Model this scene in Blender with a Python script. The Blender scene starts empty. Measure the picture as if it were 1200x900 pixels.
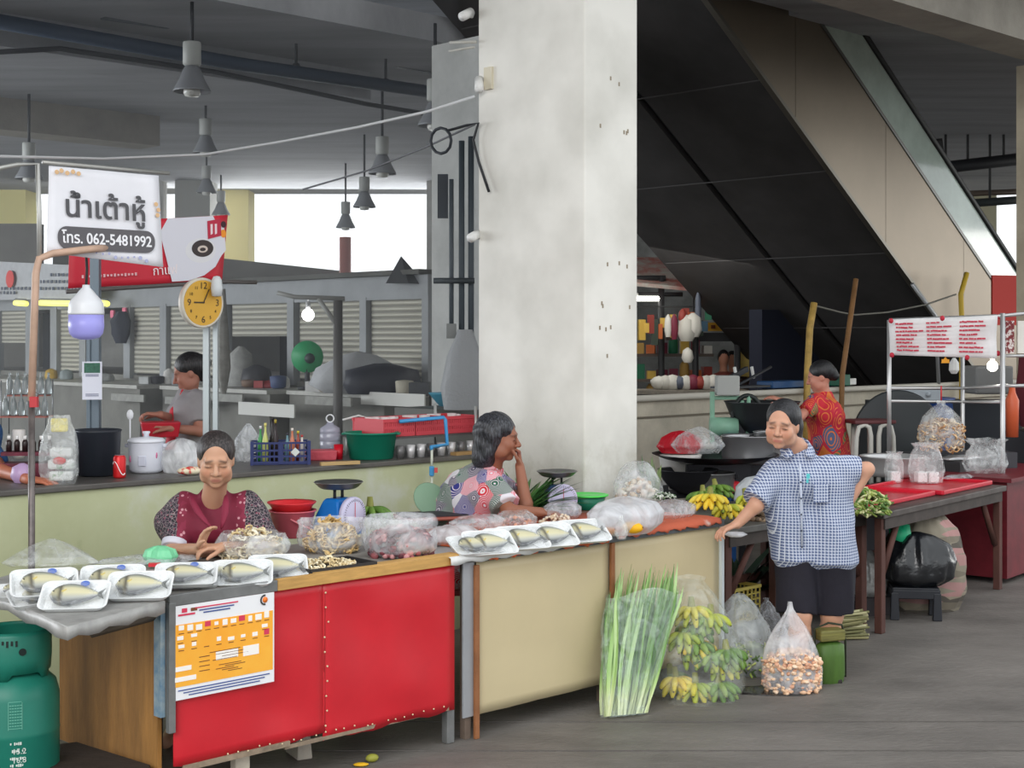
import bpy, bmesh, math, random
import numpy as np
from mathutils import Vector, Matrix
random.seed(7)
S = bpy.context.scene
COL = S.collection
# ------------------------------------------------------------------ camera, sky, light, exposure
F, CX, HY, H = 1700.0, 600.0, 395.0, 1.85        # focal length in px (of 1200), horizon row, eye height in m
cam_d = bpy.data.cameras.new('camera'); cam = bpy.data.objects.new('camera', cam_d); COL.objects.link(cam)
cam_d.sensor_width = 36.0; cam_d.lens = 36.0*F/1200; cam_d.shift_y = -(450-HY)/1200.0*-1*-1
cam_d.clip_end = 300
cam.location = (0, 0, H); cam.rotation_euler = (math.pi/2, 0, 0); S.camera = cam
S.view_settings.view_transform = 'Standard'; S.view_settings.look = 'None'
S.view_settings.gamma = 1.0; S.view_settings.use_curve_mapping = False
S.view_settings.exposure = 0.18
w = bpy.data.worlds.new('overcast_sky'); S.world = w; w.use_nodes = True
bg = w.node_tree.nodes['Background']; bg.inputs[0].default_value = (0.93, 0.97, 1.0, 1); bg.inputs[1].default_value = 1.35
S.cycles.max_bounces = 6; S.cycles.diffuse_bounces = 4; S.cycles.glossy_bounces = 3; S.cycles.transmission_bounces = 4
S.cycles.transparent_max_bounces = 16; S.cycles.use_denoising = True; S.cycles.caustics_reflective = False; S.cycles.caustics_refractive = False
def area_light(name, loc, target, sx, sy, power, col=(1,1,1)):
    l = bpy.data.lights.new(name, 'AREA'); l.shape = 'RECTANGLE'; l.size = sx; l.size_y = sy; l.energy = power; l.color = col
    o = bpy.data.objects.new(name, l); COL.objects.link(o); o.location = loc
    o.rotation_euler = (Vector(target)-Vector(loc)).to_track_quat('-Z', 'Y').to_euler(); return o
# the open street side behind the photographer
area_light('street_daylight', (-5.0, -7, 7.5), (1.2, 8, 0.8), 12, 6, 960, (1.0, 0.975, 0.94))

# daylight through the open left side and the big rear opening of the hall
area_light('left_side_daylight', (-17, 15, 3.0), (2, 22, 3.2), 14, 4, 1500, (0.90, 0.95, 1.0))
area_light('rear_opening_daylight', (-3, 33, 3.9), (-2, 12, 3.0), 12, 2.4, 500, (0.95, 0.98, 1.0))
area_light('right_side_daylight', (27, 24, 3.2), (8, 19, 4.2), 9, 3, 380, (1.0, 0.98, 0.93))
# ------------------------------------------------------------------ places
DX, DY = 1750.0, 1700.0
_l = math.hypot(DX, DY); DX /= _l; DY /= _l
ROT = math.atan2(DY, DX)
D = Vector((DX, DY, 0)); NV = Vector((-DY, DX, 0))
def R(u, v, z=0.0): return D*u + NV*v + Vector((0, 0, z))        # stall row frame: along the row, back from it, up
def UV(p): return (p.x*DX+p.y*DY, -p.x*DY+p.y*DX)
def W(px, py, Y): return Vector(((px-CX)/F*Y, Y, H-(py-HY)/F*Y))
def Z(px, py, z):
    Y = F*(H-z)/(py-HY); return Vector(((px-CX)/F*Y, Y, z))
def Nn(px, py, v): return W(px, py, v/(-DY*(px-CX)/F+DX))
def Uu(px, py, u): return W(px, py, u/(DX*(px-CX)/F+DY))

# ------------------------------------------------------------------ materials
def lin(c):
    f = lambda x: x/12.92 if x <= 0.04045 else ((x+0.055)/1.055)**2.4
    return (f(c[0]/255), f(c[1]/255), f(c[2]/255), 1)
MC = {}
def M(rgb, rough=0.6, metal=0.0, var=0.0, vscale=8.0, bump=0.0, bscale=40.0, spec=0.4, stretch=None, rgb2=None, thresh=None, emit=None, estr=0.0, trans=0.0):
    key = (tuple(rgb), rough, metal, var, vscale, bump, bscale, spec, stretch, tuple(rgb2) if rgb2 else None, thresh, tuple(emit) if emit else None, estr, trans)
    if key in MC: return MC[key]
    m = bpy.data.materials.new('surface'); m.use_nodes = True; nt = m.node_tree; b = nt.nodes['Principled BSDF']
    b.inputs['Base Color'].default_value = lin(rgb); b.inputs['Roughness'].default_value = rough
    b.inputs['Metallic'].default_value = metal; b.inputs['Specular IOR Level'].default_value = spec
    if trans: b.inputs['Transmission Weight'].default_value = trans
    if emit: b.inputs['Emission Color'].default_value = lin(emit); b.inputs['Emission Strength'].default_value = estr
    if var or bump:
        tc = nt.nodes.new('ShaderNodeTexCoord'); mp = nt.nodes.new('ShaderNodeMapping'); nt.links.new(tc.outputs['Object'], mp.inputs[0])
        if stretch: mp.inputs['Scale'].default_value = stretch
    if var:
        n = nt.nodes.new('ShaderNodeTexNoise'); n.inputs['Scale'].default_value = vscale; n.inputs['Detail'].default_value = 6; n.inputs['Roughness'].default_value = 0.65
        nt.links.new(mp.outputs[0], n.inputs['Vector'])
        r = nt.nodes.new('ShaderNodeValToRGB')
        lo, hi = thresh if thresh else (0.3, 0.7)
        r.color_ramp.elements[0].position = lo; r.color_ramp.elements[1].position = hi
        c = lin(rgb); c2 = lin(rgb2) if rgb2 else tuple(x*(1-var) for x in c[:3])+(1,)
        r.color_ramp.elements[0].color = c2; r.color_ramp.elements[1].color = c if rgb2 else tuple(min(1, x*(1+var*0.4)) for x in c[:3])+(1,)
        nt.links.new(n.outputs['Fac'], r.inputs[0]); nt.links.new(r.outputs[0], b.inputs['Base Color'])
    if bump:
        n2 = nt.nodes.new('ShaderNodeTexNoise'); n2.inputs['Scale'].default_value = bscale; n2.inputs['Detail'].default_value = 4
        nt.links.new(mp.outputs[0], n2.inputs['Vector'])
        bn = nt.nodes.new('ShaderNodeBump'); bn.inputs['Strength'].default_value = bump; bn.inputs['Distance'].default_value = 0.02
        nt.links.new(n2.outputs['Fac'], bn.inputs['Height']); nt.links.new(bn.outputs[0], b.inputs['Normal'])
    MC[key] = m; return m
def vcol(rough=0.55, spec=0.4, sss=0.0, var=0.0):
    key = ('vcol', rough, spec, sss, var)
    if key in MC: return MC[key]
    m = bpy.data.materials.new('coloured'); m.use_nodes = True; nt = m.node_tree; b = nt.nodes['Principled BSDF']
    a = nt.nodes.new('ShaderNodeVertexColor'); a.layer_name = 'Col'
    out = a.outputs[0]
    if var:
        tc = nt.nodes.new('ShaderNodeTexCoord'); n = nt.nodes.new('ShaderNodeTexNoise'); n.inputs['Scale'].default_value = 30; n.inputs['Detail'].default_value = 4
        nt.links.new(tc.outputs['Object'], n.inputs['Vector'])
        mr = nt.nodes.new('ShaderNodeMapRange'); mr.inputs['To Min'].default_value = 1-var; mr.inputs['To Max'].default_value = 1+var*0.5
        nt.links.new(n.outputs['Fac'], mr.inputs['Value'])
        vm = nt.nodes.new('ShaderNodeVectorMath'); vm.operation = 'SCALE'; nt.links.new(out, vm.inputs[0]); nt.links.new(mr.outputs[0], vm.inputs['Scale']); out = vm.outputs[0]
    nt.links.new(out, b.inputs['Base Color']); b.inputs['Roughness'].default_value = rough; b.inputs['Specular IOR Level'].default_value = spec
    if sss: b.inputs['Subsurface Weight'].default_value = sss; b.inputs['Subsurface Radius'].default_value = (0.02, 0.008, 0.004)
    MC[key] = m; return m
def film(rgb=(235,240,245), amount=0.35, rough=0.18, scale=14.0, hi=0.8):
    """thin crumpled plastic: see-through with milky creases"""
    key = ('film', rgb, amount, rough, scale, hi)
    if key in MC: return MC[key]
    m = bpy.data.materials.new('plastic_film'); m.use_nodes = True; nt = m.node_tree; b = nt.nodes['Principled BSDF']; out = nt.nodes['Material Output']
    b.inputs['Base Color'].default_value = lin(rgb); b.inputs['Roughness'].default_value = rough; b.inputs['Specular IOR Level'].default_value = 0.8
    tr = nt.nodes.new('ShaderNodeBsdfTransparent'); mx = nt.nodes.new('ShaderNodeMixShader')
    tc = nt.nodes.new('ShaderNodeTexCoord'); n = nt.nodes.new('ShaderNodeTexNoise'); n.inputs['Scale'].default_value = scale; n.inputs['Detail'].default_value = 5; n.inputs['Distortion'].default_value = 1.2
    nt.links.new(tc.outputs['Object'], n.inputs['Vector'])
    mr = nt.nodes.new('ShaderNodeMapRange'); mr.inputs['From Min'].default_value = 0.35; mr.inputs['From Max'].default_value = 0.72
    mr.inputs['To Min'].default_value = amount*0.45; mr.inputs['To Max'].default_value = hi
    nt.links.new(n.outputs['Fac'], mr.inputs['Value']); nt.links.new(mr.outputs[0], mx.inputs[0])
    nt.links.new(tr.outputs[0], mx.inputs[1]); nt.links.new(b.outputs[0], mx.inputs[2]); nt.links.new(mx.outputs[0], out.inputs[0])
    bn = nt.nodes.new('ShaderNodeBump'); bn.inputs['Strength'].default_value = 0.6; bn.inputs['Distance'].default_value = 0.02
    nt.links.new(n.outputs['Fac'], bn.inputs['Height']); nt.links.new(bn.outputs[0], b.inputs['Normal'])
    MC[key] = m; return m

# ------------------------------------------------------------------ mesh builder
class MB:
    def __init__(s): s.v = []; s.f = []; s.m = []; s.sm = []; s.c = []; s.cur = 0; s.col = (1,1,1)
    def mat(s, i): s.cur = i; return s
    def color(s, rgb): s.col = lin(rgb)[:3]; return s
    def add(s, vs, fs, smooth=False):
        o = len(s.v); s.v += [tuple(p) for p in vs]; s.c += [s.col]*len(vs)
        for f in fs: s.f.append([i+o for i in f]); s.m.append(s.cur); s.sm.append(smooth)
        return s
    def box(s, c, d, rz=0.0, T=None, taper=1.0):
        x, y, z = d[0]/2, d[1]/2, d[2]/2
        vs = []
        for k, sz in ((-1, 1.0), (1, taper)):
            for a, b in ((-1,-1),(1,-1),(1,1),(-1,1)): vs.append(Vector((a*x*sz, b*y*sz, k*z)))
        if T is None: T = Matrix.Translation(Vector(c)) @ Matrix.Rotation(rz, 4, 'Z')
        else: T = Matrix.Translation(Vector(c)) @ T
        return s.add([T@p for p in vs], [(3,2,1,0),(4,5,6,7),(0,1,5,4),(1,2,6,5),(2,3,7,6),(3,0,4,7)])
    def prism(s, pts, z0, z1):          # plan polygon, upright
        n = len(pts); vs = [(p[0], p[1], z0) for p in pts]+[(p[0], p[1], z1) for p in pts]
        return s.add(vs, [tuple(range(n-1,-1,-1)), tuple(range(n, 2*n))]+[(i, (i+1) % n, n+(i+1) % n, n+i) for i in range(n)])
    def tube(s, pts, r, n=8, cap=True, smooth=True, flat=1.0, closed=False):
        pts = [Vector(p) for p in pts]; rs = r if isinstance(r, (list, tuple)) else [r]*len(pts)
        vs = []; prev = None
        for i, p in enumerate(pts):
            t = (pts[min(i+1, len(pts)-1)]-pts[max(i-1, 0)])
            if closed: t = pts[(i+1) % len(pts)]-pts[i-1]
            if t.length < 1e-9: t = Vector((0,0,1))
            t.normalize()
            if prev is None:
                a = t.cross(Vector((0,0,1)))
                if a.length < 1e-3: a = t.cross(Vector((1,0,0)))
            else: a = prev - t*prev.dot(t)
            a.normalize(); prev = a; b = t.cross(a)
            for k in range(n):
                th = 2*math.pi*k/n; vs.append(p+(a*math.cos(th)+b*math.sin(th)*flat)*rs[i])
        fs = []
        for i in range(len(pts)-(0 if closed else 1)):
            j = (i+1) % len(pts)
            for k in range(n): fs.append((i*n+k, i*n+(k+1) % n, j*n+(k+1) % n, j*n+k))
        if cap and not closed:
            fs.append(tuple(range(n-1,-1,-1))); fs.append(tuple((len(pts)-1)*n+k for k in range(n)))
        return s.add(vs, fs, smooth)
    def lathe(s, prof, c=(0,0,0), n=24, smooth=True, sx=1.0, sy=1.0, T=None, jit=0.0):
        vs = []; fs = []; c = Vector(c)
        for r, z in prof:
            for k in range(n):
                th = 2*math.pi*k/n; q = 1+jit*(random.random()-.5)
                p = Vector((r*sx*q*math.cos(th), r*sy*q*math.sin(th), z))
                vs.append((T@p if T else p)+c)
        for i in range(len(prof)-1):
            for k in range(n): fs.append((i*n+k, i*n+(k+1) % n, (i+1)*n+(k+1) % n, (i+1)*n+k))
        if prof[0][0] > 1e-5: fs.append(tuple(range(n-1,-1,-1)))
        if prof[-1][0] > 1e-5: fs.append(tuple((len(prof)-1)*n+k for k in range(n)))
        return s.add(vs, fs, smooth)
    def ball(s, c, r, n=12, T=None, jit=0.0):
        r = r if isinstance(r, (tuple, list)) else (r, r, r); m = max(4, n//2)
        prof = [(max(1e-6, math.sin(math.pi*i/m)), -math.cos(math.pi*i/m)) for i in range(m+1)]
        S3 = Matrix.Diagonal((r[0], r[1], r[2], 1)); return s.lathe(prof, c, n, T=(T.to_4x4() @ S3 if T else S3), jit=jit)
    def sheet(s, grid, thick=0.0, smooth=True):     # grid[i][j] points
        n, m = len(grid), len(grid[0]); vs = [Vector(p) for r_ in grid for p in r_]
        fs = [(i*m+j, (i+1)*m+j, (i+1)*m+j+1, i*m+j+1) for i in range(n-1) for j in range(m-1)]
        return s.add(vs, fs, smooth)
    def raw(s, vs, fs, smooth=True, cols=None):
        o = len(s.v); s.add(vs, fs, smooth)
        if cols is not None: s.c[o:] = [tuple(c) for c in cols]
        return s

def mesh_obj(name, mb, mats, parent=None, loc=(0,0,0), rz=0.0, bevel=0.0, solid=0.0, sub=0, rot=None):
    me = bpy.data.meshes.new(name); me.from_pydata([tuple(p) for p in mb.v], [], mb.f); me.update()
    if not isinstance(mats, (list, tuple)): mats = [mats]
    for m in mats: me.materials.append(m)
    if len(mats) > 1: me.polygons.foreach_set('material_index', [min(x, len(mats)-1) for x in mb.m])
    me.polygons.foreach_set('use_smooth', mb.sm)
    if any(c != (1,1,1) for c in mb.c):
        a = me.color_attributes.new('Col', 'FLOAT_COLOR', 'POINT')
        a.data.foreach_set('color', np.hstack([np.array(mb.c, dtype=np.float32), np.ones((len(mb.c),1), np.float32)]).ravel())
    o = bpy.data.objects.new(name, me); COL.objects.link(o)
    if parent: o.parent = parent
    o.location = loc; o.rotation_euler = rot if rot else (0, 0, rz)
    if sub: q = o.modifiers.new('sub', 'SUBSURF'); q.levels = q.render_levels = sub
    if solid: q = o.modifiers.new('solid', 'SOLIDIFY'); q.thickness = solid; q.offset = 0
    if bevel: q = o.modifiers.new('bevel', 'BEVEL'); q.width = bevel; q.segments = 2; q.limit_method = 'ANGLE'; q.angle_limit = 0.6
    return o
def tag(o, label=None, cat=None, group=None, kind=None):
    if label: o['label'] = label
    if cat: o['category'] = cat
    if group: o['group'] = group
    if kind: o['kind'] = kind
    return o
def thing(name, label, cat, loc=(0,0,0), rz=0.0, group=None):
    o = bpy.data.objects.new(name, None); COL.objects.link(o); o.empty_display_size = 0.1
    o.location = loc; o.rotation_euler = (0, 0, rz); return tag(o, label, cat, group)
def solo(name, mb, mats, label, cat, loc=(0,0,0), rz=0.0, group=None, kind=None, **k):
    return tag(mesh_obj(name, mb, mats, None, loc, rz, **k), label, cat, group, kind)
def struct(name, mb, mats, **k): return tag(mesh_obj(name, mb, mats, **k), kind='structure')
def copy_tree(o, parent=None):
    c = o.copy(); COL.objects.link(c)
    if parent: c.parent = parent
    for ch in list(o.children): copy_tree(ch, c)
    return c
def again(o, label, loc, rz=0.0, group=None, scale=None, cat=None):
    c = copy_tree(o); c.location = loc; c.rotation_euler = (0, 0, rz); c['label'] = label
    if group: c['group'] = group
    if cat: c['category'] = cat
    if scale: c.scale = (scale,)*3 if not isinstance(scale, (tuple, list)) else scale
    return c
FONT = None
def text_mesh(name, body, size, mat, parent, loc, rot, align='LEFT', ext=0.001, sx=1.0, off=0.0):
    c = bpy.data.curves.new(name, 'FONT'); c.body = body; c.size = size; c.extrude = ext; c.align_x = align; c.align_y = 'CENTER'; c.resolution_u = 3
    c.materials.append(mat)
    c.offset = off; tmp = bpy.data.objects.new('tmp', c); me = bpy.data.meshes.new_from_object(tmp); bpy.data.objects.remove(tmp); bpy.data.curves.remove(c)
    if not me.materials: me.materials.append(mat)
    o = bpy.data.objects.new(name, me); COL.objects.link(o); o.parent = parent; o.location = loc; o.rotation_euler = rot; o.scale = (sx, 1, 1)
    return o

# ------------------------------------------------------------------ signed distance bodies (people, bags, fruit)
def sdf_mesh(prims, res, k=0.02, disp=None, pad=0.03):
    """prims: dicts with t='cap'(a,b,ra,rb,[sq=(axis vector, factor)]) or 'ell'(c,r,[T]) ; sub=True carves. Returns verts, quads."""
    lo = np.array([1e9]*3); hi = -lo
    for p in prims:
        if p.get('sub'): continue
        if p['t'] == 'cap':
            for e, rr in ((p['a'], p['ra']), (p['b'], p['rb'])):
                e = np.array(e); q = rr*max(1.0, p.get('f', 1.0)); lo = np.minimum(lo, e-q); hi = np.maximum(hi, e+q)
        else:
            q = max(p['r']); e = np.array(p['c']); q3 = q if 'T' in p else np.array(p['r']); lo = np.minimum(lo, e-q3); hi = np.maximum(hi, e+q3)
    lo -= pad+k; hi += pad+k
    n = np.ceil((hi-lo)/res).astype(int)+1
    ax = [lo[i]+res*np.arange(n[i]) for i in range(3)]
    V = np.full(tuple(n), 0.2, dtype=np.float32)
    for p in prims:
        kk = p.get('k', k); mg = kk+2*res+(0.012 if disp else 0)
        if p['t'] == 'cap':
            a = np.array(p['a'], float); b = np.array(p['b'], float); q = max(p['ra'], p['rb'])*max(1.0, p.get('f', 1.0))+mg
            l2 = np.minimum(a, b)-q; h2 = np.maximum(a, b)+q
        else:
            c = np.array(p['c'], float); q = np.array([max(p['r'])]*3)+mg if 'T' in p else np.array(p['r'])+mg; l2 = c-q; h2 = c+q
        i0 = np.maximum(0, np.floor((l2-lo)/res).astype(int)); i1 = np.minimum(n, np.ceil((h2-lo)/res).astype(int)+1)
        if (i1 <= i0).any(): continue
        sl = tuple(slice(i0[i], i1[i]) for i in range(3))
        X, Y, Zz = np.meshgrid(ax[0][sl[0]], ax[1][sl[1]], ax[2][sl[2]], indexing='ij')
        if p['t'] == 'cap':
            P = np.stack([X-a[0], Y-a[1], Zz-a[2]], -1); ba = b-a
            t = np.clip((P@ba)/max(1e-12, ba@ba), 0, 1); Q = P-t[..., None]*ba
            if 'ax' in p:
                w_ = np.array(p['ax'], float); w_ /= np.linalg.norm(w_); qd = Q@w_
                Q = Q+(qd*(1/p['f']-1))[..., None]*w_
                d = np.linalg.norm(Q, axis=-1)-(p['ra']+(p['rb']-p['ra'])*t)
                d = d*min(1.0, p['f'])
            else: d = np.linalg.norm(Q, axis=-1)-(p['ra']+(p['rb']-p['ra'])*t)
            if p.get('flat'):      # cut flat at the b end
                ln = np.linalg.norm(ba); d = np.maximum(d, (P@ba)/ln-ln)
            if p.get('flata'):
                ln = np.linalg.norm(ba); d = np.maximum(d, -(P@ba)/ln)
        else:
            P = np.stack([X-c[0], Y-c[1], Zz-c[2]], -1)
            if 'T' in p: P = P@np.array(p['T'])        # columns of T = local axes
            r = np.array(p['r'], float); k0 = np.linalg.norm(P/r, axis=-1); k1 = np.linalg.norm(P/(r*r), axis=-1)+1e-9
            d = k0*(k0-1)/k1
        cur = V[sl]
        if p.get('sub'):
            h = np.clip(0.5-0.5*(cur+d)/kk, 0, 1); V[sl] = cur*(1-h)+(-d)*h+kk*h*(1-h)
        else:
            h = np.clip(0.5+0.5*(d-cur)/kk, 0, 1); V[sl] = d*(1-h)+cur*h-kk*h*(1-h)
    if disp is not None:
        X, Y, Zz = np.meshgrid(ax[0], ax[1], ax[2], indexing='ij'); V = V+disp(X, Y, Zz)
    ins = V < 0
    corners = [(0,0,0),(1,0,0),(0,1,0),(1,1,0),(0,0,1),(1,0,1),(0,1,1),(1,1,1)]
    sh = tuple(n-1)
    def cc(A, o): return A[o[0]:o[0]+sh[0], o[1]:o[1]+sh[1], o[2]:o[2]+sh[2]]
    cnt = sum(cc(ins, o).astype(np.int8) for o in corners)
    act = (cnt > 0) & (cnt < 8)
    idx = np.full(sh, -1, dtype=np.int64); ids = np.argwhere(act); idx[act] = np.arange(len(ids))
    acc = np.zeros((len(ids), 3)); num = np.zeros(len(ids))
    for a_, b_ in [(0,1),(2,3),(4,5),(6,7),(0,2),(1,3),(4,6),(5,7),(0,4),(1,5),(2,6),(3,7)]:
        oa, ob = np.array(corners[a_]), np.array(corners[b_])
        va = V[tuple((ids+oa).T)]; vb = V[tuple((ids+ob).T)]; m_ = (va < 0) != (vb < 0)
        t = np.where(m_, va/np.where(m_, va-vb, 1), 0); acc += m_[:, None]*(oa+(ob-oa)*t[:, None]); num += m_
    verts = lo+res*(ids+acc/num[:, None])
    faces = []
    for axx in range(3):
        o1 = [0,0,0]; o1[axx] = 1
        A = ins[:-1 if axx == 0 else None, :-1 if axx == 1 else None, :-1 if axx == 2 else None]
        B = ins[1 if axx == 0 else 0:, 1 if axx == 1 else 0:, 1 if axx == 2 else 0:]
        e = np.argwhere(A != B); fl = A[tuple(e.T)]
        b1, b2 = [(1,2),(2,0),(0,1)][axx]
        ok = (e[:, b1] > 0) & (e[:, b2] > 0) & (e[:, b1] < sh[b1]) & (e[:, b2] < sh[b2]); e = e[ok]; fl = fl[ok]
        d1 = np.zeros(3, int); d1[b1] = 1; d2 = np.zeros(3, int); d2[b2] = 1
        q = np.stack([idx[tuple((e-d1-d2).T)], idx[tuple((e-d2).T)], idx[tuple(e.T)], idx[tuple((e-d1).T)]], 1)
        q[~fl] = q[~fl][:, ::-1]; faces.append(q)
    faces = np.concatenate(faces)
    return verts, faces
def sdf_obj(name, prims, res, mats, parent=None, k=0.02, disp=None, color=None, loc=(0,0,0), rz=0.0, mi=None, post=None):
    v, f = sdf_mesh(prims, res, k, disp)
    if post is not None: v = post(v)
    me = bpy.data.meshes.new(name); me.from_pydata(v.tolist(), [], f.tolist()); me.update()
    if not isinstance(mats, (list, tuple)): mats = [mats]
    for m in mats: me.materials.append(m)
    me.polygons.foreach_set('use_smooth', [True]*len(f))
    if color is not None:
        c = color(v); a = me.color_attributes.new('Col', 'FLOAT_COLOR', 'POINT')
        a.data.foreach_set('color', np.hstack([c, np.ones((len(c), 1))]).astype(np.float32).ravel())
    if mi is not None:
        ctr = v[f].mean(1); me.polygons.foreach_set('material_index', mi(ctr).astype(int))
    o = bpy.data.objects.new(name, me); COL.objects.link(o)
    if parent: o.parent = parent
    o.location = loc; o.rotation_euler = (0, 0, rz); return o
def cap(a, b, ra, rb=None, **k): return dict(t='cap', a=tuple(a), b=tuple(b), ra=ra, rb=ra if rb is None else rb, **k)
def ell(c, r, **k): return dict(t='ell', c=tuple(c), r=tuple(r) if isinstance(r, (tuple, list)) else (r, r, r), **k)
# ================================================================== the building
concrete = M((176,175,170), 0.9, var=0.35, vscale=1.2, bump=0.3, bscale=12)
ceil_m = M((166,168,172), 0.9, var=0.25, vscale=0.8, bump=0.4, bscale=6, stretch=(0.4, 2.5, 1))
floor_m = M((118,113,108), 0.55, var=0.42, vscale=1.1, bump=0.35, bscale=26, stretch=(0.8, 1.6, 1))
wall_m = M((196,188,170), 0.85, var=0.3, vscale=2.2, bump=0.2)
struct('floor', MB().box((0, 22, -0.05), (90, 76, 0.1)), floor_m)
# shallow cast grooves in the road surface
gro = M((98,94,90), 0.9)
for i, py in enumerate((846, 880)):
    p = Z(600, py, 0)
    struct('trim_%d' % (i+1), MB().box((p.x+0.9, p.y, 0.002), (3.6, 0.007, 0.003)), gro)
def rbox(mb, u0, u1, v0, v1, z0, z1):
    c = R((u0+u1)/2, (v0+v1)/2, (z0+z1)/2); return mb.box(c, (u1-u0, v1-v0, z1-z0), ROT)
# ceiling: slab with the escalator well
CZ = 5.2
def clipY(u0, u1, v0, v1, ymax=34.0):      # rectangle of the row frame cut at the outer edge of the building
    pts = [R(u0, v0), R(u1, v0), R(u1, v1), R(u0, v1)]; out = []
    for i in range(4):
        p, q = pts[i], pts[(i+1) % 4]
        if p.y <= ymax: out.append(p)
        if (p.y <= ymax) != (q.y <= ymax): t = (ymax-p.y)/(q.y-p.y); out.append(p+(q-p)*t)
    return out
mb = MB()
for a in ((-30, 45, 4.6, 8.7), (-30, 6, 8.7, 12.4), (12.6, 45, 8.7, 12.4), (-30, 45, 12.4, 45)):
    pg = clipY(*a)
    if len(pg) > 2: mb.prism(pg, CZ, CZ+0.3)
struct('ceiling', mb, ceil_m)
struct('light_block_slab', rbox(MB(), -10, 30, 5, 26, 8.5, 8.8), ceil_m)  # unseen slab added to block sky light leaking down the escalator well
beam_m = M((158,153,143), 0.9, var=0.3, vscale=1.5, bump=0.2)
struct('beam_front', rbox(MB(), -20, 40, 6.1, 6.55, 4.5, CZ), beam_m)
struct('beam_middle', rbox(MB(), -30, 11.5, 14.4, 15.2, 4.85, CZ), ceil_m)
struct('beam_rear', rbox(MB(), -30, 11.5, 19.5, 20.1, 4.75, CZ), beam_m)
# painted main pillar in front: plaster, stained near its foot
def pillar_mat():
    m = bpy.data.materials.new('pillar_plaster'); m.use_nodes = True; nt = m.node_tree; b = nt.nodes['Principled BSDF']; b.inputs['Roughness'].default_value = 0.75
    tc = nt.nodes.new('ShaderNodeTexCoord'); n = nt.nodes.new('ShaderNodeTexNoise'); n.inputs['Scale'].default_value = 2.0; n.inputs['Detail'].default_value = 7
    nt.links.new(tc.outputs['Object'], n.inputs['Vector'])
    r = nt.nodes.new('ShaderNodeValToRGB'); r.color_ramp.elements[0].position = 0.3; r.color_ramp.elements[1].position = 0.62
    r.color_ramp.elements[0].color = lin((208,206,198)); r.color_ramp.elements[1].color = lin((234,232,225)); nt.links.new(n.outputs['Fac'], r.inputs[0])
    # dirt low down
    sp = nt.nodes.new('ShaderNodeSeparateXYZ'); nt.links.new(tc.outputs['Object'], sp.inputs[0])
    n2 = nt.nodes.new('ShaderNodeTexNoise'); n2.inputs['Scale'].default_value = 5; n2.inputs['Detail'].default_value = 8; n2.inputs['Roughness'].default_value = 0.7
    nt.links.new(tc.outputs['Object'], n2.inputs['Vector'])
    a = nt.nodes.new('ShaderNodeMath'); a.operation = 'MULTIPLY_ADD'; a.inputs[1].default_value = -1.3; a.inputs[2].default_value = 1.65; nt.links.new(sp.outputs['Z'], a.inputs[0])
    a2 = nt.nodes.new('ShaderNodeMath'); a2.operation = 'MULTIPLY_ADD'; a2.inputs[1].default_value = 2.2; nt.links.new(n2.outputs['Fac'], a2.inputs[0]); nt.links.new(a.outputs[0], a2.inputs[2])
    cr = nt.nodes.new('ShaderNodeMapRange'); cr.inputs['From Min'].default_value = 1.15; cr.inputs['From Max'].default_value = 2.4; cr.inputs['To Max'].default_value = 0.75; nt.links.new(a2.outputs[0], cr.inputs['Value'])
    mx = nt.nodes.new('ShaderNodeMix'); mx.data_type = 'RGBA'; nt.links.new(cr.outputs[0], mx.inputs[0]); nt.links.new(r.outputs[0], mx.inputs[6]); mx.inputs[7].default_value = lin((150,140,118))
    nt.links.new(mx.outputs[2], b.inputs['Base Color'])
    return m
pm = pillar_mat()
PU = UV(Vector((0.431, 8.62, 0)))
struct('pillar_main', rbox(MB(), PU[0], PU[0]+0.48, PU[1], PU[1]+0.93, 0, 4.6), pm, bevel=0.012)
pr = Nn(1191, 300, 7.0); u_, v_ = UV(pr)
struct('pillar_side', rbox(MB(), u_, u_+0.5, 6.1, 7.0, 0, 4.6), M((170,160,140), 0.85, var=0.25, vscale=2))
# pillar with conduits at the end of the counter, and its return wall
pb = W(506, 300, 15.2); u2, v2 = UV(pb)
struct('pillar_rear', rbox(MB(), u2-0.0, u2+1.3, v2-0.8, v2, 0, 4.9), M((186,187,184), 0.85, var=0.25, vscale=1.5))
# low wall on the market side with its cap rail
LWV = 8.53
u0 = UV(Nn(700, 400, LWV))[0]; u1 = UV(Nn(1300, 400, LWV))[0]
struct('wall_low', rbox(MB(), u0, u1, LWV, LWV+0.2, 0, 1.28), wall_m)
struct('trim_3', MB().tube([R(u0, LWV-0.03, 1.30), R(u1, LWV-0.03, 1.30)], 0.03, 8), M((205,200,188), 0.6))
struct('trim_4', rbox(MB(), u0, u1, LWV-0.015, LWV, 1.12, 1.135), M((120,112,98), 0.9))
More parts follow.
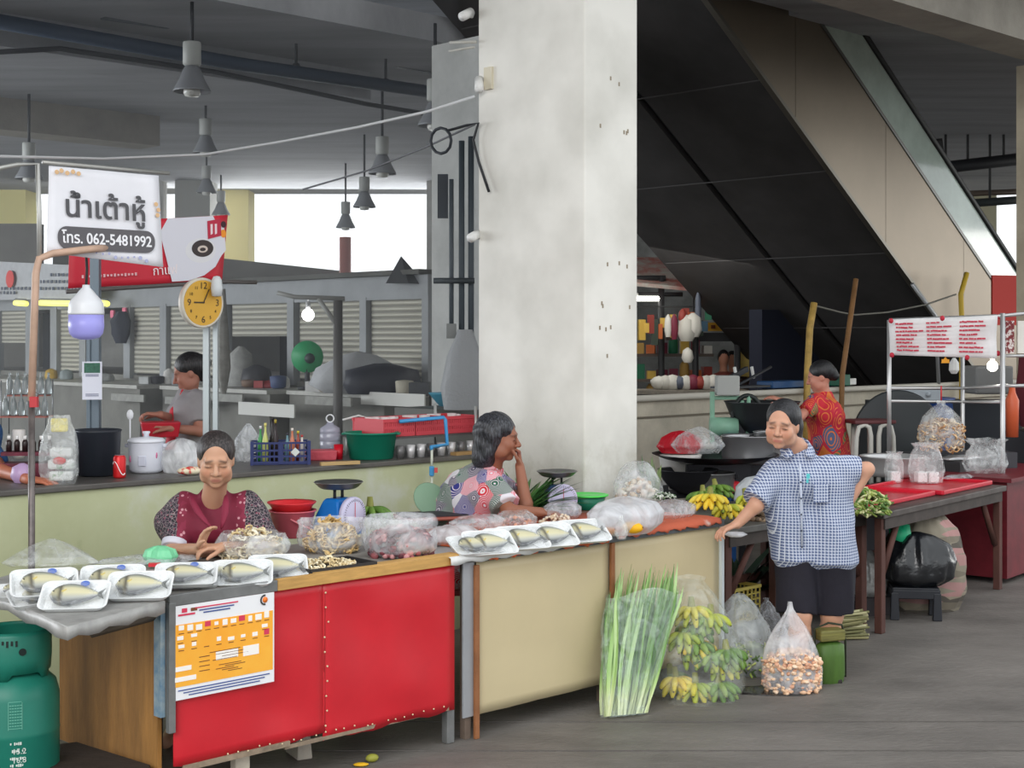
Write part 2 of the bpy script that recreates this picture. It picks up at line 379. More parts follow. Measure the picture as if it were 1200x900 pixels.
# green painted service counter: front wall and steel top
CV = 6.81
cu0 = UV(Nn(-160, 500, CV))[0]; cu1 = PU[0]+0.48
def counter_mat():
    m = bpy.data.materials.new('green_distemper'); m.use_nodes = True; nt = m.node_tree; b = nt.nodes['Principled BSDF']; b.inputs['Roughness'].default_value = 0.7
    tc = nt.nodes.new('ShaderNodeTexCoord'); n = nt.nodes.new('ShaderNodeTexNoise'); n.inputs['Scale'].default_value = 1.8; n.inputs['Detail'].default_value = 9; n.inputs['Roughness'].default_value = 0.62
    nt.links.new(tc.outputs['Object'], n.inputs['Vector'])
    r = nt.nodes.new('ShaderNodeValToRGB'); e = r.color_ramp.elements
    e[0].position = 0.38; e[0].color = lin((184,188,148)); e[1].position = 0.55; e[1].color = lin((192,196,158)); k = e.new(0.66); k.color = lin((203,206,188)); k = e.new(0.32); k.color = lin((164,168,128))
    nt.links.new(n.outputs['Fac'], r.inputs[0]); nt.links.new(r.outputs[0], b.inputs['Base Color']); return m
struct('wall_counter', rbox(MB(), cu0, cu1-0.3, CV+0.02, CV+0.14, 0, 1.07), counter_mat())
struct('trim_5', rbox(MB(), cu0, cu1-0.3, CV, CV+0.85, 1.07, 1.10), M((105,102,98), 0.45, metal=0.3, var=0.3, vscale=3), bevel=0.006)
struct('wall_counter_inner', rbox(MB(), cu0, cu1-0.3, CV+0.75, CV+0.82, 0, 1.07), M((170,176,140), 0.8))

# ------------------------------------------------------------------ escalator descending to the right behind the low wall
EV0, EV1 = 8.85, 12.2
def ez(u): return 3.40+0.7*(13.76-u)
esc = thing('escalator', 'dark escalator truss slanting down behind the low wall with steel side panel', 'escalator', (0,0,0))
us, ue = 9.2, 18.0
def slant(mb, v0, v1, ua, ub, h0, h1):
    vs = [R(ua, v0, ez(ua)+h0), R(ub, v0, ez(ub)+h0), R(ub, v1, ez(ub)+h0), R(ua, v1, ez(ua)+h0), R(ua, v0, ez(ua)+h1), R(ub, v0, ez(ub)+h1), R(ub, v1, ez(ub)+h1), R(ua, v1, ez(ua)+h1)]
    return mb.add(vs, [(3,2,1,0),(4,5,6,7),(0,1,5,4),(1,2,6,5),(2,3,7,6),(3,0,4,7)])
blk = M((62,60,60), 0.6, var=0.4, vscale=1.2, stretch=(1, 1, 1))
mesh_obj('truss', slant(slant(MB(), EV0+0.03, (EV0+EV1)/2-0.05, us, ue, 0, 0.9), (EV0+EV1)/2+0.05, EV1, us, ue, 0, 0.9), blk, esc)
mesh_obj('truss_joint', slant(MB(), (EV0+EV1)/2-0.05, (EV0+EV1)/2+0.05, us, ue, 0.08, 0.9), M((38,38,40), 0.7), esc)
mb = MB()
for k in range(7): ua = 9.8+k*1.2; slant(mb, EV0+0.05, EV1-0.05, ua, ua+0.012, -0.004, 0.002)
mesh_obj('underside_seams', mb, M((78,76,76), 0.6), esc)
steel = M((132,122,108), 0.40, metal=0.75, var=0.12, vscale=0.8)
for k in range(5):
    ua = 9.2+k*1.76
    mesh_obj('side_panel', slant(MB(), EV0-0.02, EV0+0.03, ua, ua+1.752, -0.02, 1.38), steel, esc)
mesh_obj('lower_trim', slant(MB(), EV0-0.04, EV0+0.03, us, ue, -0.05, 0.0), M((120,116,108), 0.4, metal=0.8), esc)
mesh_obj('handrail_base', slant(MB(), EV0-0.03, EV0+0.04, us, ue, 1.38, 1.43), M((110,110,108), 0.4, metal=0.8), esc)
gm = M((196,212,202), 0.08, metal=0.0, spec=0.8, var=0.25, vscale=1.5)
mesh_obj('glass_balustrade', slant(MB(), EV0-0.005, EV0+0.01, us, ue, 1.43, 1.98), gm, esc)
mesh_obj('handrail', slant(MB(), EV0-0.035, EV0+0.045, us, ue, 1.98, 2.07), M((24,24,25), 0.5), esc, bevel=0.02)
# enclosure under the foot of the escalator
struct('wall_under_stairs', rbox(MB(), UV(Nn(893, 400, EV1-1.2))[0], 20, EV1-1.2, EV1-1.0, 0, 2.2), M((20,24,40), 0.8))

# ------------------------------------------------------------------ shuttered booths at the back, standing across the row
SU = 11.68
def SP(px, py, du=0.0): return Uu(px, py, SU+du)
def svw(px): return UV(SP(px, 400))[1]
booth = thing('shutter_booth_row', 'row of grey roll-up shutter booths below the bright opening', 'market booths', (0,0,0))
vL, vR = svw(-60), svw(505)          # vL larger (further back)
frame_m = M((150,153,155), 0.7, var=0.2, vscale=2)
def sbox(mb, pxa, pxb, z0, z1, d0, d1):  # box on the booth front between two columns of the picture plane, depths along the row
    va, vb = svw(pxa), svw(pxb); c0, c1 = min(va, vb), max(va, vb); return rbox(mb, SU+d0, SU+d1, c0, c1, z0, z1)
mb = MB(); sbox(mb, -60, 505, 2.32, 2.62, -0.05, 3.0); mesh_obj('header', mb, frame_m, booth)
mb = MB(); sbox(mb, -60, 505, 2.62, 2.68, -0.2, 3.2); mesh_obj('roof', mb, M((96,96,92), 0.9, var=0.4, vscale=1), booth)
mb = MB(); sbox(mb, -60, 505, 0, 1.25, 0.0, 3.0); mesh_obj('plinth', mb, M((128,127,120), 0.9, var=0.3, vscale=1.5), booth)
def shutter_mat():
    m = bpy.data.materials.new('roller_slats'); m.use_nodes = True; nt = m.node_tree; b = nt.nodes['Principled BSDF']; b.inputs['Roughness'].default_value = 0.6
    tc = nt.nodes.new('ShaderNodeTexCoord'); wv = nt.nodes.new('ShaderNodeTexWave'); wv.bands_direction = 'Z'; wv.inputs['Scale'].default_value = 4.2; wv.inputs['Distortion'].default_value = 0
    nt.links.new(tc.outputs['Object'], wv.inputs[0]); r = nt.nodes.new('ShaderNodeValToRGB'); r.color_ramp.elements[0].color = lin((140,138,128)); r.color_ramp.elements[1].color = lin((200,197,183))
    r.color_ramp.elements[0].position = 0.1; r.color_ramp.elements[1].position = 0.5
    nt.links.new(wv.outputs['Fac'], r.inputs[0]); nt.links.new(r.outputs[0], b.inputs['Base Color'])
    bn = nt.nodes.new('ShaderNodeBump'); bn.inputs['Distance'].default_value = 0.03; nt.links.new(wv.outputs['Fac'], bn.inputs['Height']); nt.links.new(bn.outputs[0], b.inputs['Normal']); return m
shm = shutter_mat()
for a, b_, zb in ((0, 34, 1.75), (70, 96, 1.28), (156, 190, 1.28), (199, 258, 1.28), (271, 338, 1.86), (350, 424, 1.28), (434, 499, 1.28)):
    mb = MB(); sbox(mb, a, b_, zb, 2.33, 0.02, 0.06); mesh_obj('shutter', mb, shm, booth)
for px in (-3, 37, 66, 100, 152, 194.5, 264, 344, 429, 502):
    mb = MB(); sbox(mb, px-3.5, px+4, 1.2, 2.36, -0.06, 0.06); mesh_obj('post', mb, frame_m, booth)
for a, b_ in ((0, 37), (100, 152), (271, 338)):
    mb = MB(); sbox(mb, a-10, b_+10, 1.25, 2.3, 1.0, 1.05); mesh_obj('inner_wall', mb, M((40,42,48), 0.9), booth)
# raised selling counters in front of the booths
sc_m = M((120,119,113), 0.85, var=0.3, vscale=2)
for i, (pa, pb_, dd) in enumerate(((-20, 250, 1.2), (262, 390, 1.0), (398, 510, 0.8))):
    o = MB(); sbox(o, pa, pb_, 0, 1.12, -dd, -0.1); mats = [sc_m]
    solo('selling_counter', o, sc_m, ('long grey concrete counter under the left shutters', 'grey concrete counter below the half-open shutter', 'grey concrete counter beside the conduit pillar')[i], 'counter')
    o2 = MB(); sbox(o2, pa, pb_, 1.12, 1.17, -dd-0.05, -0.1)
    solo('counter_slab', o2, M((176,175,168), 0.5, var=0.2), ('worn pale slab topping the long counter under the left shutters', 'pale slab topping the counter below the half-open shutter', 'pale slab topping the counter beside the conduit pillar')[i], 'counter top')
# bright yellow outer pillars and the far parapet
for i, (x0, x1, Y, c) in enumerate(((-30, 30, 33, (232,222,150)), (205, 246, 31, (140,140,135)), (246, 291, 33, (240,226,160)))):
    a, b_ = W(x0, 300, Y), W(x1, 300, Y)
    struct('pillar_outer_%d' % (i+1), MB().box(((a.x+b_.x)/2, Y+0.4, 2.6), (b_.x-a.x, 0.8, 5.2)), M(c, 0.8))
mb = MB()
for (xa, ya, xb, yb) in ((235, 300, 520, 330), (-60, 262, 46, 262), ):
    a, b_ = W(xa, ya, 30), W(xb, yb, 30)
    mb.add([(a.x, 30, 0), (b_.x, 30, 0), b_, a, (a.x, 30.3, 0), (b_.x, 30.3, 0), b_+Vector((0,.3,0)), a+Vector((0,.3,0))], [(0,1,2,3),(7,6,5,4),(3,2,6,7),(0,3,7,4),(1,5,6,2)])
struct('wall_parapet', mb, M((120,118,112), 0.9, var=0.3, vscale=1))
mb = MB()
for xa, xb, yt in ((46, 60, 225), (190, 205, 235)):
    pass
a, b_ = W(60, 300, 31), W(189, 300, 31)
struct('wall_back_left', MB().box(((a.x+b_.x)/2, 31.3, 2.6), (b_.x-a.x, 0.4, 5.2)), concrete)
struct('wall_back_right', MB().box((W(560, 0, 31).x, 31.3, 2.6), (2.2, 0.4, 5.2)), concrete)
a = W(512, 0, 30)

mb = MB(); rnd = random.Random(2)
for k in range(16):
    u_ = PU[0]+rnd.uniform(.08, .42); z_ = rnd.choice((2.05, 2.2, 2.28, 2.35, 3.4, 3.1, 1.9, 1.75))+rnd.uniform(-.02,.02); rbox(mb, u_-.006, u_+.006, PU[1]-.002, PU[1]+.002, z_-.012, z_+.012)
struct('trim_6', mb, M((150,138,120), .9))
# ================================================================== the front row of stalls
T = 0.85
SV = 4.92
def UX(px, v=SV): return UV(Nn(px, 400, v))[0]
ua, ub = UX(195), UX(536)
wood_y = M((206,160,92), 0.6, var=0.3, vscale=10, stretch=(0.6, 4, 4))
alu = M((132,133,132), 0.4, metal=0.4, var=0.25, vscale=9)
dk = M((66,58,52), 0.8, var=0.4, vscale=6)
red_m = M((205,34,46), 0.36, var=0.10, vscale=3, bump=0.12, bscale=3, spec=0.5)
def loc_of(u, v): p = R(u, v); return (p.x, p.y, 0)
st = thing('market_stall', 'market stall faced with two glossy red sheets on the front', 'market stall', loc_of(ua, SV), ROT)
L = ub-ua
mesh_obj('tabletop', MB().box((L/2, 0.42, T-0.02), (L, 0.84, 0.04)), M((150,146,140), 0.6, var=0.35, vscale=5), st, bevel=0.004)
um = UX(381)-ua
def dent_sheet(x0, x1, z0, z1, seed, n=14, wav=1.0):
    rnd = random.Random(seed); ph = [rnd.uniform(0, 6) for _ in range(6)]; g = []
    for i in range(n+1):
        row = []
        for j in range(n+1):
            x = x0+(x1-x0)*i/n; z = z0+(z1-z0)*j/n; e = min(i, n-i, j, n-j)/3.0; e = min(1, e)
            y = -0.008*e*(math.sin(7*x+ph[0])+0.6*math.sin(13*z+ph[1]+4*x)+0.5*math.sin(21*x+ph[2]+6*z))
            zb = z+(wav*(0.006*math.sin(17*x+ph[3])+0.004*math.sin(41*x)) if j == 0 else 0); y *= (0.5+.5*wav); row.append((x, y, zb))
        g.append(row)
    return MB().sheet(g)
mesh_obj('front_panel', dent_sheet(0.03, um, 0.185, 0.825, 1), red_m, st, solid=0.004)
mesh_obj('front_panel', dent_sheet(um-0.012, L-0.02, 0.155, 0.825, 2), red_m, st, solid=0.004)
nb = MB(); rr = random.Random(3)
for k in range(10): nb.ball((um+rr.uniform(-.012, .012), -0.012, 0.22+k*0.062), 0.0045, 8)
for k in range(22): x = 0.25+k*(L-0.3)/22+rr.uniform(-.02, .02); nb.ball((x, -0.01, 0.20-0.02*x/L*1.5+rr.uniform(-.004, .01)), 0.004, 8)
mesh_obj('nails', nb, M((214,196,160), 0.5), st)
mesh_obj('bottom_batten', MB().box((0.32, -0.004, 0.18), (0.5, 0.012, 0.022)).box((1.0, 0.004, 0.165), (0.9, 0.012, 0.016)), M((150,132,112), 0.8, var=0.4, vscale=20), st)
us_ = UX(322)-ua
mesh_obj('edge_strip', MB().box((us_/2, -0.012, T-0.012), (us_, 0.02, 0.045)), alu, st, bevel=0.003)
mesh_obj('edge_strip', MB().box(((us_+L)/2, -0.01, T-0.01), (L-us_, 0.026, 0.048)).box(((us_+L)/2+0.1, 0.02, T+0.012), (L-us_-0.2, 0.06, 0.006)), wood_y, st, bevel=0.004)
mesh_obj('corner_post', MB().box((0.012, -0.012, 0.58), (0.03, 0.026, 0.50)), alu, st, bevel=0.003)
mesh_obj('side_strip', MB().box((-0.012, 0.03, 0.60), (0.02, 0.05, 0.42)), M((86,128,158), 0.5, var=0.5, vscale=14, rgb2=(170,180,180)), st)
mesh_obj('side_panel', MB().box((0.0, 0.45, 0.47), (0.018, 0.80, 0.66)), M((158,112,56), 0.75, var=0.45, vscale=3, stretch=(1, 4, 0.7), bump=0.15), st)
for i, (x, y, m_, wdt) in enumerate(((0.40, 0.10, M((205,196,178), 0.7, var=0.3), 0.07), (L-0.03, 0.03, alu, 0.045), (0.4, 0.76, dk, 0.05), (L-0.03, 0.78, dk, 0.05))):
    mesh_obj('leg', MB().box((x, y, 0.41), (wdt, 0.04, 0.82)), m_, st, bevel=0.004)
mesh_obj('side_panel', MB().box((L-0.01, 0.42, 0.48), (0.012, 0.8, 0.66)), dk, st)
# steel-sheeted leaf that juts out past the wooden side
A_, B_, C_ = Z(193, 704, T), Z(79, 735, T), Z(-30, 686, T)
E_ = R(UV(C_)[0]+0.25, SV+0.95); G_ = R(ua+0.02, SV+0.84)
pts = [Vector((p.x, p.y, 0)) for p in (A_, B_, C_, E_, G_)][::-1]
Mi = Matrix.Translation(Vector(loc_of(ua, SV))) @ Matrix.Rotation(ROT, 4, 'Z'); Mi = Mi.inverted(); pl = [Mi@p for p in pts]
mb = MB().prism(pl, T-0.008, T+0.002)
mesh_obj('leaf_top', mb, M((166,165,162), 0.5, metal=0.1, var=0.35, vscale=7, bump=0.3, bscale=10), st, bevel=0.003)
mb = MB()
for a, b_ in ((A_, B_), (B_, C_)):
    a2, b2 = Mi@Vector((a.x, a.y, 0)), Mi@Vector((b_.x, b_.y, 0)); dv = (b2-a2)
    n_ = 10; g = []
    for i in range(n_+1):
        p = a2+dv*i/n_; dr = 0.045+0.008*math.sin(i*1.9); g.append([(p.x, p.y, T), (p.x, p.y, T-dr*0.5), (p.x, p.y, T-dr)])
    mb.sheet(g)
mesh_obj('leaf_apron', mb, M((172,171,168), 0.5, metal=0.1, var=0.3, vscale=9), st, solid=0.004)
q1, q2 = Mi@Vector((Z(188, 720, T-0.06).x, Z(188, 720, T-0.06).y, 0)), Mi@Vector((Z(105, 742, T-0.06).x, Z(105, 742, T-0.06).y, 0))
mesh_obj('leaf_support', MB().tube([(q1.x, q1.y+0.05, T-0.07), (q2.x+0.04, q2.y+0.06, T-0.07)], 0.022, 4), M((96,86,74), 0.7), st)
mesh_obj('leaf_leg', MB().box((-0.5, 0.75, 0.42), (0.05, 0.05, 0.83)), dk, st)

# printed notice on the red sheet
pu0, pu1 = UX(202, SV-0.022), UX(321, SV-0.022); pw = pu1-pu0; pz0, pz1 = 0.452, 0.815; ph_ = pz1-pz0
po = thing('printed_notice', 'orange and white printed price notice fixed on the red stall front', 'poster', (R(pu0, SV-0.022).x, R(pu0, SV-0.022).y, 0), ROT)
mesh_obj('sheet', MB().box((pw/2, 0, (pz0+pz1)/2), (pw, 0.003, ph_)), M((238,238,240), 0.4), po)
mesh_obj('orange_field', MB().box((pw/2, -0.0022, pz0+ph_*0.47), (pw*0.97, 0.001, ph_*0.66)), M((250,164,46), 0.4, var=0.15, vscale=3, rgb2=(252,188,70)), po)
inkp, inkb, inkd = M((214,60,90), 0.5), M((70,90,150), 0.5), M((120,70,40), 0.5)
rr = random.Random(11); wm, dm, bm2, pkm = MB(), MB(), MB(), MB()
def ink(mb, x, z, w_, h_): mb.box((x*pw, -0.0032, pz0+z*ph_), (w_*pw, 0.001, h_*ph_))
for (z, n_) in ((0.755, 11), (0.655, 3), (0.575, 8)):
    for k in range(n_):
        x = 0.08+k*0.84/max(1, n_-1) if n_ > 3 else (0.07+0.13*k if k < 2 else 0.9)
        if rr.random() < 0.9: ink(wm if rr.random() < 0.85 else pkm, x, z+rr.uniform(-.012, .012), rr.uniform(.035, .065), rr.uniform(.03, .07))
        ink(dm, x, z-0.052, 0.05, 0.008)
for (x, z, w_, h_) in ((0.1, 0.33, .15, .05), (0.12, 0.22, .2, .05), (0.52, 0.40, .22, .09), (0.76, 0.40, .16, .11)): ink(wm, x, z, w_, h_)
for k in range(9): ink(dm, 0.5+0.05*(k % 3), 0.45-0.03*k if k < 4 else 0.3-0.02*(k-4), 0.3-0.02*k, 0.007)
for k in range(4): ink(dm, 0.3, 0.42-k*0.05, 0.1, 0.008)
for k in range(3): ink(pkm if k == 0 else bm2, 0.42, 0.955-k*0.03, 0.42-0.08*k, 0.014); ink(bm2, 0.5, 0.10-0.03*k, 0.9-0.1*k, 0.012)
ink(pkm, 0.13, 0.90, 0.16, 0.02); ink(pkm, 0.11, 0.945, 0.05, 0.045); ink(dm, 0.2, 0.945, 0.06, 0.035)
mesh_obj('picture_boxes', wm, M((250,244,236), 0.5), po); mesh_obj('text_lines', dm, inkd, po); mesh_obj('text_lines', bm2, inkb, po); mesh_obj('text_lines', pkm, inkp, po)
mb = MB(); 
for k in range(10):
    a = k*math.pi/9+math.pi/2; 
    mb.box((0.90*pw+0.018*math.cos(a), -0.0032, pz0+0.93*ph_+0.018*math.sin(a)), (0.007, 0.001, 0.007))
mesh_obj('ring_mark', mb, M((60,60,60), 0.5), po); mesh_obj('orange_dot', MB().tube([(0.905*pw, -0.002, pz0+0.93*ph_), (0.905*pw, -0.004, pz0+0.93*ph_)], 0.012, 12), M((245,130,50), 0.5), po)

# second stall: cream laminate panels between wooden strips
uc, ud = UX(541), UX(845); L2 = ud-uc
cs = thing('market_stall', 'market stall with two cream panels framed by thin brown wood strips', 'market stall', loc_of(uc, SV), ROT)
cream = M((206,190,152), 0.35, var=0.06, vscale=2, bump=0.05, bscale=2)
stripw = M((150,98,62), 0.6, var=0.3, vscale=12)
x1 = UX(556)-uc; x2 = UX(715)-uc
mesh_obj('tabletop', MB().box((L2/2, 0.42, T-0.02), (L2, 0.84, 0.04)), M((160,158,154), 0.6, var=0.3), cs, bevel=0.004)
mesh_obj('corner_sheet', MB().box(((x1)/2, 0.0, 0.46), (x1-0.01, 0.008, 0.71)), M((168,170,174), 0.35, metal=0.25, var=0.15, vscale=3), cs)
mesh_obj('front_panel', dent_sheet(x1+0.01, x2, 0.105, 0.815, 5, wav=.15), cream, cs, solid=0.004)
mesh_obj('front_panel', dent_sheet(x2+0.01, L2-0.02, 0.105, 0.815, 6, wav=.15), cream, cs, solid=0.004)
for x in (x1, x2): mesh_obj('wood_strip', MB().box((x, -0.014, 0.40 if x == x1 else 0.44), (0.026, 0.018, 0.80 if x == x1 else 0.74)), stripw, cs, bevel=0.003)
mesh_obj('end_strip', MB().box((L2-0.01, -0.006, 0.47), (0.022, 0.03, 0.74)), M((205,212,214), 0.4), cs)
mesh_obj('edge_strip', MB().box((L2/2+0.05, -0.016, T-0.018), (L2-0.1, 0.014, 0.036)), M((96,100,102), 0.45, metal=0.3, var=0.2), cs)
mb = MB()
for k in range(14): mb.ball((0.2+k*(L2-0.3)/13, -0.024, T-0.02), 0.004, 8)
mesh_obj('bolts', mb, M((190,186,170), 0.4, metal=0.5), cs)
mesh_obj('end_panel', MB().box((L2-0.008, 0.42, 0.46), (0.012, 0.82, 0.72)), M((200,186,150), 0.6), cs)
for x, y in ((x1-0.03, 0.03), (x2, 0.06), (L2-0.03, 0.05), (x1, 0.78), (L2-0.03, 0.78)): mesh_obj('leg', MB().box((x, y, 0.41), (0.035, 0.035, 0.82)), M((120,104,92), 0.7, var=0.3), cs)
def ribbon_cloth(x0, x1, col, seed, h=0.028, col2=None):
    rnd = random.Random(seed); g = []
    n_ = 40
    for i in range(n_+1):
        x = x0+(x1-x0)*i/n_; w_ = 0.006*math.sin(i*1.1+seed)+0.004*math.sin(i*2.7)
        g.append([(x, 0.78, T+0.006), (x, 0.3, T+0.008+abs(w_)*.3), (x, 0.03, T+0.012+abs(w_)), (x, -0.026+w_*0.3, T+0.010), (x, -0.034+w_*.5, T-h*0.5), (x, -0.034+w_*.6, T-h+w_)])
    return MB().sheet(g)
solo('tablecloth', ribbon_cloth(0.10, 0.98, None, 1), M((222,110,62), 0.8, var=0.35, vscale=16, bump=0.3), 'orange tablecloth with ruffled edge under the row of packed fish', 'tablecloth', loc_of(uc, SV), ROT, solid=0.004)
solo('tablecloth', ribbon_cloth(1.04, L2-0.04, None, 4, 0.018), M((196,98,70), 0.8, var=0.5, vscale=6, rgb2=(206,186,176), thresh=(.32,.42)), 'orange and white cloth under the grey plastic bags by the wooden strip', 'tablecloth', loc_of(uc, SV), ROT, solid=0.004)
mb = MB(); g = []
for i in range(24): x = -0.10+0.72*i/23; g.append([(x, 0.25, T+0.006), (x, -0.01, T+0.008), (x, -0.038, T+0.002), (x, -0.040, T-0.028-0.006*math.sin(i*1.3))])
solo('plastic_sheet', MB().sheet(g), M((226,226,224), 0.3, var=0.15), 'white plastic sheet folded over the corner of the cream stall', 'plastic sheet', loc_of(uc, SV), ROT, solid=0.002)

# third table, lower, dark steel top on brown timber legs
brown = M((92,58,50), 0.7, var=0.35, vscale=10, stretch=(1,1,0.4))
T3 = 0.76
def trestle(name, label, u_a, u_b, v, top_m, depth=0.85, rot=ROT):
    t = thing(name, label, 'table', loc_of(u_a, v), rot); Lt = u_b-u_a
    mesh_obj('tabletop', MB().box((Lt/2, depth/2, T3-0.02), (Lt, depth, 0.04)), top_m, t, bevel=0.005)
    mesh_obj('apron', MB().box((Lt/2, 0.03, T3-0.075), (Lt-0.1, 0.03, 0.07)).box((Lt/2, depth-0.04, T3-0.075), (Lt-0.1, 0.03, 0.07)), M((72,64,60), 0.7, var=0.4), t)
    for x in (0.05, Lt-0.05):
        for y in (0.05, depth-0.06):
            mesh_obj('leg', MB().box((x, y, 0.37), (0.06, 0.05, 0.74)), brown, t, bevel=0.005)
        s_ = 1 if x < 0.2 else -1
        mesh_obj('brace', MB().tube([(x+s_*0.03, 0.06, 0.33), (x+s_*0.30, 0.06, T3-0.06)], 0.024, 4), brown, t)
    mesh_obj('cross_rail', MB().box((Lt/2, depth-0.06, 0.25), (Lt-0.1, 0.03, 0.05)), brown, t)
    return t
u3a, u3b = UX(852, 5.05), UX(1022, 5.05)
trestle('timber_table', 'low dark table holding banana bunches beside the standing woman', u3a, u3b, 5.05, M((104,102,98), 0.5, metal=0.3, var=0.4, vscale=5))
p4 = Z(1036, 601, T3); u4a = UV(p4)[0]; v4 = UV(p4)[1]; u4b = u4a+2.12; RT4 = math.radians(51.3)
def T4(a, b, z): return Vector((p4.x+a*math.cos(RT4)-b*math.sin(RT4), p4.y+a*math.sin(RT4)+b*math.cos(RT4), z))
t4 = trestle('timber_table', 'dark brown timber table carrying red trays under the silver frame', u4a, u4b, v4, M((96,90,86), 0.45, metal=0.2, var=0.5, vscale=6, rgb2=(60,50,46)), rot=RT4)
mesh_obj('back_board', MB().box(((u4b-u4a)/2, 0.80, 0.42), (u4b-u4a-0.12, 0.015, 0.58)), M((62,64,70), 0.6, var=0.3, vscale=4), t4)
mesh_obj('lower_shelf', MB().box(((u4b-u4a)/2, 0.62, 0.10), (u4b-u4a-0.12, 0.36, 0.02)), M((150,150,148), 0.5, metal=0.3), t4)
# dark red cabinet and next stall at the right margin
ur = UX(1176, v4)
solo('steel_cabinet', MB().box((0.75, 0.45, 0.40), (1.3, 0.8, 0.72)).box((0.75, 0.45, 0.78), (1.4, 0.9, 0.03)), M((112,30,40), 0.5, var=0.3), 'dark red cabinet stall with bagged food on it beyond the silver post', 'market stall', (T4(2.22, .02, 0).x, T4(2.22, .02, 0).y, 0), RT4)
# ================================================================== goods on the front stalls
white_foam = M((236,238,238), 0.55)
clingf = film((245,248,250), 0.10, 0.06, 22.0, 0.30)
bagf = film((232,236,240), 0.34, 0.16, 11.0, 0.58)
bagclear = film((238,242,242), 0.26, 0.10, 11.0, 0.48)
bagmilky = film((226,229,233), 0.9, 0.32, 6.0, 0.97)
def mackerel(name, label, loc, rz, tilt, group, L=0.165):
    """one plump mackerel, silver belly, dark back, tail and fins"""
    mb = MB(); n = 14; rings = 13; vs = []; cols = []
    for i in range(rings+1):
        t = i/rings; x = (t-0.5)*L*0.86
        h = L*0.275*(math.sin(math.pi*min(1, t*1.0)**0.72)**0.75) + 0.004; w_ = h*0.36
        if t > 0.97: h = L*0.035
        for k in range(n):
            a = 2*math.pi*k/n; cy = math.cos(a); sz = math.sin(a)
            vs.append((x, cy*h, sz*w_))
            back = cy   # +y is the back
            c = (70,80,88) if back > 0.80 else (150,156,146) if back > 0.5 else (218,212,176) if back > -.3 else (176,178,170)
            if back < -0.85: c = (84,88,92)
            if t < 0.22: c = tuple(int(q*0.86) for q in c)
            if i in (3,): c = (104,100,88)
            cols.append(lin(c)[:3])
    fs = []
    for i in range(rings):
        for k in range(n): fs.append((i*n+k, i*n+(k+1) % n, (i+1)*n+(k+1) % n, (i+1)*n+k))
    fs += [tuple(range(n-1,-1,-1)), tuple(rings*n+k for k in range(n))]
    mb.raw(vs, fs, True, cols)
    mb.color((96,100,96)); x = L*0.42
    mb.add([(x-0.01, 0.004, 0), (x+0.024, 0.034, 0.002), (x+0.012, 0, 0.001), (x+0.024, -0.034, 0.002), (x-0.01, -0.004, 0), (x, 0, 0.005)], [(0,1,2,5),(5,2,3,4),(0,5,4)])
    mb.color((70,76,80)); mb.add([(-0.01, L*0.19, 0.004), (0.02, L*0.235, 0.004), (0.035, L*0.17, 0.004)], [(0,1,2)])
    mb.color((214,196,120)); mb.add([(-L*0.22, -0.005, L*0.106), (-L*0.10, -0.022, L*0.092), (-L*0.13, 0.008, L*0.106)], [(0,1,2)])
    mb.color((30,30,32)); mb.ball((-L*0.355, 0.006, L*0.052), (0.006, 0.006, 0.004), 8)
    mb.color((228,222,190)); mb.ball((-L*0.355, 0.006, L*0.050), (0.009, 0.009, 0.0035), 8)
    o = solo(name, mb, vcol(0.3, 0.6), label, 'fish', loc, rz, group); o.rotation_euler = tilt; return o
def tray_proto(label):
    t = thing('foam_tray', label, 'food tray', (0,0,0), 0, 'white foam trays of wrapped mackerel')
    a_, b_ = 0.122, 0.086
    def rr_(x, y, r=0.03, n=5):
        out = []
        for cx, cy, s0 in ((x-r, y-r, 0), (-x+r, y-r, 1), (-x+r, -y+r, 2), (x-r, -y+r, 3)):
            for k in range(n+1):
                a = (s0+k/n)*math.pi/2; out.append((cx+r*math.cos(a), cy+r*math.sin(a)))
        return out
    rings = [(rr_(a_-0.02, b_-0.02), 0.0), (rr_(a_-0.012, b_-0.012), 0.002), (rr_(a_, b_, 0.032), 0.021), (rr_(a_+0.002, b_+0.002, 0.033), 0.024), (rr_(a_-0.006, b_-0.006), 0.022), (rr_(a_-0.018, b_-0.018, 0.026), 0.005)]
    vs = []; fs = []
    for pts, z in rings: vs += [(p[0], p[1], z) for p in pts]
    n = len(rings[0][0])
    for i in range(len(rings)-1):
        for k in range(n): fs.append((i*n+k, i*n+(k+1) % n, (i+1)*n+(k+1) % n, (i+1)*n+k))
    fs.append(tuple(range(n-1,-1,-1))); fs.append(tuple((len(rings)-1)*n+k for k in range(n)))
    mesh_obj('dish', MB().add(vs, fs), white_foam, t)
    g = []
    for i in range(9):
        row = []
        for j in range(7):
            x = (i/8-0.5)*2; y = (j/6-0.5)*2; e = (1-abs(x)**3)*(1-abs(y)**3)
            row.append((x*(a_-0.003), y*(b_-0.003), 0.0245+0.016*e))
        g.append(row)
    mesh_obj('cling_film', MB().sheet(g), clingf, t)
    return t
fishg = 'packed mackerel on the front stalls'
tp = None
def placed(label_t, label_f, px, py, z, rz, tx=0.0, ty=0.0, sticker=False, fish=True):
    global tp
    p = Z(px, py, z)
    if tp is None: t = tray_proto(label_t); tp = t
    else: t = copy_tree(tp); t['label'] = label_t
    t.location = p; t.rotation_euler = (tx, ty, rz)
    if fish:
        Rm = t.rotation_euler.to_matrix()
        q = p+Rm@Vector((0.0, -0.004, 0.027))
        f = mackerel('mackerel', label_f, q, rz, (tx, ty, rz), fishg, 0.205)
    if sticker:
        mesh_obj('price_sticker', MB().tube([(0.03, 0.058, 0.030), (0.03, 0.058, 0.031)], 0.017, 12, smooth=False), M((70,110,200), 0.4), t)
    return t
ZT = T+0.004
